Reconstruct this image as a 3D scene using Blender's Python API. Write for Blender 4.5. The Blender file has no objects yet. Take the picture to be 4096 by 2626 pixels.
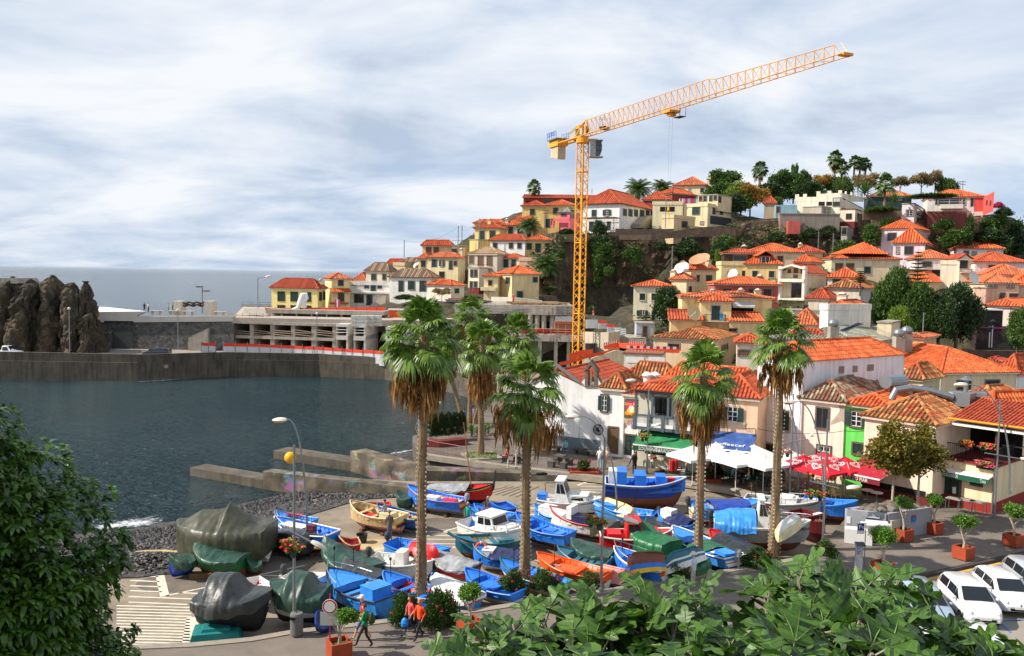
import bpy,bmesh,math,random
from math import sin,cos,pi,radians,sqrt,atan2,tan
from mathutils import Vector,Matrix,noise
from mathutils.geometry import tessellate_polygon
rg=range
en=enumerate
def Zz(z):return Vector((0,0,z))
random.seed(7)
R=random.Random(11)
SC=bpy.context.scene
COL=SC.collection
def V(*a):return Vector(a if len(a)>1 else a[0])
OB=bpy.data.objects
TNO,TMA,TGE='ShaderNodeTexNoise','ShaderNodeMapping','ShaderNodeNewGeometry'
RG,RR=R.gauss,R.random
IW,IH,FPX=4096,2626,3410
CAMP=Zz(15.5)
PITCH,ROLL=math.atan((1313-1098)/FPX),radians(1)
_F=V(0,cos(PITCH),-sin(PITCH))
_U0=V(0,sin(PITCH),cos(PITCH))
_R0=V(1,0,0)
_R=_R0*cos(ROLL)+_U0*sin(ROLL)
_U=-_R0*sin(ROLL)+_U0*cos(ROLL)
cam=bpy.data.cameras.new('camera')
co=OB.new('camera',cam)
COL.objects.link(co)
co.matrix_world=Matrix(((_R.x,_U.x,-_F.x,CAMP.x),(_R.y,_U.y,-_F.y,CAMP.y),(_R.z,_U.z,-_F.z,CAMP.z),(0,0,0,1)))
cam.sensor_width=36
cam.lens=FPX/IW*36
cam.clip_start=.5
cam.clip_end=90000
SC.camera=co
SUN_AZ=V(-.985,-.1,0).normalized()
SUN_EL=radians(42)
world=bpy.data.worlds.new("World")
SC.world=world
world.use_nodes=1
nt=world.node_tree
nt.nodes.clear()
def N(TR,typ,**kw):
 n=TR.nodes.new(typ)
 for a,b in kw.items():
  setattr(n,a,b)
 return n
def iv(n,k,v):n.inputs[k].default_value=v
RU=R.uniform
def lk(TR,a,b):
 TR.links.new(a,b)
def MM(TR,op,a,b=None,clamp=0):
 n=N(TR,'ShaderNodeMath',operation=op,use_clamp=clamp)
 for i,q in en((a,b)):
  if q is None:
   continue
  if isinstance(q,(int,float)):
   n.inputs[i].default_value=q
  else:
   lk(TR,q,n.inputs[i])
 return n.outputs[0]
def RM(TR,fac,stops):
 n=N(TR,'ShaderNodeValToRGB')
 while len(n.color_ramp.elements)<len(stops):
  n.color_ramp.elements.new(.5)
 for e,(p,c)in zip(n.color_ramp.elements,stops):
  e.position=p;e.color=(c[0],c[1],c[2],1)
 lk(TR,fac,n.inputs[0]);return n.outputs[0]
def MIX(TR,fac,a,b,blend='MIX'):
 n=N(TR,'ShaderNodeMix',data_type='RGBA',blend_type=blend)
 for s,q in((0,fac),(6,a),(7,b)):
  if isinstance(q,(int,float)):
   n.inputs[s].default_value=q
  elif isinstance(q,tuple):
   n.inputs[s].default_value=(q[0],q[1],q[2],1)
  else:
   lk(TR,q,n.inputs[s])
 return n.outputs[2]
def make_world():
 sky=N(nt,'ShaderNodeTexSky',sky_type='NISHITA',sun_disc=0);sky.sun_elevation=SUN_EL;sky.sun_rotation=math.atan2(SUN_AZ.x,SUN_AZ.y);sky.air_density=1;sky.dust_density=.6;tc=N(nt,'ShaderNodeTexCoord');sep=N(nt,'ShaderNodeSeparateXYZ');lk(nt,tc.outputs['Generated'],sep.inputs[0]);x,y,z=sep.outputs;zz=MM(nt,'ADD',MM(nt,'MAXIMUM',z,0),.2);comb=N(nt,'ShaderNodeCombineXYZ');lk(nt,MM(nt,'DIVIDE',x,zz),comb.inputs[0]);lk(nt,MM(nt,'DIVIDE',y,zz),comb.inputs[1]);mp=N(nt,TMA);iv(mp,'Rotation',(0,0,radians(-24)));iv(mp,'Scale',(1.15,1.5,1));iv(mp,'Location',(5.1,1.7,0));lk(nt,comb.outputs[0],mp.inputs[0]);n1=N(nt,TNO);iv(n1,'Scale',1);iv(n1,'Detail',7);iv(n1,'Roughness',.56);iv(n1,'Distortion',.35);lk(nt,mp.outputs[0],n1.inputs['Vector']);n2=N(nt,TNO);iv(n2,'Scale',.6);iv(n2,'Detail',4);iv(n2,'Roughness',.5);lk(nt,mp.outputs[0],n2.inputs['Vector']);m=MM(nt,'ADD',MM(nt,'MULTIPLY',n1.outputs[0],.62),MM(nt,'MULTIPLY',n2.outputs[0],.42));bias=MM(nt,'ADD',MM(nt,'MULTIPLY',x,-.1),MM(nt,'MULTIPLY',MM(nt,'SUBTRACT',MM(nt,'MINIMUM',z,.2),.085),.95));m=MM(nt,'ADD',m,bias);cover=RM(nt,m,[(.33,(.15,.15,.15)),(.47,(.7,.7,.7)),(.6,(1,1,1))]);fill_cut=RM(nt,z,[(.45,(1,1,1)),(.8,(.35,.35,.35))]);cover=MM(nt,'MULTIPLY',cover,fill_cut);ccol=RM(nt,n1.outputs[0],[(.34,(.4,.47,.58)),(.47,(.56,.625,.72)),(.62,(.74,.765,.8))]);nish=MIX(nt,1,sky.outputs[0],(.072,.08,.094),'MULTIPLY');low=RM(nt,z,[(0,(.3,.44,.66)),(.04,(.26,.41,.66)),(.13,(.42,.55,.76)),(.32,(.43,.555,.74)),(.6,(.12,.19,.34))]);clear=MIX(nt,.75,nish,low);c=MIX(nt,cover,clear,ccol);bg=N(nt,'ShaderNodeBackground');iv(bg,'Strength',1);lk(nt,c,bg.inputs[0]);out=N(nt,'ShaderNodeOutputWorld');lk(nt,bg.outputs[0],out.inputs[0])  # cloud cover thinned and sky darkened above the view to cut ambient fill
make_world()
sl=bpy.data.lights.new('sun','SUN')
sl.energy=5
sl.angle=radians(.6)
sl.color=(1,.93,.82)
so=OB.new('sun',sl)
COL.objects.link(so)
_s=SUN_AZ*cos(SUN_EL)+Zz(sin(SUN_EL))
so.rotation_euler=_s.to_track_quat('Z','Y').to_euler()
SC.view_settings.view_transform='Standard'
SC.view_settings.look='None'
SC.view_settings.exposure=.32
SC.view_settings.gamma=1
SC.cycles.max_bounces=5
SC.cycles.transparent_max_bounces=8
SC.cycles.use_denoising=1
CROPS=dict(A=(0,1000,900/2310),B=(800,1000,900/2310),C=(1600,850,900/2310),E=(2050,680,900/2310),F=(2500,900,800/2311),G=(3200,900,896/2300),H=(2650,550,850/2309),I=(3246,550,850/2309),J=(2150,1350,800/2311),K=(2900,1350,600/2310),L=(3400,1300,696/2310),M=(3400,1650,696/2310),N=(1400,1750,750/2310),O=(2050,1850,750/2310),P=(2600,1800,750/2310),Q=(500,1900,800/2311),R=(1000,2150,900/2402),S=(3300,2000,796/1958),T=(0,1600,900/1351),U=(1700,2150,1800/2402),V=(2150,150,1300/2402),W=(2150,450,600/2402),X=(1500,1150,800/1760),Y=(2450,1700,800/2402),D=(0,0,4096/2402),Z=(0,0,1))
def px(c,x,y):
 a=CROPS[c];return(a[0]+x*a[2],a[1]+y*a[2])
def ray(c,x,y):
 u,v=px(c,x,y);return _F+_R*((u-IW/2)/FPX)-_U*((v-IH/2)/FPX)
def gz(c,x,y,z=0):
 r=ray(c,x,y);return CAMP+r*((z-CAMP.z)/r.z)
def dp(c,x,y,d):
 r=ray(c,x,y);return CAMP+r*(d/r.y)
def mpp(c,d):
 return CROPS[c][2]*d/FPX
class Face:
 def __init__(s,o,h,n):
  s.o,s.h,s.n=V(o),V(h).normalized(),V(n).normalized()
 def hit(s,c,x,y):
  r=ray(c,x,y);t=(s.o-CAMP).dot(s.n)/r.dot(s.n);p=CAMP+r*t;return(p-s.o).dot(s.h),p.z
 def at(s,a,z,out=0):
  p=s.o+s.h*a+s.n*out;return V(p.x,p.y,z)
def tag(o,la=None,cat=None,gr=None,kind=None):
 if la:o['label']=la
 if cat:o['category']=cat
 if gr:o['group']=gr
 if kind:o['kind']=kind
 return o
def EY(name,loc,la,cat,gr=None,rz=0):
 o=OB.new(name,None);COL.objects.link(o);o.location=loc;o.rotation_euler=(0,0,rz);o.empty_display_size=.3;return tag(o,la,cat,gr)
def setting(o):o['kind']='structure';return o
def kids(o):
 return[q for q in list(o.children)]
def dup(o,loc=None,rz=None,scale=None,la=None,gr=None,PA=None):
 c=o.copy();COL.objects.link(c)
 if PA:c.parent=PA
 if loc is not None:c.location=loc
 if rz is not None:c.rotation_euler=(c.rotation_euler[0],c.rotation_euler[1],rz)
 if scale is not None:c.scale=scale if hasattr(scale,'__len__')else(scale,)*3
 if la:c['label']=la
 if gr:c['group']=gr
 for q in kids(o):
  dup(q,PA=c)
 return c
class MB:
 def __init__(s,*mats):
  s.v,s.f,s.m,s.mats=[],[],[],[]
  for m in mats:s.mats+=m if isinstance(m,list)else[m]
  s.M=None;s.SM=0
 def mi(s,m):
  if m is None:return 0
  if isinstance(m,int):return m
  if m not in s.mats:s.mats.append(m)
  return s.mats.index(m)
 def FA(s,PT,m=None):
  b=len(s.v)
  for p in PT:
   p=V(p);s.v.append(tuple(s.M@p if s.M else p))
  s.f.append(tuple(rg(b,b+len(PT))));s.m.append(s.mi(m))
 def gd(s,rw,m=None,close=0,mf=None):
  b=len(s.v);n=len(rw[0])
  for r in rw:
   for p in r:
    p=V(p);s.v.append(tuple(s.M@p if s.M else p))
  k=s.mi(m)
  for i in rg(len(rw)-1):
   for j in rg(n if close else n-1):
    j2=(j+1)%n;s.f.append((b+i*n+j,b+i*n+j2,b+(i+1)*n+j2,b+(i+1)*n+j));s.m.append(s.mi(mf(i,j))if mf else k)
 def box(s,c,sz,m=None,rz=0,h=None):
  c=V(c)
  if h is None:h=V(cos(rz),sin(rz),0)
  h=V(h).normalized();g=V(-h.y,h.x,0);k=Zz(1);a,b,d=h*sz[0]/2,g*sz[1]/2,k*sz[2]/2;p=[c+a*i+b*j+d*q for q in(-1,1)for i,j in((-1,-1),(1,-1),(1,1),(-1,1))];o=len(s.v)
  for q in p:
   s.v.append(tuple(s.M@q if s.M else q))
  k=s.mi(m)
  for fc in((3,2,1,0),(4,5,6,7),(0,1,5,4),(1,2,6,5),(2,3,7,6),(3,0,4,7)):
   s.f.append(tuple(o+i for i in fc));s.m.append(k)
 def TU(s,PT,r,m=None,n=6,cap=1):
  PT=[V(p)for p in PT]
  if not hasattr(r,'__len__'):r=[r]*len(PT)
  rw=[];prev=None
  for i,p in en(PT):
   t=(PT[min(i+1,len(PT)-1)]-PT[max(i-1,0)])
   if t.length<1e-9:t=Zz(1)
   t.normalize()
   if prev is None:
    a=V(1,0,0)if abs(t.x)<.8 else V(0,1,0)
   else:
    a=prev
   a=(a-t*a.dot(t))
   if a.length<1e-6:a=t.orthogonal()
   a.normalize();prev=a;b=t.cross(a);rw.append([p+(a*cos(2*pi*j/n)+b*sin(2*pi*j/n))*r[i]for j in rg(n)])
  s.gd(rw,m,close=1)
  if cap:
   s.FA(list(reversed(rw[0])),m);s.FA(rw[-1],m)
 def cyl(s,c,r,h,m=None,n=12,r2=None):
  c=V(c);s.TU([c,c+Zz(h)],[r,r if r2 is None else r2],m,n)
 def lt(s,c,prof,m=None,n=12):
  c=V(c);s.gd([[c+V(r*cos(2*pi*j/n),r*sin(2*pi*j/n),z)for j in rg(n)]for r,z in prof],m,close=1)
 def BL(s,c,r,m=None,n=8,k=6):
  c=V(c);r=r if hasattr(r,'__len__')else(r,r,r);rw=[]
  for i in rg(k+1):
   a=-pi/2+pi*i/k;q=max(cos(a),.02);rw.append([c+V(r[0]*q*cos(2*pi*j/n),r[1]*q*sin(2*pi*j/n),r[2]*sin(a))for j in rg(n)])
  s.gd(rw,m,close=1)
 def PR(s,PT,z0,z1,m=None,side=None):
  PT=[V(p[0],p[1],0)for p in PT]
  if sum(PT[i].x*PT[(i+1)%len(PT)].y-PT[(i+1)%len(PT)].x*PT[i].y for i in rg(len(PT)))<0:
   PT.reverse()
  b=len(s.v);n=len(PT)
  for z in(z0,z1):
   for p in PT:s.v.append((p.x,p.y,z))
  for t in tessellate_polygon([PT]):
   a,c,d=t;pa,pc,pd=PT[a],PT[c],PT[d]
   if(pc-pa).cross(pd-pa).z<0:c,d=d,c
   s.f.append((b+n+a,b+n+c,b+n+d));s.m.append(s.mi(m))
  for i in rg(n):
   j=(i+1)%n;s.f.append((b+i,b+j,b+n+j,b+n+i));s.m.append(s.mi(side if side is not None else m))
 def sb(s,FA,PT,t0,t1,m=None,side=None):
  P2=[V(p[0],p[1],0)for p in PT]
  if sum(P2[i].x*P2[(i+1)%len(P2)].y-P2[(i+1)%len(P2)].x*P2[i].y for i in rg(len(P2)))<0:
   P2.reverse()
  n=len(P2);b=len(s.v)
  for t in(t0,t1):
   for p in P2:s.v.append(tuple(FA.at(p.x,p.y,t)))
  fq=FA.h.cross(Zz(1)).dot(FA.n)<0
  def ad(q,m):
   s.f.append(tuple(reversed(q))if fq else tuple(q));s.m.append(s.mi(m))
  for t in tessellate_polygon([P2]):
   a,c,d=t
   if(P2[c]-P2[a]).cross(P2[d]-P2[a]).z<0:c,d=d,c
   ad((b+n+a,b+n+c,b+n+d),m);ad((b+d,b+c,b+a),m)
  for i in rg(n):
   j=(i+1)%n;ad((b+i,b+j,b+n+j,b+n+i),side if side is not None else m)
 def bd(s,name,PA=None,mat=None,SM=0,keep=0):
  me=bpy.data.meshes.new(name);me.from_pydata(s.v,[],s.f);ms=s.mats if s.mats else([mat]if mat else[])
  if mat and mat not in ms:ms=[mat]+ms if not s.mats else ms
  for m in ms:me.materials.append(m)
  if len(ms)>1:
   me.polygons.foreach_set('material_index',s.m)
  if SM or s.SM:
   me.polygons.foreach_set('use_smooth',[1]*len(me.polygons))
  me.update();o=OB.new(name,me);COL.objects.link(o)
  if PA:
   o.parent=PA
   if not keep:
    bpy_m=Matrix.Translation(parent_loc(PA))@Matrix.Rotation(parent_rz(PA),4,'Z');o.matrix_parent_inverse=Matrix();me.transform(bpy_m.inverted())
  return o
def parent_loc(p):
 l=V(p.location);q=p.parent
 while q:
  l=V(q.location)+Matrix.Rotation(q.rotation_euler[2],3,'Z')@l;q=q.parent
 return l
def parent_rz(p):
 a=p.rotation_euler[2];q=p.parent
 while q:
  a+=q.rotation_euler[2];q=q.parent
 return a
def S(r,g,b):
 f=lambda c:(c/12.92 if c<=.04045 else((c+.055)/1.055)**2.4);return(f(r/255),f(g/255),f(b/255))
MATS={}
def mat(name,col,rough=.7,var=.12,scale=1.5,bump=0,bscale=20,metal=0,spec=.4,stain=0,col2=None,detail=4,emit=None,alpha=None,trans=0,coat=0):
 if name in MATS:return MATS[name]
 m=bpy.data.materials.new(name);m.use_nodes=1;t=m.node_tree;b=t.nodes['Principled BSDF'];iv(b,'Roughness',rough);iv(b,'Metallic',metal);iv(b,'Specular IOR Level',spec)
 if coat:iv(b,'Coat Weight',coat)
 tc=N(t,'ShaderNodeTexCoord');geo=N(t,TGE);vec=geo.outputs['Position'];c=(col[0],col[1],col[2])
 if var or col2:
  n=N(t,TNO);iv(n,'Scale',scale);iv(n,'Detail',detail);iv(n,'Roughness',.65);lk(t,vec,n.inputs['Vector']);a=tuple(x*(1-var)for x in c);d=tuple(min(1,x*(1+var))for x in(col2 or c));o=RM(t,n.outputs[0],[(.34,a),(.66,d)])
  if stain:
   mp=N(t,TMA);iv(mp,'Scale',(2.2,2.2,.22));lk(t,vec,mp.inputs[0]);n2=N(t,TNO);iv(n2,'Scale',1);iv(n2,'Detail',5);lk(t,mp.outputs[0],n2.inputs['Vector']);k=RM(t,n2.outputs[0],[(.45,(1,1,1)),(.75,(1-stain,1-stain*1.05,1-stain*1.15))]);o=MIX(t,1,o,k,'MULTIPLY')
  lk(t,o,b.inputs['Base Color'])
 else:
  iv(b,'Base Color',(*c,1))
 if bump:
  n3=N(t,TNO);iv(n3,'Scale',bscale);iv(n3,'Detail',5);lk(t,vec,n3.inputs['Vector']);bp=N(t,'ShaderNodeBump');iv(bp,'Strength',bump);iv(bp,'Distance',.05);lk(t,n3.outputs[0],bp.inputs['Height']);lk(t,bp.outputs[0],b.inputs['Normal'])
 MATS[name]=m;return m
def wallm(r,g,b,st=.26):
 return mat('plaster_%d_%d_%d'%(r,g,b),S(r,g,b),.85,.07,.6,.15,9,stain=st)
def PN(r,g,b,rough=.45,var=.1):
 return mat('paint_%d_%d_%d_%d'%(r,g,b,int(rough*100)),S(r,g,b),rough,var,2.5,spec=.4)
def lf(name,r,g,b,r2,g2,b2,rough=.45,scale=3,trans=.25):
 if name in MATS:return MATS[name]
 m=bpy.data.materials.new(name);m.use_nodes=1;t=m.node_tree;p=t.nodes['Principled BSDF'];iv(p,'Roughness',rough);iv(p,'Specular IOR Level',.45);geo=N(t,TGE);n=N(t,TNO);iv(n,'Scale',scale);iv(n,'Detail',2);lk(t,geo.outputs['Position'],n.inputs['Vector']);f=MM(t,'ADD',MM(t,'MULTIPLY',n.outputs[0],.7),MM(t,'MULTIPLY',geo.outputs['Random Per Island'],.5));c=RM(t,f,[(.3,S(r,g,b)),(.8,S(r2,g2,b2))]);lk(t,c,p.inputs['Base Color']);tr=N(t,'ShaderNodeBsdfTranslucent');lk(t,MIX(t,1,c,(1.3,1.5,.6),'MULTIPLY'),tr.inputs[0]);mx=N(t,'ShaderNodeMixShader');mx.inputs[0].default_value=trans;lk(t,p.outputs[0],mx.inputs[1]);lk(t,tr.outputs[0],mx.inputs[2]);lk(t,mx.outputs[0],t.nodes['Material Output'].inputs[0]);MATS[name]=m;return m
MG=mat('dark_window_glass',(.015,.02,.022),.12,0,spec=.6)
MU=mat('green_shutter_paint',S(38,62,58),.55,.15,3)
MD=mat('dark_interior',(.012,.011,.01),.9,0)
MT=mat('grey_window_stone',S(122,112,104),.85,.15,4)
MR=mat('brown_stone',S(98,86,76),.85,.15,4)
ML=mat('pale_window_trim',S(205,190,170),.8,.1,3)
MW=mat('white_paint',S(232,230,226),.5,.05,2)
MQ=mat('brown_wood',S(105,78,55),.7,.2,6)
MI=mat('dark_iron',S(45,46,48),.5,.1,5,metal=.4)
MS=mat('galvanised_steel',S(150,156,160),.42,.08,4,metal=.75)
MC=mat('raw_concrete',S(164,156,144),.9,.16,.9,.3,12,stain=.3)
MX=mat('weathered_concrete',S(98,90,79),.92,.25,.5,.5,6,stain=.5,detail=7)
ZW,ZY=-1.5,-.5
def water_mat():
 m=bpy.data.materials.new('sea_water');m.use_nodes=1;t=m.node_tree;b=t.nodes['Principled BSDF'];geo=N(t,TGE);iv(b,'Roughness',.07);iv(b,'IOR',1.33);iv(b,'Specular Tint',(.84,.92,1,1));hs=[]
 for sc,st,ro in(((1.1,2.1,1),.75,12),((.2,.42,1),.8,-18),((2.6,4.4,1),.34,5)):
  mp=N(t,TMA);iv(mp,'Scale',sc);iv(mp,'Rotation',(0,0,radians(ro)));lk(t,geo.outputs['Position'],mp.inputs[0]);n=N(t,TNO);iv(n,'Scale',1);iv(n,'Detail',2);iv(n,'Distortion',.6);lk(t,mp.outputs[0],n.inputs['Vector']);hs.append(MM(t,'MULTIPLY',n.outputs[0],st))
 h=MM(t,'ADD',MM(t,'ADD',hs[0],hs[1]),hs[2]);bp=N(t,'ShaderNodeBump');iv(bp,'Strength',1);iv(bp,'Distance',1.5);lk(t,h,bp.inputs['Height']);lk(t,bp.outputs[0],b.inputs['Normal']);n=N(t,TNO);iv(n,'Scale',.03);iv(n,'Detail',3);lk(t,geo.outputs['Position'],n.inputs['Vector']);lk(t,RM(t,n.outputs[0],[(.35,(.01,.034,.042)),(.65,(.022,.056,.064))]),b.inputs['Base Color']);return m
b=MB(water_mat())
b.FA([(-60000,-200,ZW),(60000,-200,ZW),(60000,60000,ZW),(-60000,60000,ZW)])
setting(b.bd('sea_water'))
M_PAVE=mat('dark_plaza_paving',S(104,95,86),.9,.16,.7,.3,14,stain=0,col2=S(116,106,96),detail=8)
M_YARD=mat('pale_yard_concrete',S(126,115,101),.92,.2,.35,.3,10,col2=S(144,131,113),detail=8)
M_ROAD=mat('worn_asphalt',S(150,141,130),.92,.12,.9,.3,16,detail=7)
M_PROM=mat('promenade_paving',S(122,112,102),.92,.12,.8,.3,16,detail=8)
M_KERB=mat('kerb_stone',S(150,140,126),.9,.15,1.5,.2)
M_LINE=mat('worn_white_line',S(215,206,186),.85,.18,2,detail=8)
M_YELL=mat('yellow_road_line',S(222,170,48),.85,.15,2)
M_BLUEL=mat('blue_parking_line',S(60,120,185),.85,.15,2)
M_PEB=mat('dark_beach_pebbles',S(48,45,45),.75,.75,3.4,1,6,col2=S(72,68,66),detail=9)
prom_edge=[gz('Z',x,y)for x,y in((-700,2640),(-100,2625),(550,2592),(773,2583),(1000,2562),(1169,2532),(1584,2483),(1798,2453),(1900,2446),(2400,2370),(2892,2290),(3006,2271),(3341,2211))]
hutL=gz('Z',3384,2176,ZY)
curb=[gz('Z',x,y)for x,y in((3400,2055),(3120,1995),(2900,1950),(2743,1927),(2417,1912),(2300,1897),(2050,1868),(1850,1840),(1708,1820),(1668,1800),(1650,1770))]
sea_edge=[gz('Z',x,y)for x,y in((1650,1745),(1827,1686),(1948,1641))]
kerb=[V(3,33,0),gz('Z',3609,2313),gz('Z',4096,2207),V(70,70,0)]
pl=prom_edge+[V(18.6,49.4,0)]+curb+sea_edge+[V(-3,122,0),V(70,122,0)]+list(reversed(kerb))+[V(-4,26,0),V(-34,26,0)]
b=MB(M_PAVE,M_KERB,M_PROM)
b.PR([(p.x,p.y)for p in pl],-2.6,0,M_PAVE,MX)
setting(b.bd('plaza_pavement'))
fr=prom_edge+[V(18.6,49.4,0),V(21,52,0),V(34,52.2,0)]+list(reversed(kerb[:3]))+[V(-4,26,0),V(-34,26,0)]
b=MB(M_PROM)
b.PR([(p.x,p.y)for p in fr],-.02,.004,M_PROM)
setting(b.bd('promenade_pavement'))
def strip(PT,w,z,m,name=None,mb=None,side=0):
 q=mb or MB(m);rw=[]
 for i,p in en(PT):
  t=(V(PT[min(i+1,len(PT)-1)])-V(PT[max(i-1,0)]));t.z=0;t.normalize();n=V(-t.y,t.x,0);a,c=(-w/2,w/2)if side==0 else((0,w)if side>0 else(-w,0));rw.append([V(p[0],p[1],z)+n*a,V(p[0],p[1],z)+n*c])
 q.gd(rw,m)
 if mb is None:
  return setting(q.bd(name))
def wz(mb,PT,w,z0,z1,m,side=0):
 PT=[V(p[0],p[1],0)for p in PT];L,Rr=[],[]
 for i,p in en(PT):
  t=(PT[min(i+1,len(PT)-1)]-PT[max(i-1,0)]).normalized();n=V(-t.y,t.x,0);a,c=(-w/2,w/2)if side==0 else((0,w)if side>0 else(-w,0));L.append(p+n*a);Rr.append(p+n*c)
 za=z0 if hasattr(z0,'__len__')else[z0]*len(PT);zb=z1 if hasattr(z1,'__len__')else[z1]*len(PT);rw=[[V(L[i].x,L[i].y,za[i]),V(L[i].x,L[i].y,zb[i]),V(Rr[i].x,Rr[i].y,zb[i]),V(Rr[i].x,Rr[i].y,za[i])]for i in rg(len(PT))];mb.gd(rw,m,close=1);mb.FA(list(reversed(rw[0])),m);mb.FA(rw[-1],m)
b=MB(M_KERB)
wz(b,prom_edge[1:],.42,-.4,.05,M_KERB)
wz(b,curb[:-2],.55,-.4,.06,M_KERB)
setting(b.bd('kerb_edge'))
rp=kerb+[V(70,20,0),V(-4,20,0),V(-4,26,0)]
b=MB(M_ROAD)
b.PR([(p.x,p.y)for p in rp],-2.6,-.14,M_ROAD)
setting(b.bd('car_park_road'))
b=MB(mat('dark_kerb',S(70,64,60),.9,.2,3))
wz(b,[p+V(.06,-.1,0)for p in kerb],.3,-.3,.02,0)
setting(b.bd('dark_kerb'))
kd=(kerb[2]-kerb[1]).normalized()
kn=V(kd.y,-kd.x,0)
strip([p+kn*.45 for p in kerb],.16,-.132,M_YELL,'yellow_line_markings')
b=MB(M_BLUEL,M_LINE)
strip([gz('S',1700,1190,-.14),gz('S',1830,1310,-.14)],.12,-.132,M_BLUEL,mb=b)
strip([gz('S',1700,1195,-.14),gz('S',1958,1185,-.14)],.12,-.13,M_BLUEL,mb=b)
setting(b.bd('blue_bay_markings'))
beach_up=[gz('Z',x,y,ZY)for x,y in((1640,1985),(1400,1990),(1088,2094),(850,2190),(690,2270),(466,2276),(150,2290),(-300,2310))]
curb_low=[gz('Z',x,y,ZY)for x,y in((3400,2075),(3120,2014),(2900,1965),(2743,1946),(2417,1934),(2316,1931),(2147,1930),(1700,1929))]
yp=[V(p.x,p.y+.25,0)for p in curb_low]+beach_up+[V(-45,44,0),V(-45,33,0)]+[p+V(0,-.3,0)for p in prom_edge]+[V(18.8,49.5,0)]
b=MB(M_YARD)
b.PR([(p.x,p.y)for p in yp],-2.6,ZY,M_YARD)
setting(b.bd('boat_yard_ground'))
b=MB(M_YARD)
a0,a1=gz('Z',1585,1990,ZY),gz('Z',1700,1929,ZY)
c0,c1=V(-22,66.9,-2.6),V(-16.5,74.2,-2.6)
rw=[]
for i in rg(9):
 f=i/8;rw.append([a0.lerp(c0,f)+Zz(.004),a0.lerp(c0,f).lerp(a1.lerp(c1,f),.5)+Zz(.004),a1.lerp(c1,f)+Zz(.004)])
b.gd(rw)
setting(b.bd('slipway_ground'))
shore=[gz('Z',x,y,ZW)for x,y in((1560,1975),(1180,1962),(964,2014),(800,2060),(706,2084),(560,2104),(426,2126),(150,2150),(-300,2185))]
b=MB(M_PEB)
up=beach_up
rw=[]
for i in rg(19):
 f=i/18*8;k=min(7,int(f));g=f-k;s=shore[k].lerp(shore[k+1],g);fu=i/18*7;k2=min(6,int(fu));g2=fu-k2;u=up[k2].lerp(up[k2+1],g2);row=[]
 for j in rg(16):
  q=j/15*1.7-.12;p=u.lerp(s,q);zz=-.5+.05-max(q,0)*1.05;p=V(p.x+noise.noise(p*.8)*.5,p.y+noise.noise(p*.9+V(5,0,0))*.5,zz+noise.noise(p*1.7)*.1*(1 if j else 0));row.append(p)
 rw.append(row)
b.gd(rw)
setting(b.bd('pebble_beach',SM=1))
b=MB(mat('beach_stone_grey',S(74,70,68),.7,.25,1),mat('beach_stone_dark',S(38,36,38),.6,.25,1),mat('beach_stone_pale',S(118,111,104),.8,.2,1))
for i in rg(5200):
 f=RR()*7.99;k=int(f);fu=f/8*7;k2=int(fu);s=shore[k].lerp(shore[k+1],f-k);u=up[k2].lerp(up[k2+1],fu-k2);q=RR()**.8*.98-.1;p=u.lerp(s,q);r=RU(.05,.15)
 if q<0:r*=.8
 p.z=-.45-max(q,0)*1.05+r*.2;sx,sy,sz=r*RU(.8,1.5),r*RU(.8,1.3),r*RU(.5,.8);a=RR()*pi;m=R.choice((0,0,1,1,1,2))if q<.5 else R.choice((0,1,1,1));c,s_=cos(a),sin(a);top=p+Zz(sz);ring=[p+V(c*sx*e-s_*sy*g,s_*sx*e+c*sy*g,RU(-.2,.3)*sz)for e,g in((1,0),(.5,.9),(-.5,.9),(-1,0),(-.5,-.9),(.5,-.9))];rt=[q2.lerp(top,.62)+Zz(sz*.35)for q2 in ring]
 for j in rg(6):
  b.FA([ring[j],ring[(j+1)%6],rt[(j+1)%6],rt[j]],m)
 b.FA(rt,m)
tag(b.bd('beach_pebbles'),'dark rounded pebbles covering the small beach beside the boat yard','pebbles',kind='stuff')
hp=gz('Q',280,1010,ZY)
b=MB(MATS['beach_stone_grey'],MATS['beach_stone_dark'],MATS['beach_stone_pale'])
for i in rg(900):
 a,q=RR()*2*pi,sqrt(RR());p=hp+V(cos(a)*q*3.3,sin(a)*q*1.5,.38*(1-q*q));r=RU(.05,.11);b.BL(p,(r*1.3,r,r*.7),R.choice((0,1,1,2)),5,3)
tag(b.bd('shingle_heap'),'low heap of grey shingle spilled on the yard beside the beach','shingle heap',kind='stuff')
def foam_mat():
 m=bpy.data.materials.new('surf_foam');m.use_nodes=1;t=m.node_tree;p=t.nodes['Principled BSDF'];iv(p,'Base Color',(.8,.82,.84,1));iv(p,'Roughness',.8);geo=N(t,TGE);n=N(t,TNO);iv(n,'Scale',1.6);iv(n,'Detail',8);iv(n,'Roughness',.7);iv(n,'Distortion',1);lk(t,geo.outputs['Position'],n.inputs['Vector']);at=N(t,'ShaderNodeAttribute',attribute_name='edge');f=MM(t,'ADD',n.outputs[0],MM(t,'MULTIPLY',at.outputs['Fac'],.42));lk(t,RM(t,f,[(.74,(0,0,0)),(.98,(.9,.9,.9))]),p.inputs['Alpha']);return m
M_FOAM=foam_mat()
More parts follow.
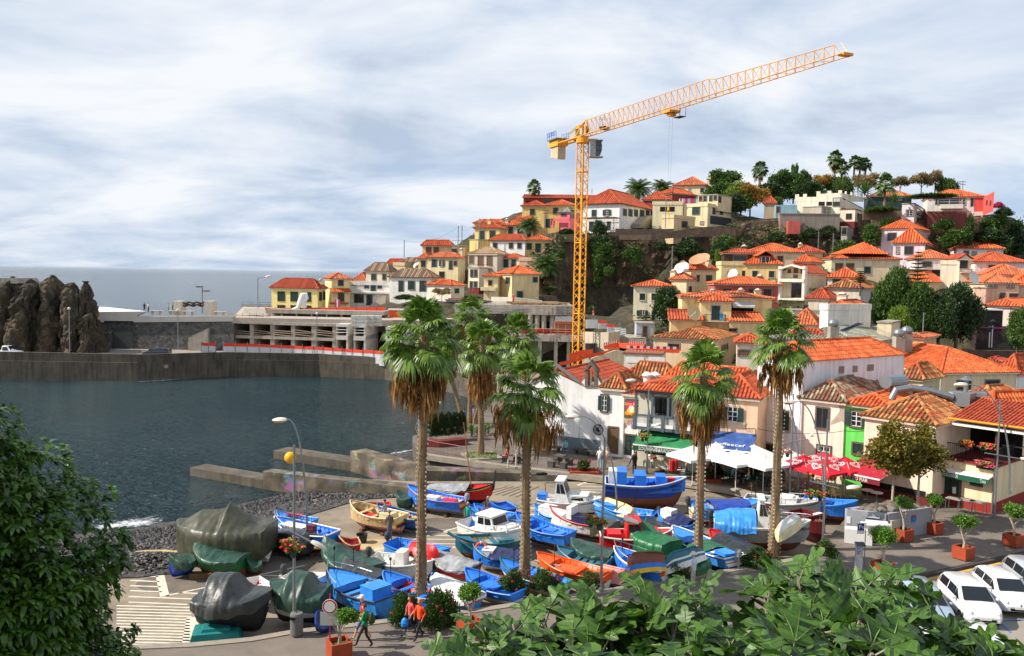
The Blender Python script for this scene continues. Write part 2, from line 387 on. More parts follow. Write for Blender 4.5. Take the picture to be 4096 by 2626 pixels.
def foam(PT,w,name,la):
 b=MB(M_FOAM);rw,ed=[],[];n=40
 for i in rg(n+1):
  f=i/n*(len(PT)-1);k=min(len(PT)-2,int(f));p=V(PT[k]).lerp(V(PT[k+1]),f-k);t=(V(PT[k+1])-V(PT[k])).normalized();nn=V(-t.y,t.x,0);amp=sin(pi*i/n)**.5;rw.append([V(p.x,p.y,ZW+.03)+nn*(w*q)for q in(-1,-.45,0,.45,1)]);ed+=[0,.75*amp,amp,.6*amp,0]
 b.gd(rw);o=b.bd(name);at=o.data.attributes.new('edge','FLOAT','POINT');at.data.foreach_set('value',ed);tag(o,la,'surf',kind='stuff')
foam([gz('Z',x,y,ZW)for x,y in((330,2110),(450,2105),(560,2090),(680,2068))],1.9,'surf_foam','white surf breaking on the dark pebble beach')
foam([gz('Z',x,y,ZW)for x,y in((1530,1830),(1600,1812),(1668,1796))],.9,'surf_foam','white surf washing on the stones below the plaza corner')
foam([gz('Z',x,y,ZW)for x,y in((1500,1920),(1560,1926),(1660,1928))],.5,'surf_foam','thin surf running up the slipway between the piers')
foam([gz('Z',x,y,ZW)for x,y in((480,1524),(560,1527),(640,1524),(720,1518),(800,1518))],.8,'surf_foam','thin foam at the foot of the far breakwater')
b=MB(M_PEB)
c=gz('Z',1640,1832,ZW)
b.gd([[c+V(i*.9-4,j*.9-2.2,-.35+.75*max(0,1-((i-5)/5)**2)*(1-((j-2.5)/3)**2)+noise.noise(V(i*2.1,j*1.7,3))*.15)for i in rg(11)]for j in rg(6)])
setting(b.bd('stony_shore',SM=1))
b=MB(M_LINE)
ZL=ZY+.006
def ln2(c,x0,y0,x1,y1,w=.13):
 strip([gz(c,x0,y0,ZY),gz(c,x1,y1,ZY)],w,ZL,0,mb=b)
ln2('Q',385,1080,460,1405,.42)
for y0,y1,x1 in((1108,1118,370),(1163,1178,385),(1222,1236,400),(1282,1296,415),(1340,1354,430)):
 ln2('Q',60,y0,x1,y1)
for y0,y1,x1 in((1408,1436,770),(1472,1500,720)):
 ln2('Q',40,y0,x1,y1)
ln2('Q',470,1400,1010,1285)
ln2('Q',620,1362,880,1375)
for i in rg(13):
 y=1245+i*18;ln2('T',700,y-8,1150 if y<1310 else 1140,y+3,.12)
ln2('T',1158,1305,1132,1475,.55)
ln2('T',760,1472,1140,1472,.2)
for x0,y0,x1,y1 in((100,400,780,262),(580,300,780,262),(110,405,330,412),(960,200,1500,108)):
 ln2('R',x0,y0,x1,y1)
for y in(1170,1212,1260,1315,1362):
 ln2('N',900+(1400-y)*.3,y-5,1400,y+2,.11)
ln2('N',60,1445,1000,1205);ln2('N',1000,1205,1420,1085);ln2('N',1180,1385,1420,1300)
ln2('N',150,1402,480,1405,.11);ln2('N',100,1500,400,1510,.11)
ln2('N',2050,890,2310,800)
for y in(875,915,945):
 ln2('N',2120,y,2310,y+2,.11)
ln2('O',800,285,970,225,.25)
for y in(262,297,336,375,412):
 ln2('O',840,y,1110,y+6,.11)
ln2('O',40,585,320,490)
for y in(560,605,645):
 ln2('O',150,y,290,y+4,.11)
setting(b.bd('yard_line_markings'))
b=MB(mat('wet_groove',S(84,74,62),.95,.2,3))
for i in rg(6):
 x=1760+i*85;strip([gz('N',x-140,690+i*10,ZY),gz('N',x+180-i*8,608,ZY)],.14,ZL,0,mb=b)
for i in rg(9):
 x=980+i*95;strip([gz('N',x-60,640,ZY),gz('N',x+40,600,ZY)],.16,ZL,0,mb=b)
setting(b.bd('slipway_groove_markings'))
b=MB(mat('damp_patch',S(112,102,90),.85,.2,1),mat('sandy_patch',S(190,164,118),.95,.15,1.5))
for c,x,y,rx,ry,m in(('N',360,1330,1.6,1.2,1),('Q',420,900,1.6,.5,1),('Q',640,1250,2.2,1.4,0),('N',1050,1060,2.5,1.2,0),('P',700,620,2.6,1,0),('O',900,420,3,1.2,0),('Q',1700,1060,2.5,1.3,0)):
 p=gz(c,x,y,ZY);b.FA([V(p.x+rx*cos(a*pi/12)*(1+.25*noise.noise(V(a*.9,x,0))),p.y+ry*sin(a*pi/12)*(1+.25*noise.noise(V(a*.9,y,0))),ZY+.003+m*.001)for a in rg(24)],m)
setting(b.bd('yard_patch_markings'))
def mural_mat():
 m=bpy.data.materials.new('worn_mural_concrete');m.use_nodes=1;t=m.node_tree;p=t.nodes['Principled BSDF'];iv(p,'Roughness',.92);geo=N(t,TGE);n=N(t,TNO);iv(n,'Scale',.8);iv(n,'Detail',8);lk(t,geo.outputs['Position'],n.inputs['Vector']);base=RM(t,n.outputs[0],[(.3,S(60,54,46)),(.5,S(98,88,73)),(.7,S(126,115,96))]);v=N(t,'ShaderNodeTexVoronoi');iv(v,'Scale',.75);mp=N(t,TMA);iv(mp,'Scale',(.8,.8,1.6));lk(t,geo.outputs['Position'],mp.inputs[0]);lk(t,mp.outputs[0],v.inputs['Vector']);hue=N(t,'ShaderNodeHueSaturation');lk(t,v.outputs['Color'],hue.inputs['Color']);iv(hue,'Saturation',.75);iv(hue,'Value',.5);n2=N(t,TNO);iv(n2,'Scale',.55);iv(n2,'Detail',8);iv(n2,'Roughness',.7);lk(t,geo.outputs['Position'],n2.inputs['Vector']);f=RM(t,n2.outputs[0],[(.52,(0,0,0)),(.6,(.6,.6,.6))]);lk(t,MIX(t,f,base,hue.outputs[0]),p.inputs['Base Color']);return m
M_MURAL=mural_mat()
def pier(la,low,high,wlow,whigh,zlow,zhigh,name='concrete_pier'):
 o=EY(name,V(low[0].x,low[0].y,ZW),la,'pier');b=MB(MX);wz(b,low,wlow,-2.8,zlow,MX,side=1);b.bd('jetty',o);b=MB(M_MURAL);wz(b,high,whigh,-2.8,zhigh,M_MURAL,side=1);b.bd('mural_wall',o);return o
PA0,PA1,PA2=V(-26.3,69.3,0),V(-19.2,65.4,0),V(-8,60.7,0)
pier('lower concrete pier beside the beach, its wall painted with faded murals',[PA0,PA1],[PA1+V(.02,0,0),V(-14.5,63.2,0),PA2,V(-7,60.3,0)],1.7,1.1,[-.84,-.8],[-.12,0,.06,.06])
PB0,PB1=V(-21.4,76.2,0),V(-13.6,71.8,0)
pier('upper concrete pier running out below the plaza railing, wall with faded murals',[PB0,PB1],[PB1+V(.02,0,0),V(-10,68.2,0),V(-6.6,65.3,0),V(0,65.6,0),V(3.8,65.4,0)],2,1.6,[-.78,-.74],[.24,.24,.18,.05,-.05])
bw=[(-200,128,2.75),(-76,126,2.7),(-56,127,2.55),(-45,134.5,2.4),(-31,136.5,2.2),(-20,134.5,1.9),(-12.5,127,1.4),(-7,118.5,.9),(-3.2,111,.6),(-1.2,103,.5)]
o=EY('harbour_wall',V(-45,134,ZW),'long curved concrete harbour wall between the bay and the building site','harbour wall')
b=MB(MX)
wz(b,[(x,y)for x,y,z in bw],.55,-3,[z for x,y,z in bw],MX,side=1)
b.bd('upper_wall',o)
b=MB(MX)
wz(b,[(x,y-.22)for x,y,z in bw],.5,-3,[z*.55-.1 for x,y,z in bw],MX,side=1)
b.bd('lower_wall',o)
b=MB(MC)
pc=dp('A',1590,1180,132)
zt=dp('A',1590,1165,131).z
b.box((pc.x,131.2,zt-.25),(6.4,4.5,.5),0)
b.bd('landing_slab',o)
b=MB(MX)
for dx in(-2.2,.1,2.4):
 b.box((pc.x+dx,131.6,(zt-.5+ZW-1)/2),(1.5,3,zt-.5-ZW+1),0);q=b.bd('landing_pillar',o);b=MB(MX)
qp=[V(x,y+.3,0)for x,y,z in bw]
b=MB(MC)
b.PR([(p.x,p.y)for p in qp]+[(6,112),(10,150),(-10,205),(-200,205)],-3,.45,M_ROAD,MX)
setting(b.bd('quay_road'))
b=MB(M_ROAD)
b.PR([(p.x,p.y)for p in qp[:8]]+[(-2,140),(-10,205),(-200,205)],.3,1.55,M_ROAD,MX)
setting(b.bd('upper_quay_road'))
M_EARTH=mat('earth_and_weeds',S(78,74,48),.95,.35,.8,.5,6,col2=S(70,88,40),detail=8)
b=MB(M_EARTH)
b.gd([[V(x,y,z+noise.noise(V(x*.3,y*.3,1))*.3)for x in rg(-40,71,5)]for y,z in((-30,13.6),(0,13.4),(3,12.4),(6,10.7),(10,8.4),(14,6),(18,3.4),(22,1),(25,-.4))])
setting(b.bd('viewpoint_slope'))
HCP=[]
def ts2(name,cols):
 return[mat('roof_tile_%s_%d'%(name,i),S(*c),.85,.16,1.3,0,detail=6)for i,c in en(cols)]
TL=dict(orange=ts2('orange',[(200,96,48),(210,112,62),(184,82,42),(150,64,36)]),orangb=ts2('pale_orange',[(206,118,74),(192,104,66),(176,92,58),(140,72,48)]),orangc=ts2('rusty_orange',[(184,82,46),(196,96,54),(164,72,42),(128,56,36)]),red=ts2('red',[(172,74,44),(182,84,54),(154,62,40),(120,50,34)]),old=ts2('old',[(150,92,54),(190,132,78),(170,80,46),(84,60,44)]),mottled=ts2('mottled',[(138,86,66),(168,150,122),(128,108,88),(80,66,56)]),grey=ts2('grey',[(146,146,130),(164,162,146),(128,130,116),(86,86,78)]),straw=ts2('straw',[(176,146,108),(188,162,126),(160,128,92),(116,90,66)]))
def ribs(mb,poly,tiles,se,nr):
 p=[V(q)for q in poly];n=(p[1]-p[0]).cross(p[2]-p[0]).normalized()
 if n.z<0:n=-n
 e=(p[1]-p[0]).normalized();s=n.cross(e)
 if s.z<0:s=-s
 q2=[((q-p[0]).dot(e),(q-p[0]).dot(s))for q in p];mb.FA(p,tiles[3]);lo,hi=min(a for a,_ in q2),max(a for a,_ in q2);a=lo+se*.5;w,hgt=se*.36,se*(.3 if nr else .3)
 while a<hi:
  bs=[]
  for i in rg(len(q2)):
   (x0,y0),(x1,y1)=q2[i],q2[(i+1)%len(q2)]
   if(x0-a)*(x1-a)<0:
    bs.append(y0+(y1-y0)*(a-x0)/(x1-x0))
  if len(bs)>=2 and max(bs)-min(bs)>.1:
   b0,b1=min(bs),max(bs);seg=max(1,int((b1-b0)/.5))if nr else max(1,int((b1-b0)/1.6))
   for k in rg(seg):
    c0,c1=b0+(b1-b0)*k/seg,b0+(b1-b0)*(k+1)/seg;m=tiles[R.choice((0,0,0,1,1,2))];up=.035 if nr else .01;jit=RU(-.012,.012)
    def pt(da,bb,hh):return p[0]+e*(a+da+jit)+s*bb+n*hh
    f0=[pt(-w,c0,0),pt(-w*.6,c0,hgt*.8+up),pt(w*.6,c0,hgt*.8+up),pt(w,c0,0)];f1=[pt(-w,c1,0),pt(-w*.6,c1,hgt*.7),pt(w*.6,c1,hgt*.7),pt(w,c1,0)]
    for j in rg(3):
     mb.FA([f0[j],f0[j+1],f1[j+1],f1[j]],m)
    if nr or k==0:mb.FA([f0[0],f0[3],f0[2],f0[1]],m if nr else tiles[3])
  a+=se
def cap_line(mb,p,q,tiles,r):
 p,q=V(p),V(q);n=max(1,int((q-p).length/.5))if r>.1 else 1
 for k in rg(n):
  a,b=p.lerp(q,k/n),p.lerp(q,(k+1)/n);mb.TU([a,b],[r*1.1,r*.9],tiles[R.choice((0,1,2))],6)
def window(root,FA,c,x,y,w,h,style='g',fm=None,t=.13,name=None):
 a0,z1=FA.hit(c,x-w/2,y-h/2);a1,z0=FA.hit(c,x+w/2,y+h/2);am,zt=FA.hit(c,x,y-h/2);_,zb=FA.hit(c,x,y+h/2)
 if a0>a1:a0,a1=a1,a0
 z0,z1=zb,zt;fm=fm or MT;door=style in 'DB';b=MB(fm,MU,MG,MW,MQ,MD)
 def rect(x0,x1,y0,y1,o0,o1,m):
  b.sb(FA,[(x0,y0),(x1,y0),(x1,y1),(x0,y1)],o0,o1,m)
 if style=='v':
  rect(a0,a1,z0,z1,-.02,.02,MD);nx,nz=5,7
  for i in rg(nx+1):
   q=a0+(a1-a0)*i/nx;rect(q-.022,q+.022,z0,z1,.02,.05,fm)
  for i in rg(nz+1):
   q=z0+(z1-z0)*i/nz;rect(a0,a1,q-.02,q+.02,.02,.048,fm)
  return b.bd(name or 'vent',root)
 ia0,ia1,iz0,iz1=a0,a1,z0,z1
 if style=='o':
  q=(a1-a0)*.27
  for s0,s1 in((a0,a0+q),(a1-q,a1)):
   rect(s0,s1,z0+.04,z1-.04,.09,.13,MU)
   for i in rg(1,6):
    zz=z0+(z1-z0)*i/6;rect(s0+.06,s1-.06,zz-.02,zz+.02,.13,.145,MU)
  ia0,ia1=a0+q,a1-q
 if style!='x':
  rect(ia0-t,ia0,iz0-(0 if door else t),iz1+t,-.02,.07,fm);rect(ia1,ia1+t,iz0-(0 if door else t),iz1+t,-.02,.07,fm);rect(ia0,ia1,iz1,iz1+t,-.02,.068,fm)
  if not door:rect(ia0-.04,ia1+.04,iz0-t,iz0,-.02,.12,fm)
 m={'g':MU,'D':MU,'d':MG,'w':MG,'o':MG,'b':MQ,'B':MQ,'x':MD}[style];rect(ia0,ia1,iz0,iz1,-.05,.015,m);mid=(ia0+ia1)/2
 if style in 'gD':
  rect(mid-.015,mid+.015,iz0,iz1,.015,.03,MD);n=9 if style=='g' else 4
  for i in rg(1,n):
   zz=iz0+(iz1-iz0)*i/n;rect(ia0+.05,mid-.04,zz-.012,zz+.02,.015,.035,MU);rect(mid+.04,ia1-.05,zz-.012,zz+.02,.015,.035,MU)
 if style in 'wo':
  rect(mid-.03,mid+.03,iz0,iz1,.015,.045,MW)
  for s0 in(ia0,ia1-.05):rect(s0,s0+.05,iz0,iz1,.015,.045,MW)
  for f in(.02,.36,.68,.98):
   zz=iz0+(iz1-iz0)*f;rect(ia0+.05,ia1-.05,zz-.022,zz+.022,.016,.04,MW)
 if style=='d':
  rect(mid-.02,mid+.02,iz0,iz1,.015,.035,MQ)
 return b.bd(name or('door' if door else 'window'),root)
def ra(mb,p0,p1,h,m,se=.16,r=.012,top=.03):
 p0,p1=V(p0),V(p1);n=max(2,int((p1-p0).length/se));k=Zz(h);mb.TU([p0+k,p1+k],top,m,4);mb.TU([p0+k*.08,p1+k*.08],top*.6,m,4)
 for i in rg(n+1):
  q=p0.lerp(p1,i/n);mb.TU([q,q+k],r,m,3,cap=0)
def rotv(v,a):return Matrix.Rotation(a,3,'Z')@V(v)
class House:pass
def HS(c,la,d,xl,xc,xr,ye,yb,yr=None,th=20,wa=(226,206,160),RO='hip',ti='orange',ws=(),CH=(),ov=.38,Lu=None,Lv=None,z0=None,fm=None,name='house',gr=None,se=None,nr=0,base=None,cornice=1,HC=1,cat='house',drop=2.5,TM=None,rinset=1):
 th=radians(th);u,v=V(-cos(th),sin(th),0),V(sin(th),cos(th),0);C=dp(c,xc,ye,d);ze=C.z;C0=V(C.x,C.y,0);fl=Face(C0,u,(-sin(th),-cos(th),0));fr=Face(C0,v,(cos(th),-sin(th),0))
 if Lu is None:Lu=fl.hit(c,xl,ye)[0]
 if Lv is None:Lv=fr.hit(c,xr,ye)[0]if xr>xc+3 else 7
 Lu,Lv=min(max(Lu,.5),60),min(max(Lv,.5),60);zb=dp(c,xc,yb,d).z if z0 is None else z0;P=lambda a,b_,z:V(C.x+u.x*a+v.x*b_,C.y+u.y*a+v.y*b_,z);ctr=P(Lu/2,Lv/2,zb);o=EY(name,V(ctr.x,ctr.y,zb),la,cat,gr);wm=wallm(*wa);b=MB(wm);lo=zb-drop;PT=[P(0,0,0),P(Lu,0,0),P(Lu,Lv,0),P(0,Lv,0)]
 for i in rg(4):
  p,q=PT[i],PT[(i+1)%4];b.FA([V(q.x,q.y,lo),V(p.x,p.y,lo),V(p.x,p.y,ze),V(q.x,q.y,ze)])
 if HC and z0 is None:
  for p in PT:HCP.append((p.x,p.y,zb))
  HCP.append((ctr.x,ctr.y,zb))
 dc=ctr.y;zr=dp(c,xc,yr,dc).z if yr is not None else ze+min(Lu,Lv)*.28;zr=max(zr,ze+.3);ts=TL[R.choice(('orange','orange','orangb','orangc'))if ti=='orange' else ti];se=se or(.3 if nr else(.34 if d<125 else .44));r=MB(ts+[ML]);e=ze-.02;oo=ov
 if RO=='hip':
  A0,A1,B0,B1=-oo,Lu+oo,-oo,Lv+oo
  if Lu>=Lv:
   k=min((B1-B0)/2*rinset,(A1-A0)/2-.05);r1,r2=P(A0+k,Lv/2,zr),P(A1-k,Lv/2,zr)
  else:
   k=min((A1-A0)/2*rinset,(B1-B0)/2-.05);r1,r2=P(Lu/2,B0+k,zr),P(Lu/2,B1-k,zr)
  c00,c10,c11,c01=P(A0,B0,e),P(A1,B0,e),P(A1,B1,e),P(A0,B1,e)
  if Lu>=Lv:
   pol=[[c00,c10,r2,r1],[c10,c11,r2],[c11,c01,r1,r2],[c01,c00,r1]];hips=[(c00,r1),(c01,r1),(c10,r2),(c11,r2)]
  else:
   pol=[[c00,c10,r1],[c10,c11,r2,r1],[c11,c01,r2],[c01,c00,r1,r2]];hips=[(c00,r1),(c10,r1),(c01,r2),(c11,r2)]
  for q in pol:ribs(r,q,ts,se,nr)
  for q in hips+[(r1,r2)]:cap_line(r,q[0]+Zz(.05),q[1]+Zz(.05),ts,.13 if nr else .16)
 elif RO in('gu','gv'):
  if RO=='gu':
   r1,r2=P(-oo*.6,Lv/2,zr),P(Lu+oo*.6,Lv/2,zr);pol=[[P(-oo*.6,-oo,e),P(Lu+oo*.6,-oo,e),r2,r1],[P(Lu+oo*.6,Lv+oo,e),P(-oo*.6,Lv+oo,e),r1,r2]];zg=zr-.12
   for a in(0,Lu):b.FA([P(a,0,ze),P(a,Lv,ze),P(a,Lv/2,zg)])
  else:
   r1,r2=P(Lu/2,-oo*.6,zr),P(Lu/2,Lv+oo*.6,zr);pol=[[P(-oo,-oo*.6,e),P(-oo,Lv+oo*.6,e),r2,r1],[P(Lu+oo,Lv+oo*.6,e),P(Lu+oo,-oo*.6,e),r1,r2]];zg=zr-.12
   for q in(0,Lv):b.FA([P(0,q,ze),P(Lu,q,ze),P(Lu/2,q,zg)])
  for q in pol:ribs(r,q,ts,se,nr)
  cap_line(r,r1+Zz(.04),r2+Zz(.04),ts,.14)
 elif RO=='shed':
  pol=[P(-oo,-oo,e),P(Lu+oo,-oo,e),P(Lu+oo,Lv+oo,zr),P(-oo,Lv+oo,zr)];ribs(r,pol,ts,se,nr);b.FA([P(0,0,ze),P(0,Lv,ze),P(0,Lv,zr-.1)]);b.FA([P(Lu,0,ze),P(Lu,Lv,ze),P(Lu,Lv,zr-.1)]);b.FA([P(0,Lv,ze),P(Lu,Lv,ze),P(Lu,Lv,zr-.1),P(0,Lv,zr-.1)])
 elif RO=='shedR':
  pol=[P(-oo,-oo,e),P(-oo,Lv+oo,e),P(Lu+oo,Lv+oo,zr),P(Lu+oo,-oo,zr)];ribs(r,pol,ts,se,nr);b.FA([P(0,0,ze),P(Lu,0,ze),P(Lu,0,zr-.1)]);b.FA([P(0,Lv,ze),P(Lu,Lv,ze),P(Lu,Lv,zr-.1)]);b.FA([P(Lu,0,ze),P(Lu,Lv,ze),P(Lu,Lv,zr-.1),P(Lu,0,zr-.1)])
 if RO in('flat','parapet'):
  r=MB(MC,wm);tp=.02;r.M=None;q=[P(-.12,-.12,0),P(Lu+.12,-.12,0),P(Lu+.12,Lv+.12,0),P(-.12,Lv+.12,0)]
  if RO=='flat':
   r.PR([(p.x,p.y)for p in q],ze-.02,ze+.16,MC if TM is None else TM)
  else:
   q2=[P(.15,.15,0),P(Lu-.15,.15,0),P(Lu-.15,Lv-.15,0),P(.15,Lv-.15,0)];r.PR([(p.x,p.y)for p in q2],ze-.4,ze-.05,MC)
   for i in rg(4):
    wz(r,[PT[i],PT[(i+1)%4]],.22,ze-.3,ze+.45,wm)
 elif cornice and RO!='none':
  dd=.16;q=[P(-dd,-dd,0),P(Lu+dd,-dd,0),P(Lu+dd,Lv+dd,0),P(-dd,Lv+dd,0)]
  for i in rg(4):
   wz(r,[q[i],q[(i+1)%4]],.16,ze-.22,ze-.045,ML)
 b.bd('wall',o);ro=None
 if RO!='none':
  ro=r.bd('roof',o)
 if base:
  bb=MB(PN(*base,rough=.8))
  for f,ln in((fl,Lu),(fr,Lv)):
   bb.sb(f,[(0,lo),(ln,lo),(ln,zb+.75),(0,zb+.75)],0,.025,0)
  bb.bd('painted_base',o)
 for w in ws:
  window(o,fl if w[0]=='L' else fr,c,w[1],w[2],w[3],w[4],w[5]if len(w)>5 else 'g',fm)
 for ch in CH:
  x,yt=ch[0],ch[1];w=ch[2]if len(ch)>2 else .55;p=dp(c,x,yt,dc);bb=MB(wm,ML,MD);z_1=max(p.z,ze+.6);bb.box((p.x,p.y,(ze-.3+z_1-.35)/2),(w,w,z_1-.35-ze+.3),0,h=u);bb.box((p.x,p.y,z_1-.31),(w+.2,w+.2,.08),1,h=u);bb.box((p.x,p.y,z_1-.21),(w*.7,w*.7,.14),2,h=u);bb.lt((p.x,p.y,z_1-.14),[(w*.62,0),(w*.45,.12),(.05,.3)],1,4);bb.bd('chimney',ro or o)
 H=House();H.o,H.fl,H.fr,H.P,H.Lu,H.Lv,H.ze,H.zb,H.zr,H.C,H.u,H.v,H.roof,H.wm,H.th=o,fl,fr,P,Lu,Lv,ze,zb,zr,C,u,v,ro,wm,th;return H
def balcony(H,f,c,x0,x1,ytop,ybot,out=1,m=None,slabm=None):
 f=H.fl if f=='L' else H.fr;a0,z1=f.hit(c,x0,ytop);a1,z0=f.hit(c,x1,ybot);a0,a1=min(a0,a1),max(a0,a1);b=MB(slabm or ML,m or MI);b.sb(f,[(a0,z0-.12),(a1,z0-.12),(a1,z0),(a0,z0)],0,out,0);h=z1-z0;ra(b,f.at(a0,z0,out-.05),f.at(a1,z0,out-.05),h,1);ra(b,f.at(a0,z0,.05),f.at(a0,z0,out-.05),h,1);ra(b,f.at(a1,z0,.05),f.at(a1,z0,out-.05),h,1);return b.bd('balcony',H.o)
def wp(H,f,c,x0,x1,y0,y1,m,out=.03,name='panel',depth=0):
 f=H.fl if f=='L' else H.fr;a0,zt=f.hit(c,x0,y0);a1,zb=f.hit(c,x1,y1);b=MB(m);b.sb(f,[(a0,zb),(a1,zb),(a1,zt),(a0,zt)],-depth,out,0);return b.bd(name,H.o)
CR,CY,WH=(228,212,170),(226,200,130),(232,228,220)
HS('B','yellow two storey house with three big green shuttered windows facing the bay',165,735,1208,1290,400,640,300,12,(232,214,140),ti='red',ws=[('L',835,478,65,86),('L',968,481,65,86),('L',1103,484,65,86),('L',835,592,68,36),('L',968,594,62,36),('L',1103,597,68,36),('R',1236,478,22,78),('R',1272,470,20,74)],CH=[(1238,300)],fm=MU)
H=HS('B','narrow cream house with a tiled porch and pink washing on its loggia',168,1285,1350,1540,297,640,238,62,(236,216,160),ws=[('R',1445,336,48,60,'g'),('R',1448,488,55,80,'d')],fm=MT)
b=MB(TL['orange'])
f=H.fr
a0,zt=f.hit('B',1325,395);a1,zb=f.hit('B',1535,435)
ribs(b,[f.at(a0,zb,1.3),f.at(a1,zb,1.3),f.at(a1,zt,0),f.at(a0,zt,0)],TL['orange'],.4,0)
b.bd('porch_roof',H.o)
wp(H,'R','B',1330,1520,540,556,TL['red'][0],.5,'balcony')
H=HS('B','white terraced house with an outside stair and small dark windows behind the building site',172,1520,1945,1960,352,640,322,8,(230,226,220),RO='parapet',Lv=8,ws=[('L',1585,350,42,26,'d'),('L',1712,375,42,36,'d'),('L',1780,386,46,78,'D'),('L',1845,377,40,36,'d'),('L',1632,500,90,80,'d'),('L',1740,518,50,108,'D'),('L',1865,577,50,38,'d')])
wp(H,'L','B',1525,1950,428,452,H.wm,.9,'balcony')
b=MB(ML)
for i in rg(9):
 a,z=H.fl.hit('B',1905-i*16,470+i*12);b.sb(H.fl,[(a-.35,H.zb),(a+.35,H.zb),(a+.35,z),(a-.35,z)],.02,1.1-i*.004,0)
b.bd('outside_stair',H.o)
HS('B','small weathered house with a mottled brown hip roof above the white terraced house',179,1705,1938,2010,222,420,135,24,(214,204,184),ti='mottled',ws=[('L',1785,280,48,58),('L',1893,280,34,55)])
HS('B','plain house with a skylit orange roof and no visible windows behind the white terraced house',188,1562,1705,1715,332,420,236,15,(224,208,170),Lv=9)
HS('C','white house with a mottled grey brown roof and three dark shuttered openings above a hedge',168,-105,318,400,672,900,585,18,WH,ti='mottled',ws=[('L',12,762,45,110,'D'),('L',118,750,62,82,'g'),('L',235,762,60,108,'D')])
H=HS('B','flat topped cream block with roof tanks, highest roof at the seaward end of the village',192,1985,2105,2300,150,330,None,20,(222,204,164),RO='parapet',ws=[('R',2200,240,40,50,'d')])
HS('B','low house under a faded orange roof between the cream block and the seaward skyline',197,1925,2085,2110,150,300,96,25,(220,204,170),ti='red')
HS('B','house with a patchy tan roof behind the white satellite dish at the seaward end',195,2095,2230,2260,128,300,84,25,(220,204,170),ti='mottled')
HS('C','tan house with two brown shuttered windows under a bright orange hip roof by the sea',187,230,528,545,345,480,290,10,(228,196,146),ws=[('L',295,388,48,58,'b'),('L',373,388,48,58,'b')])
H=HS('C','bare tan block with a roof terrace railing beside the utility poles',186,532,668,700,346,480,None,10,(206,178,140),RO='flat',ws=[('L',560,395,45,36,'d')],CH=())
b=MB(MI);ra(b,H.P(0,0,H.ze+.1),H.P(H.Lu,0,H.ze+.1),1.1,0,.4,.02);b.bd('railing',H.o)
HS('C','cream house with an outside stair, tall chimney and green door beside two windows',178,285,598,670,468,720,420,22,CR,ws=[('L',352,527,46,75,'D'),('L',430,525,55,60,'o'),('L',522,546,30,90,'D'),('L',570,524,28,42),('L',430,642,48,58,'d')],CH=[(632,372,.7)])
HS('C','low wing with an orange roof left of the cream house with the tall chimney',182,190,292,300,478,620,424,15,CR,ws=[('L',240,530,40,60,'d')],Lv=6)
HS('C','yellow house with two tall dark shuttered windows standing above the seaward terraces',189,768,1024,1100,162,390,116,22,(230,208,140),ws=[('L',840,240,50,92),('L',950,230,52,74)],CH=[(922,66,.7)])
HS('C','small yellow annexe with steps below the two tall dark shuttered windows',184,715,802,925,282,400,268,40,(232,206,132),RO='flat')
HS('C','yellow house behind, only its orange roof showing by the wooden utility pole',200,765,1060,1092,112,220,78,15,(230,208,140),CH=[(848,68)])
HS('C','pale house with a stair and two green shuttered windows beside the date palm',193,1045,1345,1365,136,260,94,12,(230,220,208),ws=[('L',1135,192,45,82,'D'),('L',1232,188,45,66,'D')],CH=[(1098,66,.7)])
HS('C','orange roofed house with a yellow side wall behind the date palm',203,1150,1362,1424,98,260,28,28,(228,204,120),ws=[('R',1378,180,18,50,'d')])
HS('C','long plain white house with three small square windows under an orange roof',182,930,1284,1325,290,440,234,20,(236,234,230),ws=[('L',977,343,36,46),('L',1140,343,36,48),('L',1227,343,36,48)])
H=HS('C','yellow house with a railed balcony between two shuttered windows at the cliff edge',182,1290,1548,1556,287,480,238,6,(232,206,130),Lv=6,ws=[('L',1327,350,44,60),('L',1418,368,50,90,'D'),('L',1516,350,44,58)],fm=MT)
balcony(H,'L','C',1335,1510,385,420,1)
H=HS('C','half ruined house with a collapsed straw coloured roof and rusty balcony rail',173,702,1000,1112,428,780,362,26,(206,196,178),ti='straw',ws=[('L',735,488,40,66,'b'),('L',828,498,50,88,'b'),('L',920,498,50,88,'b')],ov=.25)
balcony(H,'L','C',715,940,536,572,1)
HS('C','tall narrow cream house with green shutters and a dark red base below the ruined house',169,710,812,905,572,815,None,34,(232,222,196),RO='flat',base=(122,46,42),ws=[('L',740,626,28,72),('L',780,626,28,72),('L',733,762,24,100,'D'),('L',778,742,28,58)])
HS('C','cream house with two tall grey shuttered doors below the long plain white house',174,1018,1225,1330,472,600,430,24,(232,224,196),ws=[('L',1087,525,42,84,'D'),('L',1168,530,38,82,'D')])
HS('C','low pink washed block with a white edged terrace beside the date palm on the cliff',172,1222,1400,1420,486,580,None,14,(222,186,160),RO='parapet')
HS('C','cream corner house with a bright tiled pyramid roof above the white graffiti wall',160,1010,1150,1430,632,905,550,62,(230,208,158),se=.5,ws=[('L',1108,700,40,58),('R',1388,692,40,46),('R',1230,852,52,76,'D')],fm=MT)
H=HS('C','low cream wing with a balcony wall left of the bright tiled corner house',161,862,1006,1015,658,905,628,8,(232,214,172),Lv=5,ws=[('L',927,726,32,46)])
wp(H,'L','C',835,990,768,805,H.wm,1,'balcony')
HS('C','small white house with a wavy orange roof and one small window beside the bare tree',164,280,524,660,750,900,695,38,(228,218,204),ws=[('R',583,806,38,38)])
H=HS('E','long low building with a red fascia and a dull brown roof on the seaward hilltop',216,112,1010,1040,300,420,246,4,(150,62,50),RO='shed',ti='red',Lv=9,ws=[('L',370,330,90,40,'d'),('L',640,330,90,40,'d'),('L',190,345,100,50,'x'),('L',900,315,120,34,'d')],cornice=0)
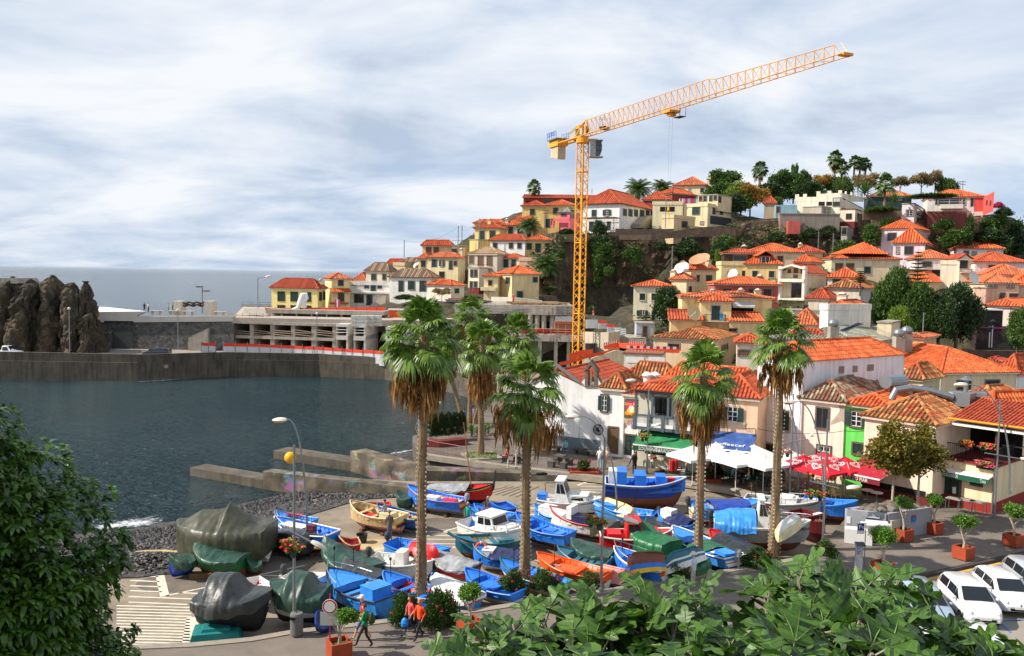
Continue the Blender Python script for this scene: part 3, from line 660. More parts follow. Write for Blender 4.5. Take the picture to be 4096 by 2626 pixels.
HS('E','yellow hilltop house with one dark shuttered window below the long red fascia',204,100,330,345,372,640,322,14,(226,200,122),ws=[('L',205,433,44,56)],Lv=7)
HS('E','yellow hilltop house with a small chimney, left of the crane mast',203,332,640,660,366,640,314,10,(226,200,122),ws=[('L',443,421,46,56),('L',360,552,42,90,'D'),('L',413,535,20,60,'D')],CH=[(523,325,.6)],Lv=7)
H=HS('E','bright pink house with a square portico and a grey roof behind the crane mast',198,480,588,690,436,620,394,30,(226,122,130),ti='grey',ws=[('L',528,452,50,42,'d'),('R',612,455,34,78,'d')])
b=MB(PN(226,100,112,.7))
f=H.fl
for x0,x1,y0,y1 in((428,440,505,600),(596,610,505,600),(428,612,505,524)):
 a0,zt=f.hit('E',x0,y0);a1,zb=f.hit('E',x1,y1);b.sb(f,[(a0,zb),(a1,zb),(a1,zt),(a0,zt)],.6,1,0)
b.bd('portico',H.o)
H=HS('E','large white villa with a broad orange hip roof at the top of the cliff',190,715,1100,1440,346,650,226,30,(238,236,232),se=.5,ov=.6,ws=[('L',838,446,40,62,'g'),('L',970,441,84,60,'o'),('L',810,582,40,92,'D'),('L',988,580,30,90,'D'),('R',1152,437,34,62),('R',1210,442,36,66),('R',1267,444,34,60),('R',1328,460,40,84,'D'),('R',1386,442,34,46),('R',1428,444,18,36)])
b=MB(MQ)
f=H.fl
a0,z=f.hit('E',760,500);a1,z1=f.hit('E',1110,500)
a0,a1=min(a0,a1),max(a0,a1)
z=(z+z1)/2
for i in rg(15):
 q=a0+(a1-a0)*i/14;b.TU([f.at(q,z,0),f.at(q,z,4)],.06,0,4)
for q in(.6,3.8):b.TU([f.at(a0,z-.08,q),f.at(a1,z-.08,q)],.07,0,4)
for q in(a0,(a0+a1)/2,a1):b.TU([f.at(q,z-3.2,3.7),f.at(q,z,3.7)],.08,0,5)
b.bd('pergola',H.o)
b=MB(MC,MW)
f=H.fr
P1=[f.hit('E',x,y)for x,y in((1215,600),(1215,560),(1300,480),(1345,480),(1360,470),(1500,490),(1520,600))]
b.sb(f,P1,.3,2.2,0)
b.bd('stair_wall',H.o)
HS('E','low house with an orange hip roof behind the white villa',214,1340,1600,1632,306,420,236,20,(150,70,56),Lv=12,ti='orange')
HS('E','orange roofed house with a dark red gable wall behind the laundry terrace',222,1482,1640,1892,240,400,194,55,(156,72,62),ti='orange')
HS('E','cream hilltop house with a tall chimney and two small windows, highest house by the trees',226,1660,1983,2058,156,330,84,22,(234,218,176),ws=[('L',1820,206,26,38,'w'),('L',1947,211,36,48)],CH=[(2025,58,.9)],fm=ML,ov=.5)
H=HS('E','modern flat roofed cream house with roof rooms and a dark garage at the cliff edge',190,1758,2006,2250,362,600,None,38,(230,214,172),RO='parapet',ws=[('L',1885,418,70,80,'g'),('L',1742,408,16,16,'d'),('L',1945,547,34,26,'w'),('R',2068,420,24,80,'D'),('R',2145,425,26,76,'D')])
wp(H,'R','E',2030,2240,468,582,mat('slate_board',S(56,62,66),.8,.1),.06,'garage_door')
q=H
H=HS('E','upper roof rooms of the modern flat roofed cream house with a row of doors',192.5,1905,2110,2255,256,350,None,38,(228,210,168),RO='flat',HC=0,drop=1.5,ws=[('L',1932,296,26,44,'d'),('L',1978,299,28,58,'D'),('L',2037,297,28,60,'D'),('L',2083,288,26,44,'d'),('R',2127,306,24,64,'D')])
H=HS('E','cream annexe with one dark square window on the terrace wall above the cliff',184,1535,1658,1876,482,640,None,45,(222,200,156),RO='parapet',ws=[('R',1766,560,54,56,'d')])
HS('E','terraced cream block with a shaded veranda between the villa and the laundry terrace',193,1440,1750,1775,345,560,None,12,(230,218,180),RO='parapet',Lv=7,ws=[('L',1590,405,150,50,'x')])
H=HS('H','weathered tan house with a small orange roof at the cliff edge below the trees',194,1105,1228,1290,716,880,668,22,(170,152,128),ws=(),ti='red')
H=HS('H','roofless ruin with a faded blue wall above the cliff',191,1232,1464,1520,736,850,None,10,(140,174,184),RO='none',Lv=5,ws=[('L',1256,788,28,62,'d')])
H=HS('H','long grey retaining block along the cliff top under the faded blue wall',188,1278,1928,1936,838,950,None,6,(150,138,126),RO='flat',Lv=6)
HS('H','small pink washed outhouse perched on the cliff below the grey block',186,1366,1500,1512,908,1010,None,10,(196,96,88),RO='none',Lv=3,drop=.8,HC=0)
H=HS('H','white flat roofed house with a stepped parapet of short pillars on the hilltop',191,1450,1938,2182,640,800,None,30,(236,228,206),RO='none',ws=[('L',1730,706,66,78,'x'),('L',1812,706,60,78,'x'),('L',1892,704,70,86,'g')])
b=MB(H.wm)
f=H.fl
PT=[f.hit('H',x,y)for x,y in((1452,700),(1452,650),(1690,648),(1690,616),(1930,604),(1938,700))]
b.sb(f,PT,-.3,.02,0)
for x,y in((1462,620),(1548,616),(1695,588),(1812,582),(1930,576)):
 a,z=f.hit('H',x,y);b.sb(f,[(a-.4,z-1.5),(a+.4,z-1.5),(a+.4,z),(a-.4,z)],-.32,.04,0)
f=H.fr
PT=[f.hit('H',x,y)for x,y in((1938,700),(1938,604),(2180,652),(2180,700))]
b.sb(f,PT,-.3,.02,0)
for x,y in((2000,588),(2060,596),(2120,606),(2172,620)):
 a,z=f.hit('H',x,y);b.sb(f,[(a-.35,z-1.3),(a+.35,z-1.3),(a+.35,z),(a-.35,z)],-.32,.04,0)
b.bd('parapet',H.o)
wp(H,'R','H',1955,2175,672,772,MD,.03,'veranda')
wp(H,'R','H',1945,2182,770,800,H.wm,.8,'balcony')
HS('H','white corner tower with two brown framed windows and a dark red base on the cliff',189,1935,2094,2180,782,952,None,32,(232,222,198),RO='flat',base=(120,38,36),TM=PN(130,60,50,.8),ws=[('L',2025,859,50,50,'d'),('R',2130,860,26,52,'d')],fm=PN(120,52,44,.8))
HS('H','grey rendered annexe with one barred window beside the white corner tower',189.5,1525,1730,1938,752,845,None,50,(170,160,148),RO='flat',HC=0,drop=.6,ws=[('R',1782,798,50,44,'w')])
HS('H','small grey hut with a barred window hanging on the cliff below the white corner tower',186,1944,2010,2084,976,1095,None,40,(160,156,150),RO='flat',HC=0,drop=.5,ws=[('L',1976,1020,44,74,'d')])
HS('I','old low house with a patched brown roof and a dark green wall on the hilltop',216,650,1090,1112,640,760,572,10,(52,72,68),ti='old',Lv=8,ws=[('L',950,665,60,40,'w')])
H=HS('I','white bay fronted block with two paned windows below the vine pergola',186,985,1120,1262,722,890,None,32,(232,226,226),RO='flat',ws=[('L',1066,823,70,64,'w'),('R',1178,823,70,64,'w')],fm=PN(110,86,76,.8))
H=HS('I','long hilltop house with a bright orange roof, a coral red gable and a glazed veranda',191,1262,1868,1976,645,830,580,20,(226,218,208),RO='hip',Lv=9,ws=[('L',1500,690,250,80,'w'),('L',1640,690,60,90,'w'),('L',1363,690,22,90,'D'),('L',1745,710,20,84,'D'),('R',1906,710,16,50,'d'),('R',1946,716,14,50,'d')])
wp(H,'R','I',1870,1974,648,806,wallm(222,92,84),.02,'red_gable')
wp(H,'L','I',1772,1866,648,806,wallm(222,92,84),.02,'red_wall')
wp(H,'L','I',1400,1640,735,776,H.wm,.9,'balcony')
HS('I','brick coloured terrace block with a shaded opening under the glazed veranda',187,1262,1690,1720,805,905,None,12,(140,82,74),RO='none',Lv=3)
HS('I','tall white house under three joined orange hip roofs at the foot of the ivy cliff',179,765,1100,1482,990,1285,922,42,(230,216,222),ws=[('L',875,1080,84,78,'d')],fm=MT,se=.5)
HS('I','white house with a bay corner and wide windows in front of three joined roofs',169,890,1240,1572,1150,1325,1054,30,(232,214,224),ws=[('L',938,1230,28,70,'w'),('L',1058,1228,86,84,'d'),('R',1290,1218,110,74,'b'),('R',1440,1215,120,30,'x')],fm=MT,se=.5)
HS('I','white house with a broad orange hip roof at the far right foot of the hill',177,1582,2085,2112,1212,1320,1116,16,(230,220,218),ws=[('L',1682,1258,46,38,'d'),('L',1765,1262,38,38,'w'),('L',1952,1258,72,30,'d')],Lv=11,se=.5)
H=HS('I','cream house with a steep two tier pointed orange roof below the cliff',160,220,962,985,1325,1485,1255,6,(222,206,172),ws=[('L',298,1412,72,76,'b'),('L',420,1412,72,76,'b'),('L',607,1442,62,66,'g')],fm=MT,Lv=9,se=.5)
b=MB(TL['orange'])
top=dp('I',570,1140,164.5)
zz=dp('I',570,1275,164.5).z
l_,r_=dp('I',325,1275,163),dp('I',800,1275,163)
q=[V(l_.x,160.5,zz),V(r_.x,160.5,zz),V(r_.x,169,zz),V(l_.x,169,zz)]
for i in rg(4):ribs(b,[q[i],q[(i+1)%4],top],TL['orange'],.5,0)
b.bd('upper_roof',H.o)
HS('G','pink white house with one dark window, its small orange roof just behind the young pine',160,1185,1560,1590,350,470,268,14,(230,214,216),ws=[('L',1305,405,86,46,'d')],fm=MT,Lv=8)
H=HS('G','cream house with a narrow red doored gable tower and small balcony',151,1445,1640,1880,392,600,None,30,(226,214,190),RO='parapet',ws=[])
H2=HS('G','narrow gable tower with a tall dark red framed door above a small balcony',150,1640,1762,1770,352,600,308,8,(222,206,182),RO='gv',ti='red',Lv=7,HC=0,ws=[('L',1680,406,62,86,'D')],fm=PN(132,34,40,.8))
balcony(H2,'L','G',1642,1758,456,490,.9,slabm=ML)
HS('G','long pink white house under a wide orange hip roof at the far right',158,1800,2330,2400,386,520,292,12,(228,216,210),ws=[('L',1970,446,58,58,'d')],fm=MT,Lv=11)
HS('G','house with an orange roof, cut by the right edge, above the small framed windows',150,1910,2400,2440,518,640,418,16,(222,206,180),Lv=12)
HS('G','cream house with two small white framed windows under an orange roof at the far right',141,1895,2250,2262,600,780,514,8,(218,198,164),ws=[('L',1983,623,80,40,'w'),('L',2162,626,62,40,'w'),('L',2195,735,86,52,'d'),('L',2078,726,46,50,'d')],fm=MT,Lv=9)
HS('G','orange roofed house at the right edge, right of the two small white framed windows',142,2175,2480,2500,628,760,524,20,(222,204,176),Lv=10)
HS('G','house with a broad orange roof above the awning terrace at the right edge',127,1925,2260,2500,842,980,755,42,(226,210,196))
HS('G','pink washed wall block with a round lamp behind the dark trees at the right',138,1790,1910,2050,650,860,None,40,(216,178,156),RO='flat',HC=1)
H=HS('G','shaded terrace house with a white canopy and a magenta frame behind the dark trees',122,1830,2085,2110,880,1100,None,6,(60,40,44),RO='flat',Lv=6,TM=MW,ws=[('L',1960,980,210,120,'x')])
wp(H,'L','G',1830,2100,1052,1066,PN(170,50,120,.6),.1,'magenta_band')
HS('G','small orange pyramid roof house behind the pale green tree',148,1105,1340,1512,590,700,486,42,(220,200,166))
H=HS('G','terrace house with a dark pergola roof behind the young pine',154,1070,1450,1470,470,640,None,6,(196,168,140),RO='flat',Lv=5,TM=PN(70,48,44,.8),ws=[('L',1400,500,90,60,'x')])
HS('G','small cream house with a bright orange pointed roof in front of the two tier roof',136,285,610,735,545,680,448,28,(206,200,188),ws=[('L',375,590,70,60,'g')],Lv=6)
HS('G','old house with a lichened brown roof left of the big trees',126,290,625,800,652,820,566,30,(214,206,190),ti='old',ws=[('R',750,735,44,88,'D')],se=.42)
HS('G','dark red roofed lean-to below the balcony house',124,85,290,385,762,860,655,40,(200,188,170),ti='red')
H=HS('F','tall house with two stacked open loggias under a white gable',136,1805,2092,2330,560,1000,458,34,(222,208,178),RO='gv',ti='red',ov=.3,fm=ML,ws=[('L',1900,540,40,56,'b'),('L',1975,555,52,120,'B'),('L',2050,540,40,56,'b'),('L',1990,760,130,170,'d')])
b=MB(wallm(236,230,216))
f=H.fl
for x0,x1,y0,y1,o_ in((1803,1816,480,870,1.4),(2080,2096,480,870,1.4),(1803,2096,622,664,1.5),(1803,2096,845,875,1.5)):
 a0,zt=f.hit('F',x0,y0);a1,zb=f.hit('F',x1,y1);b.sb(f,[(a0,zb),(a1,zb),(a1,zt),(a0,zt)],.05,o_,0)
PT=[f.hit('F',x,y)for x,y in((1800,505),(1950,458),(2098,500),(2098,520),(1950,478),(1800,522))]
b.sb(f,PT,.05,1.5,0)
b.bd('loggia',H.o)
H=HS('G','plain white rooftop box with a parapet, left of the big trees',108,205,292,730,850,1150,None,62,(232,226,216),RO='parapet',drop=4)
H2=HS('G','orange hip roof with a square white chimney rising behind the white rooftop box',112,276,500,702,858,950,775,35,(226,216,200),CH=[(438,700,1.2)],HC=0)
H=HS('G','cream house with a grey tiled roof carrying solar panels and one dark stone framed window',97,330,620,1222,1218,1445,1040,40,(222,206,178),ti='grey',Lu=11,ws=[('R',1090,1352,74,108,'d')],fm=MT,se=.4,nr=1)
b=MB(mat('solar_glass',(.02,.03,.06),.15,0,spec=.7),MS)
q=[dp('G',x,y,103)for x,y in((408,1082),(470,1095),(650,1018),(590,1005))]
b.FA(q,0)
for i in rg(4):b.TU([q[i],q[(i+1)%4]],.06,1,4)
for i in(0,1):b.TU([q[i]-Zz(1.2),q[i]],.05,1,4)
for i in rg(1,6):b.TU([q[0].lerp(q[3],i/6),q[1].lerp(q[2],i/6)],.02,1,3)
b.bd('solar_panel',H.roof)
HS('G','plain cream box with a flat top between the grey tiled roof and the big trees',106,795,940,1050,1010,1150,None,35,(230,214,180),RO='flat',HC=0)
HS('G','tiny orange roofed store with a peach wall right of the silver roof fans',101,1110,1270,1400,1158,1300,1132,40,(216,182,140),ti='orange',HC=0)
HS('F','cream house with pot plants and open green shutters at its foot, left of the magnolia',141,100,540,600,715,1095,645,12,(238,226,196),ws=[('L',202,832,62,76),('L',340,832,62,76),('L',200,1021,128,70,'o'),('L',332,1050,44,112,'D'),('L',430,1014,84,44,'o')],fm=ML,Lv=8)
HS('F','cream house with a tall white capped chimney behind the magnolia tree',147,540,712,808,634,850,560,36,(236,216,174),ws=[('R',752,755,28,76)],CH=[(563,522,.9)])
HS('F','peach house with a big satellite dish on its pyramid roof',151,672,812,1052,516,820,428,46,(234,208,160),ws=[('L',790,640,1,1,'d'),('R',843,618,36,76),('R',968,618,70,72)],fm=ML,CH=[(962,398,.8)])
H=HS('F','cream house with a shaded roof terrace of red pots and a half open shutter',157,1115,1395,1402,452,680,None,6,(232,212,160),RO='parapet',Lv=7,ws=[('L',1238,568,106,64,'o'),('L',1370,570,38,78,'D')],fm=ML)
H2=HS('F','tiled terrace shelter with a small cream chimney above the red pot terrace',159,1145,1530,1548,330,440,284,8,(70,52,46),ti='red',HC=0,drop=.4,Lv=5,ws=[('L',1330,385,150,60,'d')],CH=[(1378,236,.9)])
H=HS('F','yellow house with two shuttered windows and a tiled dormer in its orange roof',153,1395,1800,1880,458,650,360,18,(232,204,140),ws=[('L',1502,570,60,74),('L',1695,572,60,74)],fm=mat('pink_stone',S(200,170,160),.8,.1))
b=MB([wallm(170,100,80),MG,MW]+TL['orange'])
p=dp('F',1615,415,154.2)
b.box((p.x,p.y+.8,p.z),(2.1,2.2,1.7),0)
b.box((p.x,p.y-.33,p.z),(1.5,.06,1.3),1)
for dx in(-.7,0,.7):b.box((p.x+dx,p.y-.37,p.z),(.08,.05,1.3),2)
ribs(b,[p+V(-1.5,-.6,.8),p+V(-1.5,2.6,.8),p+V(0,2.6,1.7),p+V(0,-.6,1.7)],TL['orange'],.4,0)
ribs(b,[p+V(1.5,2.6,.8),p+V(1.5,-.6,.8),p+V(0,-.6,1.7),p+V(0,2.6,1.7)],TL['orange'],.4,0)
b.bd('dormer',H.roof)
HS('F','broad cream house under a trapezoid orange roof, directly below the cliff pole',163,1440,2050,2070,318,480,228,8,(228,210,172),ws=[('L',1793,394,56,58,'d')],fm=MT,Lv=9)
HS('F','olive cream house with a dull brown roof right of the trapezoid orange roof',169,1945,2285,2312,316,480,250,10,(212,196,146),ti='red',Lv=9,CH=[(2028,212,.8)])
HS('F','small orange pyramid roof on a cream turret above the loggia house',148,1970,2150,2278,432,500,354,35,(222,204,160))
H=HS('F','long dusky pink house with a white capped pink chimney and bright tiled roof',137,1040,1790,1800,694,870,613,5,(184,92,84),ws=[('L',1645,786,84,84,'d'),('L',1470,766,80,44,'d'),('L',1180,758,90,36,'d')],CH=[(1562,578,1)],Lv=8)
H=HS('F','large yellow house with a projecting balcony block and a blue chair on the balcony',124,660,1700,1720,850,1240,785,6,(232,208,150),Lv=9,CH=[(1535,745,.9),(1340,738,.8),(1015,745,.8)],se=.45)
wp(H,'L','F',1232,1482,885,1000,MD,.03,'loggia_opening')
b=MB(mat('grey_awning',S(190,188,184),.8,.08),MI)
f=H.fl
a0,zt=f.hit('F',1228,882);a1,zb=f.hit('F',1482,938)
b.FA([f.at(a0,zt,.1),f.at(a1,zt,.1),f.at(a1,zb,1.5),f.at(a0,zb,1.5)],0)
b.FA([f.at(a0,zb,1.5),f.at(a1,zb,1.5),f.at(a1,zb-.25,1.5),f.at(a0,zb-.25,1.5)],0)
b.bd('awning',H.o)
H3=HS('F','projecting front block of the yellow house with a tall green balcony door',120.5,880,1232,1480,884,1260,803,8,(234,210,152),Lv=4.2,HC=0,ws=[('L',1048,1020,88,165,'D'),('L',1245,1218,2,2,'d')],fm=PN(150,150,160,.8),se=.45)
balcony(H3,'L','F',922,1152,1032,1112,1.1)
b=MB(PN(40,150,210,.5),MW)
a,z=H3.fl.hit('F',1115,1112)
p=H3.fl.at(a,z,.5)
b.box((p.x,p.y,p.z+.42),(.5,.5,.06),0);b.box((p.x,p.y+.25,p.z+.75),(.5,.05,.6),0)
for i,j in((-1,-1),(1,-1),(-1,1),(1,1)):b.box((p.x+i*.22,p.y+j*.22,p.z+.2),(.05,.05,.4),0)
tag(b.bd('chair'),'blue plastic chair on the balcony of the large yellow house','chair')
HS('F','low orange lean-to roof carrying a pale satellite dish, left of the balcony block',119,528,884,890,1102,1290,985,8,(230,206,150),RO='shed',Lv=4.5,HC=0,se=.42)
HS('F','low orange lean-to roof right of the balcony block',119,1212,1590,1600,1118,1290,1016,6,(232,208,158),RO='shed',Lv=4.5,HC=0,se=.42,ws=[('L',1245,1218,90,34,'d')])
HS('F','house with an old lichened tile roof behind the second palm from the right',108,330,1040,1310,1330,1560,1188,26,(214,186,150),ti='old',ws=[('L',565,1400,125,46,'d'),('R',1150,1420,70,60,'d')],nr=1,se=.4,CH=())
HS('F','small pale house with a dark red shutter and red white tape across it',104,1295,1600,1640,1372,1560,1268,14,(226,212,196),ws=[('L',1376,1482,128,60,'b')],nr=1,se=.36,Lv=6)
HS('F','house with a bright orange roof right of the rightmost palm crown',113,1930,2200,2260,1160,1290,974,30,(224,208,180),nr=1,se=.4)
HS('F','weathered orange roof low between the rightmost palm and the grey tiled roof',101,1830,2330,2400,1345,1520,1205,34,(222,206,180),nr=1,se=.4,ti='red')
HS('G','low white house with a small dark window behind the rightmost palm crown',118,-60,205,215,890,1010,None,10,(220,212,198),RO='flat',Lv=5,ws=[('L',55,850,40,50,'d')],HC=0)
def TX(s,name,PA,FA,a,z,h,m,out=.02,tilt=None,align='CENTER',width=None):
 cu=bpy.data.curves.new(name,'FONT');cu.body=s;cu.size=h;cu.extrude=.008;cu.align_x=align;cu.align_y='CENTER';cu.resolution_u=2;cu.materials.append(m);o=OB.new(name,cu);COL.objects.link(o);bpy.context.view_layer.update();me=bpy.data.meshes.new_from_object(o.evaluated_get(bpy.context.evaluated_depsgraph_get()));OB.remove(o);o=OB.new(name,me);COL.objects.link(o);p=FA.at(a,z,out);ex=Zz(1).cross(FA.n).normalized();ez=FA.n if tilt is None else tilt.normalized();ey=ez.cross(ex);M=Matrix(((ex.x,ey.x,ez.x,p.x),(ex.y,ey.y,ez.y,p.y),(ex.z,ey.z,ez.z,p.z),(0,0,0,1)))
 if width:
  bpy.context.view_layer.update();M=M@Matrix.Diagonal((width/max(o.dimensions.x,.01),1,1,1))
 if PA:
  o.parent=PA;o.matrix_basis=(Matrix.Translation(parent_loc(PA))@Matrix.Rotation(parent_rz(PA),4,'Z')).inverted()@M
 else:
  o.matrix_world=M
 return o
def awning(PA,FA,c,x0,y0,x1,y1,out,drop,m,valance=.32,vm=None,name='awning',stripe=None):
 a0,z0=FA.hit(c,x0,y0);a1,z1=FA.hit(c,x1,y1);z=(z0+z1)/2;b=MB(m,vm or m,MW);n=10;rw=[]
 for j in rg(5):
  f=j/4;rw.append([FA.at(a0+(a1-a0)*i/n,z-drop*f-.06*sin(pi*f),.06+out*f)for i in rg(n+1)])
 b.gd(rw,0);zf=z-drop;b.sb(FA,[(min(a0,a1),zf-.07),(max(a0,a1),zf-.07),(max(a0,a1),zf+.03),(min(a0,a1),zf+.03)],out+.05,out+.11,2);b.sb(FA,[(min(a0,a1),zf-.07-valance),(max(a0,a1),zf-.07-valance),(max(a0,a1),zf-.07),(min(a0,a1),zf-.07)],out+.07,out+.09,1)
 for q in(a0,a1):
  b.TU([FA.at(q,z-drop*.4,.05),FA.at(q,zf,out)],.025,2,4)
 return b.bd(name,PA),z,zf,a0,a1
W_WHITE=(238,236,234)
P0=gz('J',1000,1390)
TH=28
u0=V(-cos(radians(TH)),sin(radians(TH)),0)
F0=Face(V(P0.x,P0.y,0),u0,(-sin(radians(TH)),-cos(radians(TH)),0))
def d_on(FA,c,x,y):
 a,z=FA.hit(c,x,y);return FA.at(a,z).y
H=HS('J','white chapel with a red tiled roof, a stone bell arch and grey painted base',d_on(F0,'J',490,540),-60,490,500,540,1330,322,TH,W_WHITE,RO='gv',ti='red',Lv=12.5,z0=0,nr=1,ov=.25,name='chapel',cat='chapel',HC=0,cornice=0)
b=MB(H.wm)
fw=[F0.hit('J',x,y)for x,y in((484,1400),(484,548),(550,480),(552,560),(692,560),(694,470),(758,592),(758,1400))]
b.sb(F0,[(a,max(z,-.5))for a,z in fw],-.5,.004,0)
b.bd('front_wall',H.o)
ms=mat('weathered_bell_stone',S(104,94,84),.9,.25,4,.3)
b=MB(ms)
def js(b,f,c,PT,t0,t1,m):
 b.sb(f,[f.hit(c,x,y)for x,y in PT],t0,t1,m)
js(b,F0,'J',((550,568),(590,568),(586,380),(552,380)),-.35,.08,0)
js(b,F0,'J',((656,568),(694,568),(692,385),(658,385)),-.35,.08,0)
js(b,F0,'J',((536,388),(620,262),(622,318),(584,372)),-.42,.14,0)
js(b,F0,'J',((620,262),(710,390),(660,378),(622,318)),-.42,.14,0)
js(b,F0,'J',((548,575),(548,556),(696,556),(696,575)),-.4,.12,0)
o_arch=b.bd('bell_arch',H.o)
b=MB(mat('bronze_bell',S(92,96,78),.5,.2,5,metal=.6))
a,z=F0.hit('J',624,510)
p=F0.at(a,z,-.12)
b.lt(p,[(.22,0),(.19,.08),(.14,.28),(.1,.38),(.02,.43)],0,12)
b.TU([p+Zz(.4),p+Zz(.95)],.03,0,5)
b.bd('bell',o_arch)
b=MB(mat('grey_coping',S(120,118,118),.8,.1))
for x0,y0,x1,y1 in((-60,540,215,326),(215,326,492,540)):
 q0,q1=F0.hit('J',x0,y0),F0.hit('J',x1,y1);b.TU([F0.at(q0[0],q0[1]+.1,0),F0.at(q1[0],q1[1]+.1,0)],.16,0,4)
for x0,y0,x1,y1 in((484,545,550,478),(694,468,758,590)):
 q0,q1=F0.hit('J',x0,y0),F0.hit('J',x1,y1);b.TU([F0.at(q0[0],q0[1]+.04,-.2),F0.at(q1[0],q1[1]+.04,-.2)],.13,0,4)
b.bd('coping',H.o)
b=MB(PN(112,120,128,.8))
aL,aR=F0.hit('J',-60,1200)[0],F0.hit('J',800,1200)[0]
b.sb(F0,[(aR,-.3),(aL,-.3),(aL,1.25),(aR,1.25)],.005,.03,0)
b.bd('painted_base',H.o)
H2=HS('J','white house with a lichened hip roof and an iron cartwheel on its wall',P0.y,745,1005,1190,600,1390,402,TH,W_WHITE,ti='old',Lv=4.5,z0=0,nr=1,ov=.22,fm=MR,HC=0,ws=[('L',773,762,132,180,'o'),('L',872,1195,88,300,'B')])
wl=MB(MR,MI)
a,z=F0.hit('J',705,1066)
ctr=F0.at(a,z,.07)
ex=u0
for r_,w_ in((.44,.045),(.14,.05)):
 wl.TU([ctr+(ex*cos(t*pi/16)+Zz(1)*sin(t*pi/16))*r_ for t in rg(33)],w_,1,5,cap=0)
for t in rg(16):
 dr=ex*cos(t*pi/8)+Zz(1)*sin(t*pi/8);wl.TU([ctr+dr*.1,ctr+dr*.44],.018,1,4)
wl.BL(ctr,.12,1)
wl.bd('cartwheel',H2.o)
a2,_=F0.hit('J',1188,700)
H3=HS('J','narrow white bar front with a bright drinks poster and a green door',F0.at(a2,0).y,1008,1188,1200,662,1390,640,TH,W_WHITE,RO='shed',Lv=4,z0=0,nr=1,ov=.2,HC=0,fm=MR,ws=[('L',1075,1250,110,230,'D')])
f=H3.fl
b=MB(PN(232,60,30,.4),PN(226,30,130,.4),PN(245,200,30,.4),MW,MR,PN(120,40,90,.4))
js(b,f,'J',((1006,930),(1006,715),(1170,722),(1170,935)),0,.05,4)
js(b,f,'J',((1026,902),(1030,742),(1147,745),(1142,908)),.05,.08,0)
js(b,f,'J',((1030,830),(1030,742),(1147,745),(1147,830)),.08,.085,1)
js(b,f,'J',((1030,850),(1060,805),(1120,805),(1145,860),(1120,880),(1050,880)),.085,.09,2)
js(b,f,'J',((1062,805),(1072,788),(1104,788),(1114,805),(1112,845),(1094,868),(1080,868),(1064,845)),.09,.1,3)
js(b,f,'J',((1085,795),(1090,795),(1092,810),(1088,810)),.1,.105,5)
ps=b.bd('poster',H3.o)
a,z=f.hit('J',1088,772);TX('Sunny Bar','lettering',ps,f,a,z,.36,PN(250,220,40,.4),.11,width=1.15)
a,z=f.hit('J',1088,884);TX('Nikitas','lettering',ps,f,a,z,.36,PN(250,220,40,.4),.11,width=1.15)
b=MB(PN(196,160,120,.8),PN(206,178,200,.8),PN(150,118,100,.8),PN(120,100,150,.8))
a,z=f.hit('J',1068,972)
b.sb(f,[(a+.45*cos(t*pi/10),z+.38*sin(t*pi/10))for t in rg(20)],0,.012,0)
js(b,f,'J',((1040,985),(1135,980),(1145,1068),(1070,1030)),0,.016,1)
js(b,f,'J',((990,1110),(990,1000),(1012,985),(1040,1030),(1005,1060),(1005,1112)),0,.014,2)
for x in(1040,1060,1080):js(b,f,'J',((x,1005),(x+10,955),(x+16,955),(x+10,1008)),.014,.022,3)
for x in(1085,1105,1122):js(b,f,'J',((x,1050),(x+5,1005),(x+12,1005),(x+10,1055)),.016,.024,3)
b.bd('painted_mural',H3.o)
d4=66.6
H=HS('J','balcony house with a white lattice balcony above the green souvenir awning',d4,1172,2002,2030,640,1300,470,26,(214,210,190),Lv=7,z0=0,nr=1,ov=.5,HC=0,ws=[('L',1448,800,150,170,'d'),('L',1800,830,150,170,'d')],fm=PN(78,84,92,.6))
gm=PN(86,94,102,.6)
b=MB(gm,MW)
f=H.fl
aR,_=f.hit('J',2002,1000);aL,_=f.hit('J',1175,1000)
zt=f.hit('J',1600,905)[1];zb=f.hit('J',1600,1035)[1]
out=1.3
b.sb(f,[(aR,zb-.25),(aL,zb-.25),(aL,zb),(aR,zb)],0,out,0)
b.sb(f,[(aR,zt-.07),(aL,zt-.07),(aL,zt+.07),(aR,zt+.07)],out-.14,out+.02,0)
n=5
for i in rg(n+1):
 q=aR+(aL-aR)*i/n;b.sb(f,[(q-.13,zb-.3),(q+.13,zb-.3),(q+.13,zt+.1),(q-.13,zt+.1)],out-.16,out+.04,0)
m_=70
for i in rg(m_):
 q=aR+(aL-aR)*(i+.5)/m_;dq=(aL-aR)/m_
 for j in rg(4):
  z0_,z1_=zb+(zt-.1-zb)*j/4,zb+(zt-.1-zb)*(j+1)/4;b.TU([f.at(q-dq*.5,z0_,out-.06),f.at(q+dq*.5,z1_,out-.06)],.022,1,3,cap=0);b.TU([f.at(q+dq*.5,z0_,out-.06),f.at(q-dq*.5,z1_,out-.06)],.022,1,3,cap=0)
b.sb(f,[(aR,zb),(aL,zb),(aL,zb+.28),(aR,zb+.28)],out-.1,out-.03,1)
b.bd('lattice_balcony',H.o)
b=MB(gm)
for x in(1190,1380,1560,1780,1985):
 a,_=f.hit('J',x,700);b.sb(f,[(a-.09,zb),(a+.09,zb),(a+.09,H.ze),(a-.09,H.ze)],out-.2,out-.04,0)
b.sb(f,[(aR,H.ze-.3),(aL,H.ze-.3),(aL,H.ze-.02),(aR,H.ze-.02)],out-.22,out-.02,0)
b.bd('veranda_post',H.o)
b=MB(TL['orange'])
ribs(b,[f.at(aR-.3,H.ze-.02,out+.25),f.at(aL+.3,H.ze-.02,out+.25),f.at(aL+.3,H.ze+.35,.2),f.at(aR-.3,H.ze+.35,.2)],TL['orange'],.3,1)
b.bd('veranda_roof',H.o)
wp(H,'L','J',1250,1960,1100,1420,MD,.03,'shop_opening')
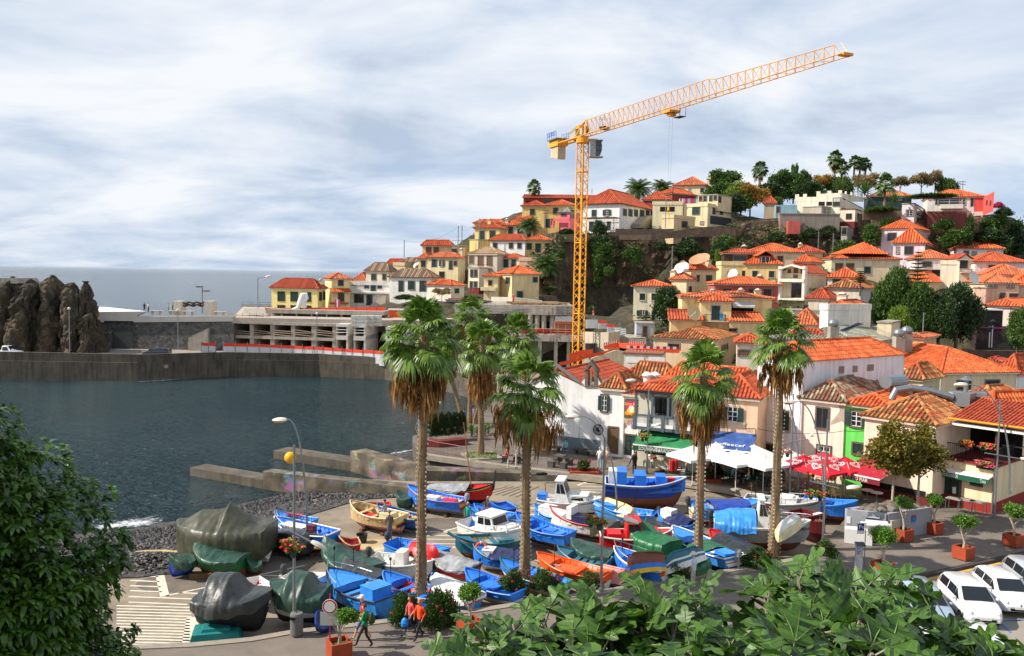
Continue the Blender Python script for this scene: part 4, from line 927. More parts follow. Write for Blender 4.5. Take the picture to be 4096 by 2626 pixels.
M_GRN=mat('green_canvas',S(36,112,66),.75,.1,1.2,col2=S(50,132,80))
aw,z,zf,a0,a1=awning(H.o,f,'J',1215,1045,1850,1100,2.4,.95,M_GRN,.42,mat('dark_green_canvas',S(22,78,50),.75,.1))
TX('SOUVENIRS','lettering',aw,f,a0+(a1-a0)*.3,zf-.28,.4,MW,2.51,width=1.75)
TX('VARADOURO','lettering',aw,f,a0+(a1-a0)*.63,zf-.28,.4,MW,2.51,width=1.95)
H=HS('K','peach house with an orange roof and dark open shutters above the blue awning',65,-235,512,530,946,1600,560,27,(236,196,162),Lv=7,z0=0,nr=1,ov=.3,HC=0,ws=[('L',120,1185,330,225,'o')],fm=ML)
f=H.fl
b=MB(MI,mat('lamp_glass',S(150,140,110),.3,.1))
a,z=f.hit('K',340,1345)
p=f.at(a,z,.7)
b.lt(p+Zz(-.2),[(.08,0),(.16,.3),(.2,.32),(.05,.5),(.02,.56)],1,6)
a2,z2=f.hit('K',470,1440)
b.TU([p+Zz(-.2),f.at(a2,p.z-.25,.05)],.025,0,4)
for k in rg(2):
 cc=f.at(a+(a2-a)*(.35+.3*k),p.z-.36,.35);b.TU([cc+(f.h*cos(t*.6)+Zz(1)*sin(t*.6))*(.04+.012*t)for t in rg(12)],.014,0,3)
b.TU([f.at(a2,p.z-.25,.04),f.at(a2,p.z-1.1,.04)],.02,0,4)
b.bd('wall_lantern',H.o)
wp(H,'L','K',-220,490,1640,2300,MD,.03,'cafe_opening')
aw,z,zf,a0,a1=awning(H.o,f,'Y',1165,62,1735,112,2.4,.95,mat('blue_canvas',S(44,74,138),.75,.1,1.2,col2=S(66,96,158)),.34,mat('dark_blue_canvas',S(34,58,118),.75,.1))
nrm=f.n*.95+Zz(2.4)
TX('coffeecef','lettering',aw,f,a0+(a1-a0)*.54,z-.66,.52,MW,1.85,tilt=nrm,width=2.3)
TX('coffeecef','lettering',aw,f,a0+(a1-a0)*.1,zf-.24,.2,MW,2.51,width=.7)
H=HS('K','tall white house with three vents in its long side wall and an orange roof',66,508,1182,2760,378,1700,30,55,(240,238,240),Lv=None,z0=0,nr=1,ov=.12,HC=0,cornice=0,se=.34,ws=[('L',915,700,170,150,'g'),('L',905,1275,170,300,'g'),('L',700,1720,150,150,'d'),('R',1790,500,68,100,'v'),('R',2000,487,62,90,'v'),('R',2235,468,90,92,'v')],fm=mat('beige_stone',S(168,152,136),.85,.1))
b=MB(MW)
b.TU([H.P(-.06,.12,H.ze-.1),H.P(-.06,.12,.1)],.07,0,6)
b.bd('downpipe',H.o)
H=HS('K','cream house with peeling paint and mottled brown roof beside the bright green house',64,1185,1846,1900,1000,1800,615,40,(240,222,206),ti='mottled',Lv=10.5,z0=0,nr=1,ov=.3,HC=0,ws=[('L',1500,1245,160,300,'d'),('L',1520,1800,180,240,'w')],fm=MR)
b=MB(mat('bare_render_patch',S(176,160,146),.95,.15,3))
f=H.fl
js(b,f,'K',((1730,1000),(1840,1010),(1838,1330),(1800,1290),(1770,1300),(1700,1330),(1630,1350),(1640,1290),(1700,1230),(1740,1180),(1770,1120)),0,.006,0)
b.bd('bare_patch',H.o)
H=HS('L','bright green house with dark shutters beside a white paned window',62,-66,545,600,1105,1650,858,40,(106,214,96),Lv=12,z0=0,nr=1,ov=.35,HC=0,ws=[('L',88,1250,300,195,'o')],fm=MR)
window(H.o,H.fl,'M',120,485,150,130,'g',MR)
b=MB(ML,mat('twin_flue_panel',S(92,80,72),.8,.1))
p=dp('L',880,800,68)
b.box((p.x-.55,p.y,p.z-1.6),(.75,1,3.2),0,h=H.u)
b.box((p.x-.05,p.y-.3,p.z-1.65),(.45,.9,3.1),1,h=H.u)
b.box((p.x+.32,p.y-.1,p.z-1.6),(.22,1,3.2),0,h=H.u)
b.box((p.x+.75,p.y,p.z-1.65),(.55,.9,3.1),1,h=H.u)
b.bd('chimney',H.roof)
b=MB(MS,MW)
p=dp('L',470,760,66);q=dp('L',700,745,67.5)
b.TU([p,q],.52,0,14)
for t in(.2,.8):
 w_=p.lerp(q,t);b.TU([w_-Zz(1.3),w_],.05,1,4)
b.bd('water_tank',H.roof)
H=HS('M','cream bar with a lichened barrel tile hip roof and a crimson awning',57.5,196,1130,1150,170,1100,-235,50,(238,214,192),ti='old',Lv=7.5,z0=0,nr=1,ov=.3,HC=0,se=.32,ws=[('L',505,390,128,190,'g')],fm=MR,base=(112,36,34))
f=H.fl
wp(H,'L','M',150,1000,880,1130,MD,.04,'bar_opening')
aw,z,zf,a0,a1=awning(H.o,f,'M',205,545,690,640,3,.95,mat('crimson_canvas',S(170,28,52),.75,.08,1.2),.36,mat('dark_crimson_canvas',S(128,26,44),.75,.1))
TX('BAR DO MAR','lettering',aw,f,a0+(a1-a0)*.36,zf-.25,.36,MW,3.11,width=1.7)
H=HS('M','cream corner restaurant with a railed roof terrace, dark red base and green double door',56.3,1142,1932,2420,732,1395,None,50,(238,216,178),RO='flat',z0=0,HC=0,base=(150,48,36),TM=PN(120,34,40,.7),ws=[('L',1330,1040,220,440,'D'),('L',1682,918,120,76,'d')],fm=MR,name='restaurant',cat='restaurant')
REST=H
f=H.fl
zt=H.ze+.16
b=MB(MI)
ra(b,f.at(.05,zt,-.1),f.at(H.Lu,zt,-.1),1,0,.14,.014,.03)
ra(b,H.fr.at(.05,zt,-.1),H.fr.at(H.Lv,zt,-.1),1,0,.14,.014,.03)
b.bd('terrace_railing',H.o)
b=MB(H.wm,MD,PN(120,34,40,.7))
P=H.P
b.box(P(H.Lu/2,5.6,zt+1.5),(H.Lu,3.4,3),0,h=H.u)
b.box(P(H.Lu*.75,3.89,zt+1.25),(2.6,.05,2.5),1,h=H.u)
b.box(P(H.Lu*.3,3.89,zt+1.25),(2.8,.05,2.5),1,h=H.u)
b.bd('upper_wall',H.o)
b=MB(MD,MQ)
for a in(.15,H.Lu-.1):
 b.TU([P(a,.3,zt),P(a,.3,zt+2.6)],.06,1,5)
b.bd('terrace_post',H.o)
a0,z0_=f.hit('L',1330,1240);a1,z1_=f.hit('L',2275,1378)
ts=TL['red']
b=MB(ts+[PN(226,150,40,.7)])
e0,e1=f.at(a1-.5,zt+2.75,.3),f.at(a0,zt+2.75,.3)
ribs(b,[e0,e1,f.at(a0,zt+3.75,-5),f.at(a1-.5,zt+3.75,-5)],ts,.26,1)
b.TU([e0,e1],.09,4,6)
b.bd('terrace_roof',H.o)
b=MB(mat('grey_canopy',S(178,172,164),.8,.1),MW)
b.FA([f.at(a1-.4,zt+2.5,.1),f.at(a0+.1,zt+2.5,.1),f.at(a0+.1,zt+2.6,-3),f.at(a1-.4,zt+2.6,-3)],0)
b.sb(f,[(a1-.4,zt+2.3),(a0+.1,zt+2.3),(a0+.1,zt+2.5),(a1-.4,zt+2.5)],.1,.14,1)
b.bd('canopy',H.o)
aw,z,zf,b0,b1=awning(H.o,f,'M',1150,705,1895,850,.5,.12,MW,.36,mat('sign_green',S(22,92,70),.6,.08),name='shop_sign')
TX('VILA DOS LOBOS','lettering',aw,f,b0+(b1-b0)*.26,zf-.25,.3,MW,.61,width=1.5)
TX('Toca','lettering',aw,f,b0+(b1-b0)*.9,zf-.25,.34,MW,.61,width=.36)
b=MB(MW);js(b,f,'M',((1365,1075),(1365,990),(1412,990),(1412,1078)),.05,.07,0);b.bd('notice',H.o)
b=MB(MS);b.TU([f.at(.05,-.1,.1),f.at(.05,H.ze,.1)],.06,0,6);b.bd('downpipe',H.o)
HS('J','lichened tile roof house behind the white bar front',85,1030,1560,1640,508,700,296,30,(214,200,176),ti='old',nr=1,se=.36,z0=0,HC=0)
HS('J','orange tiled house behind the balcony house with round white roof vents',79,1480,2080,2160,545,700,300,30,(226,210,180),nr=1,se=.34,z0=0,HC=0)
b=MB(MW)
for x,y,d in((1268,430,74.5),(1360,430,75)):
 p=dp('J',x,y,d);b.lt(p+Zz(-1.7),[(.32,0),(.32,1.55),(.48,1.58),(.48,1.7),(.1,1.95)],0,12)
b.bd('roof_vent',H3.o)
HS('K','orange roof with a glass skylight behind the peach house',77,-420,430,525,690,900,470,34,(226,206,178),nr=1,se=.34,z0=0,HC=0)
H=HS('J','low white store with two roller shutters and a rusty parapet behind the chapel',92,1000,1440,1480,205,420,None,14,(222,214,200),RO='flat',z0=0,HC=0,Lv=6,TM=mat('rusty_edge',S(140,92,66),.9,.3,3))
for x0,x1 in((1035,1230),(1280,1470)):
 wp(H,'L','J',x0,x1,225,300,MW,.05,'roller_shutter')
H=HS('L','cream house under a large orange hip roof with two stone framed windows, upper right',88,880,1208,2215,640,1000,280,76,(222,206,172),Lu=14,nr=1,se=.32,z0=0,HC=0,ov=.25,ws=[('R',1510,800,165,110,'d'),('R',1888,805,170,130,'d')],fm=MT)
HS('L','white house with a steep orange roof at the right edge above the old tiled roof',97,1985,2215,2640,660,900,385,60,(236,230,226),nr=1,se=.36,z0=0,HC=0)
HS('L','low red brown roof behind the large orange hip roof',106,1800,2000,2210,492,560,405,40,(206,190,160),ti='red',z0=0,HC=0)
HS('L','small olive walled house with a lichened roof tucked beside the three vent wall',79,690,960,1196,725,900,505,48,(196,186,150),ti='old',nr=1,se=.34,z0=0,HC=0)
HS('L','old tiled roof house behind the roof fans, near the right edge',67,1500,1880,2330,1015,1200,810,62,(226,206,180),ti='old',nr=1,se=.34,z0=0,HC=0)
HS('L','house with a red tile roof and scalloped white eaves at the right edge',61,1790,1900,2500,1060,1300,880,74,(228,208,176),nr=1,se=.3,z0=0,HC=0)
p=dp('L',1490,985,62)
o=EY('ventilation_unit',p,'grey metal ventilation unit with a bent duct on the roofs behind the crimson awning bar','ventilation unit')
b=MB(MS);b.box(p,(1.5,1.1,1),0,h=REST.u);b.box(p+V(1.5,.3,.1),(1.3,1,.8),0,h=REST.u);b.bd('fan_box',o)
b=MB(MS);b.TU([p+V(-.7,0,.1),p+V(-2.2,.3,.5),p+V(-3.6,.5,.7),p+V(-4.6,.6,.5),p+V(-4.9,.6,-.2)],.26,0,10);b.bd('duct',o)
b=MB(MS);b.lt(p+V(.5,.5,.5),[(.16,0),(.16,.8),(.42,.85),(.05,1.15)],0,10);b.bd('flue',o)
b=MB(MS);
for i,j in((-.6,-.4),(.6,-.4),(.6,.4),(-.6,.4),(1.9,.3),(1.2,.3)):b.box(p+V(i,j,-1.1),(.08,.08,1.3),0)
b.bd('support_frame',o)
for c,x,y,d,lab in(('L',650,110,96,'left of two silver spinning roof fans by the grey tiled roof'),('L',755,75,97,'right of two silver spinning roof fans by the grey tiled roof'),('G',345,1010,98,'silver spinning roof fan on a chimney left of the solar panels')):
 p=dp(c,x,y,d);o=EY('roof_fan',p,lab,'roof fan','spinning roof fans');b=MB(MS);b.BL(p,(.62,.62,.5),0,14,8);b.bd('turbine',o);b=MB(MC);b.box(p+Zz(-1.5),(1,1,2.2),0);b.bd('flue',o)
def rock_mat(name,a,b_,c_,stretch=.35,sc=.35):
 m=bpy.data.materials.new(name);m.use_nodes=1;t=m.node_tree;p=t.nodes['Principled BSDF'];iv(p,'Roughness',.95);geo=N(t,TGE);mp=N(t,TMA);iv(mp,'Scale',(1,1,stretch));lk(t,geo.outputs['Position'],mp.inputs[0]);n=N(t,TNO);iv(n,'Scale',sc);iv(n,'Detail',9);iv(n,'Roughness',.68);iv(n,'Distortion',.6);lk(t,mp.outputs[0],n.inputs['Vector']);lk(t,RM(t,n.outputs[0],[(.32,a),(.5,b_),(.68,c_)]),p.inputs['Base Color']);n2=N(t,TNO);iv(n2,'Scale',.9);iv(n2,'Detail',8);iv(n2,'Roughness',.7);lk(t,mp.outputs[0],n2.inputs['Vector']);bp=N(t,'ShaderNodeBump');iv(bp,'Strength',.9);iv(bp,'Distance',.6);lk(t,n2.outputs[0],bp.inputs['Height']);lk(t,bp.outputs[0],p.inputs['Normal']);return m
M_ROCK=rock_mat('dark_volcanic_rock',S(46,41,35),S(76,67,54),S(124,108,82),.6,.5)
M_CLIFF=rock_mat('brown_cliff_rock',S(40,33,27),S(88,71,54),S(148,124,94),.4,.25)
def rnoise(p,s):
 q=V(p)*s;return abs(noise.noise(q))*2-.6
def crag(p,s):
 q=V(p.x,p.y,p.z*.55)*s+noise.noise_vector(V(p)*s*.7)*.5;d=noise.voronoi(q)[0];return min(d[1]-d[0],.45)*1.5+noise.cell(q*.9)*.35
def sea_rock():
 o=EY('sea_rock',dp('A',520,1040,140),'craggy dark volcanic rock stack standing on the harbour quay','rock');lobes=[(-260,300,430,141),(150,265,330,140),(330,300,260,139),(560,250,380,141),(760,330,330,139.5),(890,312,190,140),(960,640,190,138)];zb=dp('A',500,1060,136).z-1;b=MB(M_ROCK)
 for k,(x,yt,w,d)in en(lobes):
  c=dp('A',x,1040,d);zt=dp('A',x,yt,d).z;rx=w/2*mpp('A',d)*1.42;ry=max(rx*1,5);rw=[];n,nv=84,60
  for i in rg(nv+1):
   f=i/nv;pr=(1-f**5)**.5*(1.1-.38*f)if f<1 else .02;row=[]
   for j in rg(n):
    a=2*pi*j/n;p=V(c.x+rx*pr*cos(a),c.y+ry*pr*sin(a),zb+(zt-zb)*f);out_=V(cos(a),sin(a),.25);q=V(p.x,p.y,p.z*.45);dsp=noise.noise(q*.22+V(k,0,0))*1.9+crag(p,.32)*1.1+crag(p,.8)*.6-1.5+noise.noise(p*2.1)*.18;row.append(p+out_*dsp*min(1,.5+2.2*(1-f)))
   rw.append(row)
  b.gd(rw,0,close=1)
 b.bd('crag',o);b=MB(MC);f=Face(dp('A',0,300,139),(1,0,0),(0,-1,0));js(b,f,'A',((-200,420),(-200,288),(170,290),(200,345),(60,350),(0,420)),-6,0,0);b.bd('concrete_cap',o)
sea_rock()
FT=Face(dp('A',1010,700,146),(1,0,0),(0,-1,0))
M_MASON=rock_mat('dark_stone_masonry',S(58,58,58),S(92,92,90),S(126,124,118),1,1.6)
o=EY('terrace_wall',FT.at(20,1.5),'dark stone terrace wall with a grey door and a pale concrete parapet beside the rock','wall')
b=MB(M_MASON);js(b,FT,'A',((1040,1060),(1040,742),(2160,735),(2400,735),(2400,1060)),-1,0,0);b.bd('stone_wall',o)
b=MB(mat('pale_concrete',S(176,172,166),.85,.08,.6));js(b,FT,'A',((1000,745),(1000,638),(1500,634),(1400,684),(2400,680),(2400,735),(2150,737),(1390,744)),-.8,.25,0);b.bd('parapet',o)
b=MB(MD);js(b,FT,'A',((1070,746),(1080,728),(1370,732),(1385,744)),.2,.26,0);b.bd('slot',o)
b=MB(mat('grey_steel_door',S(72,74,72),.6,.15,2));js(b,FT,'A',((1165,1040),(1165,795),(1365,795),(1365,1040)),0,.08,0);b.bd('door',o)
b=MB(M_MASON);js(b,FT,'A',((1090,1060),(1090,845),(1150,845),(1150,1060)),0,.9,0);b.bd('buttress',o)
b=MB(MC);js(b,FT,'A',((1960,1030),(1960,900),(2160,800),(2160,1030)),.3,1.2,0);b.bd('ramp_wall',o)
ZD=dp('A',1700,683,146).z
b=MB(ML);b.PR([(-37,145.9),(-8,145.9),(-8,190),(-60,190),(-48,146)],ZD-1,ZD,mat('terrace_floor',S(176,164,150),.9,.1));setting(b.bd('terrace_pavement'))
o=EY('sloped_roof',dp('A',1200,620,150),'white sloping sheet roof between the dark rock and the terrace','roof')
b=MB(MW);q=[dp('A',995,588,158),dp('A',1075,586,158),dp('A',1502,631,147),dp('A',1005,637,147)]
b.FA(q,0);b.FA([p-Zz(.3)for p in q],0)
for i in rg(4):b.FA([q[i],q[(i+1)%4],q[(i+1)%4]-Zz(.3),q[i]-Zz(.3)],0)
b.bd('sheet',o)
o=EY('sea_railing',dp('A',1700,600,188),'long thin sea railing along the back of the terrace','railing')
b=MB(MI);pz=ZD
for y_ in(1.05,.55):b.TU([V(-60,189,pz+y_),V(-8,189,pz+y_)],.035,0,4)
for i in rg(27):b.TU([V(-60+i*2,189,pz),V(-60+i*2,189,pz+1.05)],.03,0,4)
b.bd('rails',o)
b=MB(MC);wz(b,[(-60,189.4),(-8,189.4)],.4,pz-1,pz+.35,0);b.bd('kerb_wall',o)
o=EY('terrace_portal',dp('A',2000,680,152),'pair of pale square pillars carrying a dark wavy iron frieze on the terrace','portal')
for x0,x1 in((1808,1885),(2122,2205)):
 b=MB(mat('pale_pillar',S(206,196,178),.85,.08));l_,r_=dp('A',x0,680,152),dp('A',x1,680,152);zt=dp('A',x0,525,152).z;b.box(((l_.x+r_.x)/2,152,(ZD+zt)/2),(r_.x-l_.x,2.4,zt-ZD),0);b.bd('pillar',o)
b=MB(mat('rusty_iron',S(70,48,44),.8,.2))
for yy in(545,572):
 b.TU([dp('A',1880+i*9,yy+7*sin(i*.7),152)for i in rg(30)],.16,0,5)
for i in rg(4):b.TU([dp('A',1920+i*65,540,152),dp('A',1920+i*65,572,152)],.3,0,5)
b.bd('iron_frieze',o)
for x,y in((1605,660),(1935,655),(1790,658),(2255,660)):
 o=EY('stone_table',dp('A',x,y+14,150),'pale stone table on the terrace, one of a row','table','stone tables on the terrace');b=MB(ML);p=dp('A',x,y+14,150);p.z=ZD;b.box(p+Zz(.72),(2.2,.9,.12),0);b.bd('top',o)
 for s_ in(-.7,.7):
  b=MB(ML);b.box(p+V(s_,0,.33),(.3,.6,.66),0);b.bd('leg',o)
o=EY('concrete_building',dp('B',700,1000,148),'unfinished grey concrete terrace building with six open bays behind the red topped hoarding','building site')
SITE=o
FC=Face(dp('B',1392,770,144.5),(-cos(radians(9)),sin(radians(9)),0),(-sin(radians(9)),-cos(radians(9)),0))
b=MB(MC)
def cs(x0,x1,y0,y1,t0,t1,bb=None,m=0,FA=None):
 f=FA or FC;(a0,z0),(a1,z1)=f.hit('B',x0,(y0+y1)/2),f.hit('B',x1,(y0+y1)/2);xm=(x0+x1)/2;zt,zb=f.hit('B',xm,y0)[1],f.hit('B',xm,y1)[1];(bb or b).sb(f,[(a0,zb),(a1,zb),(a1,zt),(a0,zt)],t0,t1,m)
aL,_=FC.hit('B',100,740);aR=0
zr0=FC.hit('B',700,742)[1];zr1=FC.hit('B',700,768)[1]
zf0=FC.hit('B',700,886)[1];zf1=FC.hit('B',700,915)[1]
b.sb(FC,[(aR,zr1),(aL,zr1),(aL,zr0),(aR,zr0)],-9,.3,0)
b.sb(FC,[(aR,zf1),(aL,zf1),(aL,zf0),(aR,zf0)],-9,.3,0)
b.bd('floor_slab',o)
b=MB(MC);b.sb(FC,[(aR,1.3),(aL,1.3),(aL,zr1),(aR,zr1)],-9.2,-8.8,0);b.bd('back_wall',o)
for x0,x1 in((100,147),(308,345),(513,555),(725,765),(937,978),(1147,1195),(1362,1394)):
 b=MB(MC);q0,q1=FC.hit('B',x0,820)[0],FC.hit('B',x1,820)[0];b.sb(FC,[(q0,1.3),(q1,1.3),(q1,zr1),(q0,zr1)],-8.8,.12,0);b.bd('partition',o)
WPL=mat('weathered_plank',S(150,132,112),.9,.2,4)
for x0,x1 in((148,308),(345,513),(555,725),(765,937),(978,1147),(1195,1362)):
 b=MB(WPL)
 for y0,y1 in((826,836),(846,856),(868,880)):
  dy=RU(-5,5);(q0,z0),(q1,z1)=FC.hit('B',x0,y0+dy),FC.hit('B',x1,y1+6-dy);b.TU([FC.at(q0,z0,.2),FC.at(q1,z1,.2)],.07,0,4)
 b.bd('guard_rail',o)
b=MB(WPL,MS)
for yy in(672,700):
 (q0,z0),(q1,z1)=FC.hit('B',110,yy),FC.hit('B',690,yy+4);b.TU([FC.at(q0,z0,-1),FC.at(q1,z1,-1)],.06,0,4)
for i in rg(9):
 a,z=FC.hit('B',130+i*70,740);b.TU([FC.at(a,z,-1),FC.at(a,z+1.5,-1)],.05,0,4)
b.bd('roof_guard',o)
b=MB(PN(206,84,54,.8));p=FC.at(*FC.hit('B',738,722),-2);b.box(p,(1.4,1,.5),0);b.bd('brick_pallet',o)
for x0,x1,yt,dd in((1398,1522,765,143),(1580,1702,772,140.5),(1910,2080,795,135)):
 f=Face(dp('B',x1,yt,dd),(-1,.1,0),(-.1,-1,0));b=MB(MC,mat('fresh_render',S(206,202,194),.9,.06));(q0,z0),(q1,_)=f.hit('B',x0,yt),f.hit('B',x1,yt);zz=[f.hit('B',x1,y_)[1]for y_ in(yt,yt+28,yt+118,yt+160)];b.sb(f,[(q0,zz[1]),(q1,zz[1]),(q1,zz[0]),(q0,zz[0])],-8,.2,1);b.sb(f,[(q0,zz[3]),(q1,zz[3]),(q1,zz[2]),(q0,zz[2])],-8,.2,1)
 for qa in(q0-.3,q1):
  b.sb(f,[(qa,.9),(qa+.3,.9),(qa+.3,zz[1]),(qa,zz[1])],-8,.1,0 if qa>1 else 1)
 b.sb(f,[(q0,.9),(q1,.9),(q1,zz[1]),(q0,zz[1])],-7.5,-7.2,0)
 for k in rg(2):b.TU([f.at(q0,zz[2]+.5+k*.5,.1),f.at(q1,zz[2]+.55+k*.45,.1)],.06,1,4)
 b.bd('bay_frame',o)
b=MB(MC)
f2=Face(dp('B',1890,650,152),(-1,.06,0),(-.06,-1,0))
cs(680,1890,622,662,-6,0,b,0,f2)
b.bd('upper_band',o)
b=MB(MC)
cs(680,1890,662,735,-3.4,-3.1,b,0,f2);b.bd('upper_wall',o)
for x in(700,826,980,1135,1290,1442,1600,1760):
 b=MB(MC);cs(x,x+12,660,740,-.6,-.2,b,0,f2);b.bd('upper_column',o)
b=MB(MC);q=[dp('B',x,y,d)for x,y,d in((440,650,152),(460,600,156),(670,606,156),(690,690,150))]
b.FA(q,0);b.FA([p-Zz(1.5)for p in q],0)
b.bd('ramp_slab',o)
o=EY('hoarding',dp('B',900,1030,138.5),'white corrugated hoarding with a red band along the harbour wall','hoarding')
hp=[('B',15,955,1032),('B',240,960,1038),('B',610,968,1050),('B',950,985,1065),('B',1260,1000,1085),('B',1560,1022,1100),('B',1890,1042,1118)]
dd=[133,136.5,138.8,140,139,137,134]
PT=[dp('B',h[1],h[3],d)for h,d in zip(hp,dd)]
tops=[dp('B',h[1],h[2],d)for h,d in zip(hp,dd)]
for i,(p,t_)in en(zip(PT,tops)):p.z=min(p.z,1.6)-.9
MH=mat('white_corrugated_sheet',S(214,216,218),.6,.06)
MO=PN(238,66,36,.6)
seg=[]
for i in rg(len(PT)-1):
 for k in rg(3):seg.append((PT[i].lerp(PT[i+1],k/3),tops[i].lerp(tops[i+1],k/3)))
seg.append((PT[-1],tops[-1]))
for i in rg(len(seg)-1):
 if i==2:continue
 (p0,t0),(p1,t1)=seg[i],seg[i+1];b=MB(MH);rw=[]
 for k in rg(25):
  f=k/24;off=V(0,.05 if k%2 else-.05,0);zz=(t0.z-.45-p0.z)*f;rw.append([V(p0.x+(p1.x-p0.x)*.02,p0.y,p0.z+zz)+off,V(p1.x,p1.y,p1.z+zz)+off])
 b.gd(rw,0);b.bd('panel',o);b=MB(MO);j=RU(-.06,.06);b.FA([V(p0.x,p0.y-.06,t0.z-.46),V(p1.x,p1.y-.06,t1.z-.46),V(p1.x,p1.y-.06,t1.z+.02+j),V(p0.x,p0.y-.06,t0.z+.02-j)],0);b.bd('red_band',o)
for p,t_ in seg:
 b=MB(MS);b.TU([V(p.x,p.y-.12,p.z),V(p.x,p.y-.12,t_.z+.35)],.045,0,5);b.bd('post',o)
o=EY('barrier',dp('B',1300,610,157),'red plastic barrier strip along the street above the building site','barrier')
b=MB(MO);
for i in rg(12):
 x0,x1=670+i*103,670+(i+1)*103;p0,p1=dp('B',x0,612-i*.6,157-i*.2),dp('B',x1,612-(i+1)*.6,157-(i+1)*.2);b.FA([p0-Zz(.35),p1-Zz(.35),p1+Zz(.25),p0+Zz(.25)],0)
b.bd('band',o)
b=MB(MS)
for i in rg(13):
 p=dp('B',670+i*103,605,157-i*.2);b.TU([p-Zz(2.4),p+Zz(.3)],.05,0,4)
b.bd('posts_frame',o)
o=EY('street_wall',dp('B',1300,625,158),'pale street parapet behind the red barrier strip','wall')
b=MB(mat('pale_concrete',S(176,172,166)));wz(b,[dp('B',660,640,158),dp('B',1910,640,155.5)],.4,4.5,dp('B',1300,628,157).z,0);b.bd('parapet',o)
p=dp('B',2015,655,146)
o=EY('site_cabin',p,'orange site container with a white roof beside the palm crown','container')
b=MB(PN(238,90,30,.6),MW);b.box(p,(2.4,1.4,1.3),0);b.box(p+Zz(.7),(2.6,1.6,.2),1)
for i in rg(7):b.box(p+V(-1.1+i*.37,-.74,0),(.12,.08,1.1),0)
b.bd('box',o)
o=EY('block_pallets',dp('B',1710,725,142),'white wrapped pallets of blocks on the roof of the building site','pallets')
for i,(x,w)in en(((1640,2.6),(1710,2.4),(1785,2.6))):
 b=MB(mat('white_blocks',S(206,202,192),.8,.15,3));p=dp('B',x,722,141+i)
 for k in rg(3):b.box(p+V(RU(-.1,.1),0,-.7+k*.6),(w,1.2,.55),0)
 b.bd('pallet',o)
o=EY('concrete_building',dp('C',1500,1330,130),'open concrete floors on round columns with a curved parapet beside the crane','building site')
b=MB(MC,MD)
zA,zA2=dp('C',1400,958,136).z,dp('C',1400,1052,136).z
zB,zB2=dp('C',1400,1262,128).z,dp('C',1400,1325,128).z
lx=dp('C',560,990,138).x;rx=dp('C',1790,990,136).x
b.PR([(lx,138),(rx-3,135.5),(rx,137),(rx,152),(lx,155)],zA2,zA,0);b.bd('upper_slab',o)
rx2=dp('C',1895,1280,128).x;lx2=dp('C',1235,1290,129).x
b=MB(MC);b.PR([(lx2-8,130),(rx2,127.5),(rx2+9,126),(rx2+10,150),(lx2-8,150)],zB2,zB,0);b.bd('lower_slab',o)
for x in(1412,1482,1572,1655,1340,1740):
 b=MB(MC);p=dp('C',x,1200,133.5);b.cyl((p.x,136.5,zB),.42,zA2-zB,0,12);b.bd('column',o)
b=MB(MC);b.box(((lx+rx)/2,151,(zB+zA2)/2),(rx-lx,.4,zA2-zB),0);b.bd('back_wall',o)
b=MB(mat('beige_render',S(190,178,158),.9,.08,.8,stain=.15))
pr=[dp('C',1890,1225,126.5),dp('C',2030,1232,122),dp('C',2140,1232,120.5),dp('C',2225,1225,122),dp('C',2250,1215,126),dp('C',2230,1210,131)]
wz(b,pr,.3,zB-2.2,[p.z for p in pr],0);b.bd('curved_parapet',o)
b=MB(MC);wz(b,[p+V(0,.4,0)for p in pr],.3,-.5,zB-2.2,0)
b.bd('lower_wall',o)
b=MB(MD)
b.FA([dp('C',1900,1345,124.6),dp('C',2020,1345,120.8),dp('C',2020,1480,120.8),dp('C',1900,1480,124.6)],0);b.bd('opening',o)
for x in(1260,1435,1600,1730):
 b=MB(MC);p=dp('C',x,1400,128.5);b.box((p.x,128.5,zB2/2),(.5,.5,zB2),0);b.bd('column',o)
b=MB(MC);b.box(((lx2+rx2)/2,137,zB2/2),(rx2-lx2+8,.3,zB2),0);b.bd('rear_wall',o)
b=MB(MS,WPL)
for yy,x0,x1,d in((985,600,1780,135.4),(1010,600,1780,135.4),(1190,1240,1780,128),(1215,1240,1780,128),(1238,1240,1780,128)):
 b.TU([dp('C',x0,yy,d+2),dp('C',x1,yy+14,d)],.05,1 if yy>1100 else 0,4)
for i in rg(14):
 p=dp('C',620+i*90,1000,135.5);b.TU([p-Zz(1),p+Zz(1)],.04,0,4)
for i in rg(8):
 p=dp('C',1250+i*75,1225,128);b.TU([p-Zz(1),p+Zz(1)],.04,0,4)
b.bd('guard_rail',o)
def pile(c,x,y,d,lab,w,n,ln,cols,spread=1):
 p=dp(c,x,y,d);oo=EY('timber_pile',p,lab,'timber');b=MB([mat('pile_%d_%d_%d'%q,S(*q),.9,.2,4)for q in cols])
 for i in rg(n):
  a=RU(-.25,.25);cc=p+V(RU(-w,w)*spread,RU(-.8,.8),.07+(i//5)*.11);h=V(cos(a),sin(a),0)*ln/2;b.TU([cc-h,cc+h],.07,R.randrange(len(cols)),4)
 b.bd('planks',oo)
pile('C',680,940,141,'dark pile of formwork beams on the site roof below the bare tree',2.2,30,5,[(86,82,78),(110,104,96)])
pile('C',1470,958,139,'loose pale planks on the site roof below the cliff palm',2.5,26,4,[(178,150,116),(150,122,94)])
pile('C',1240,952,139,'brown heap of props on the site roof beside the worker',1.4,24,2.2,[(130,104,78),(160,120,70)])
pile('C',1640,995,137.5,'row of short beams on the edge of the upper slab beside the crane',1.6,20,1.5,[(96,96,92),(120,116,110)])
p=dp('C',1720,1185,131)
o=EY('wooden_crate',p,'brown wooden formwork crate on the open floor beside the crane','crate')
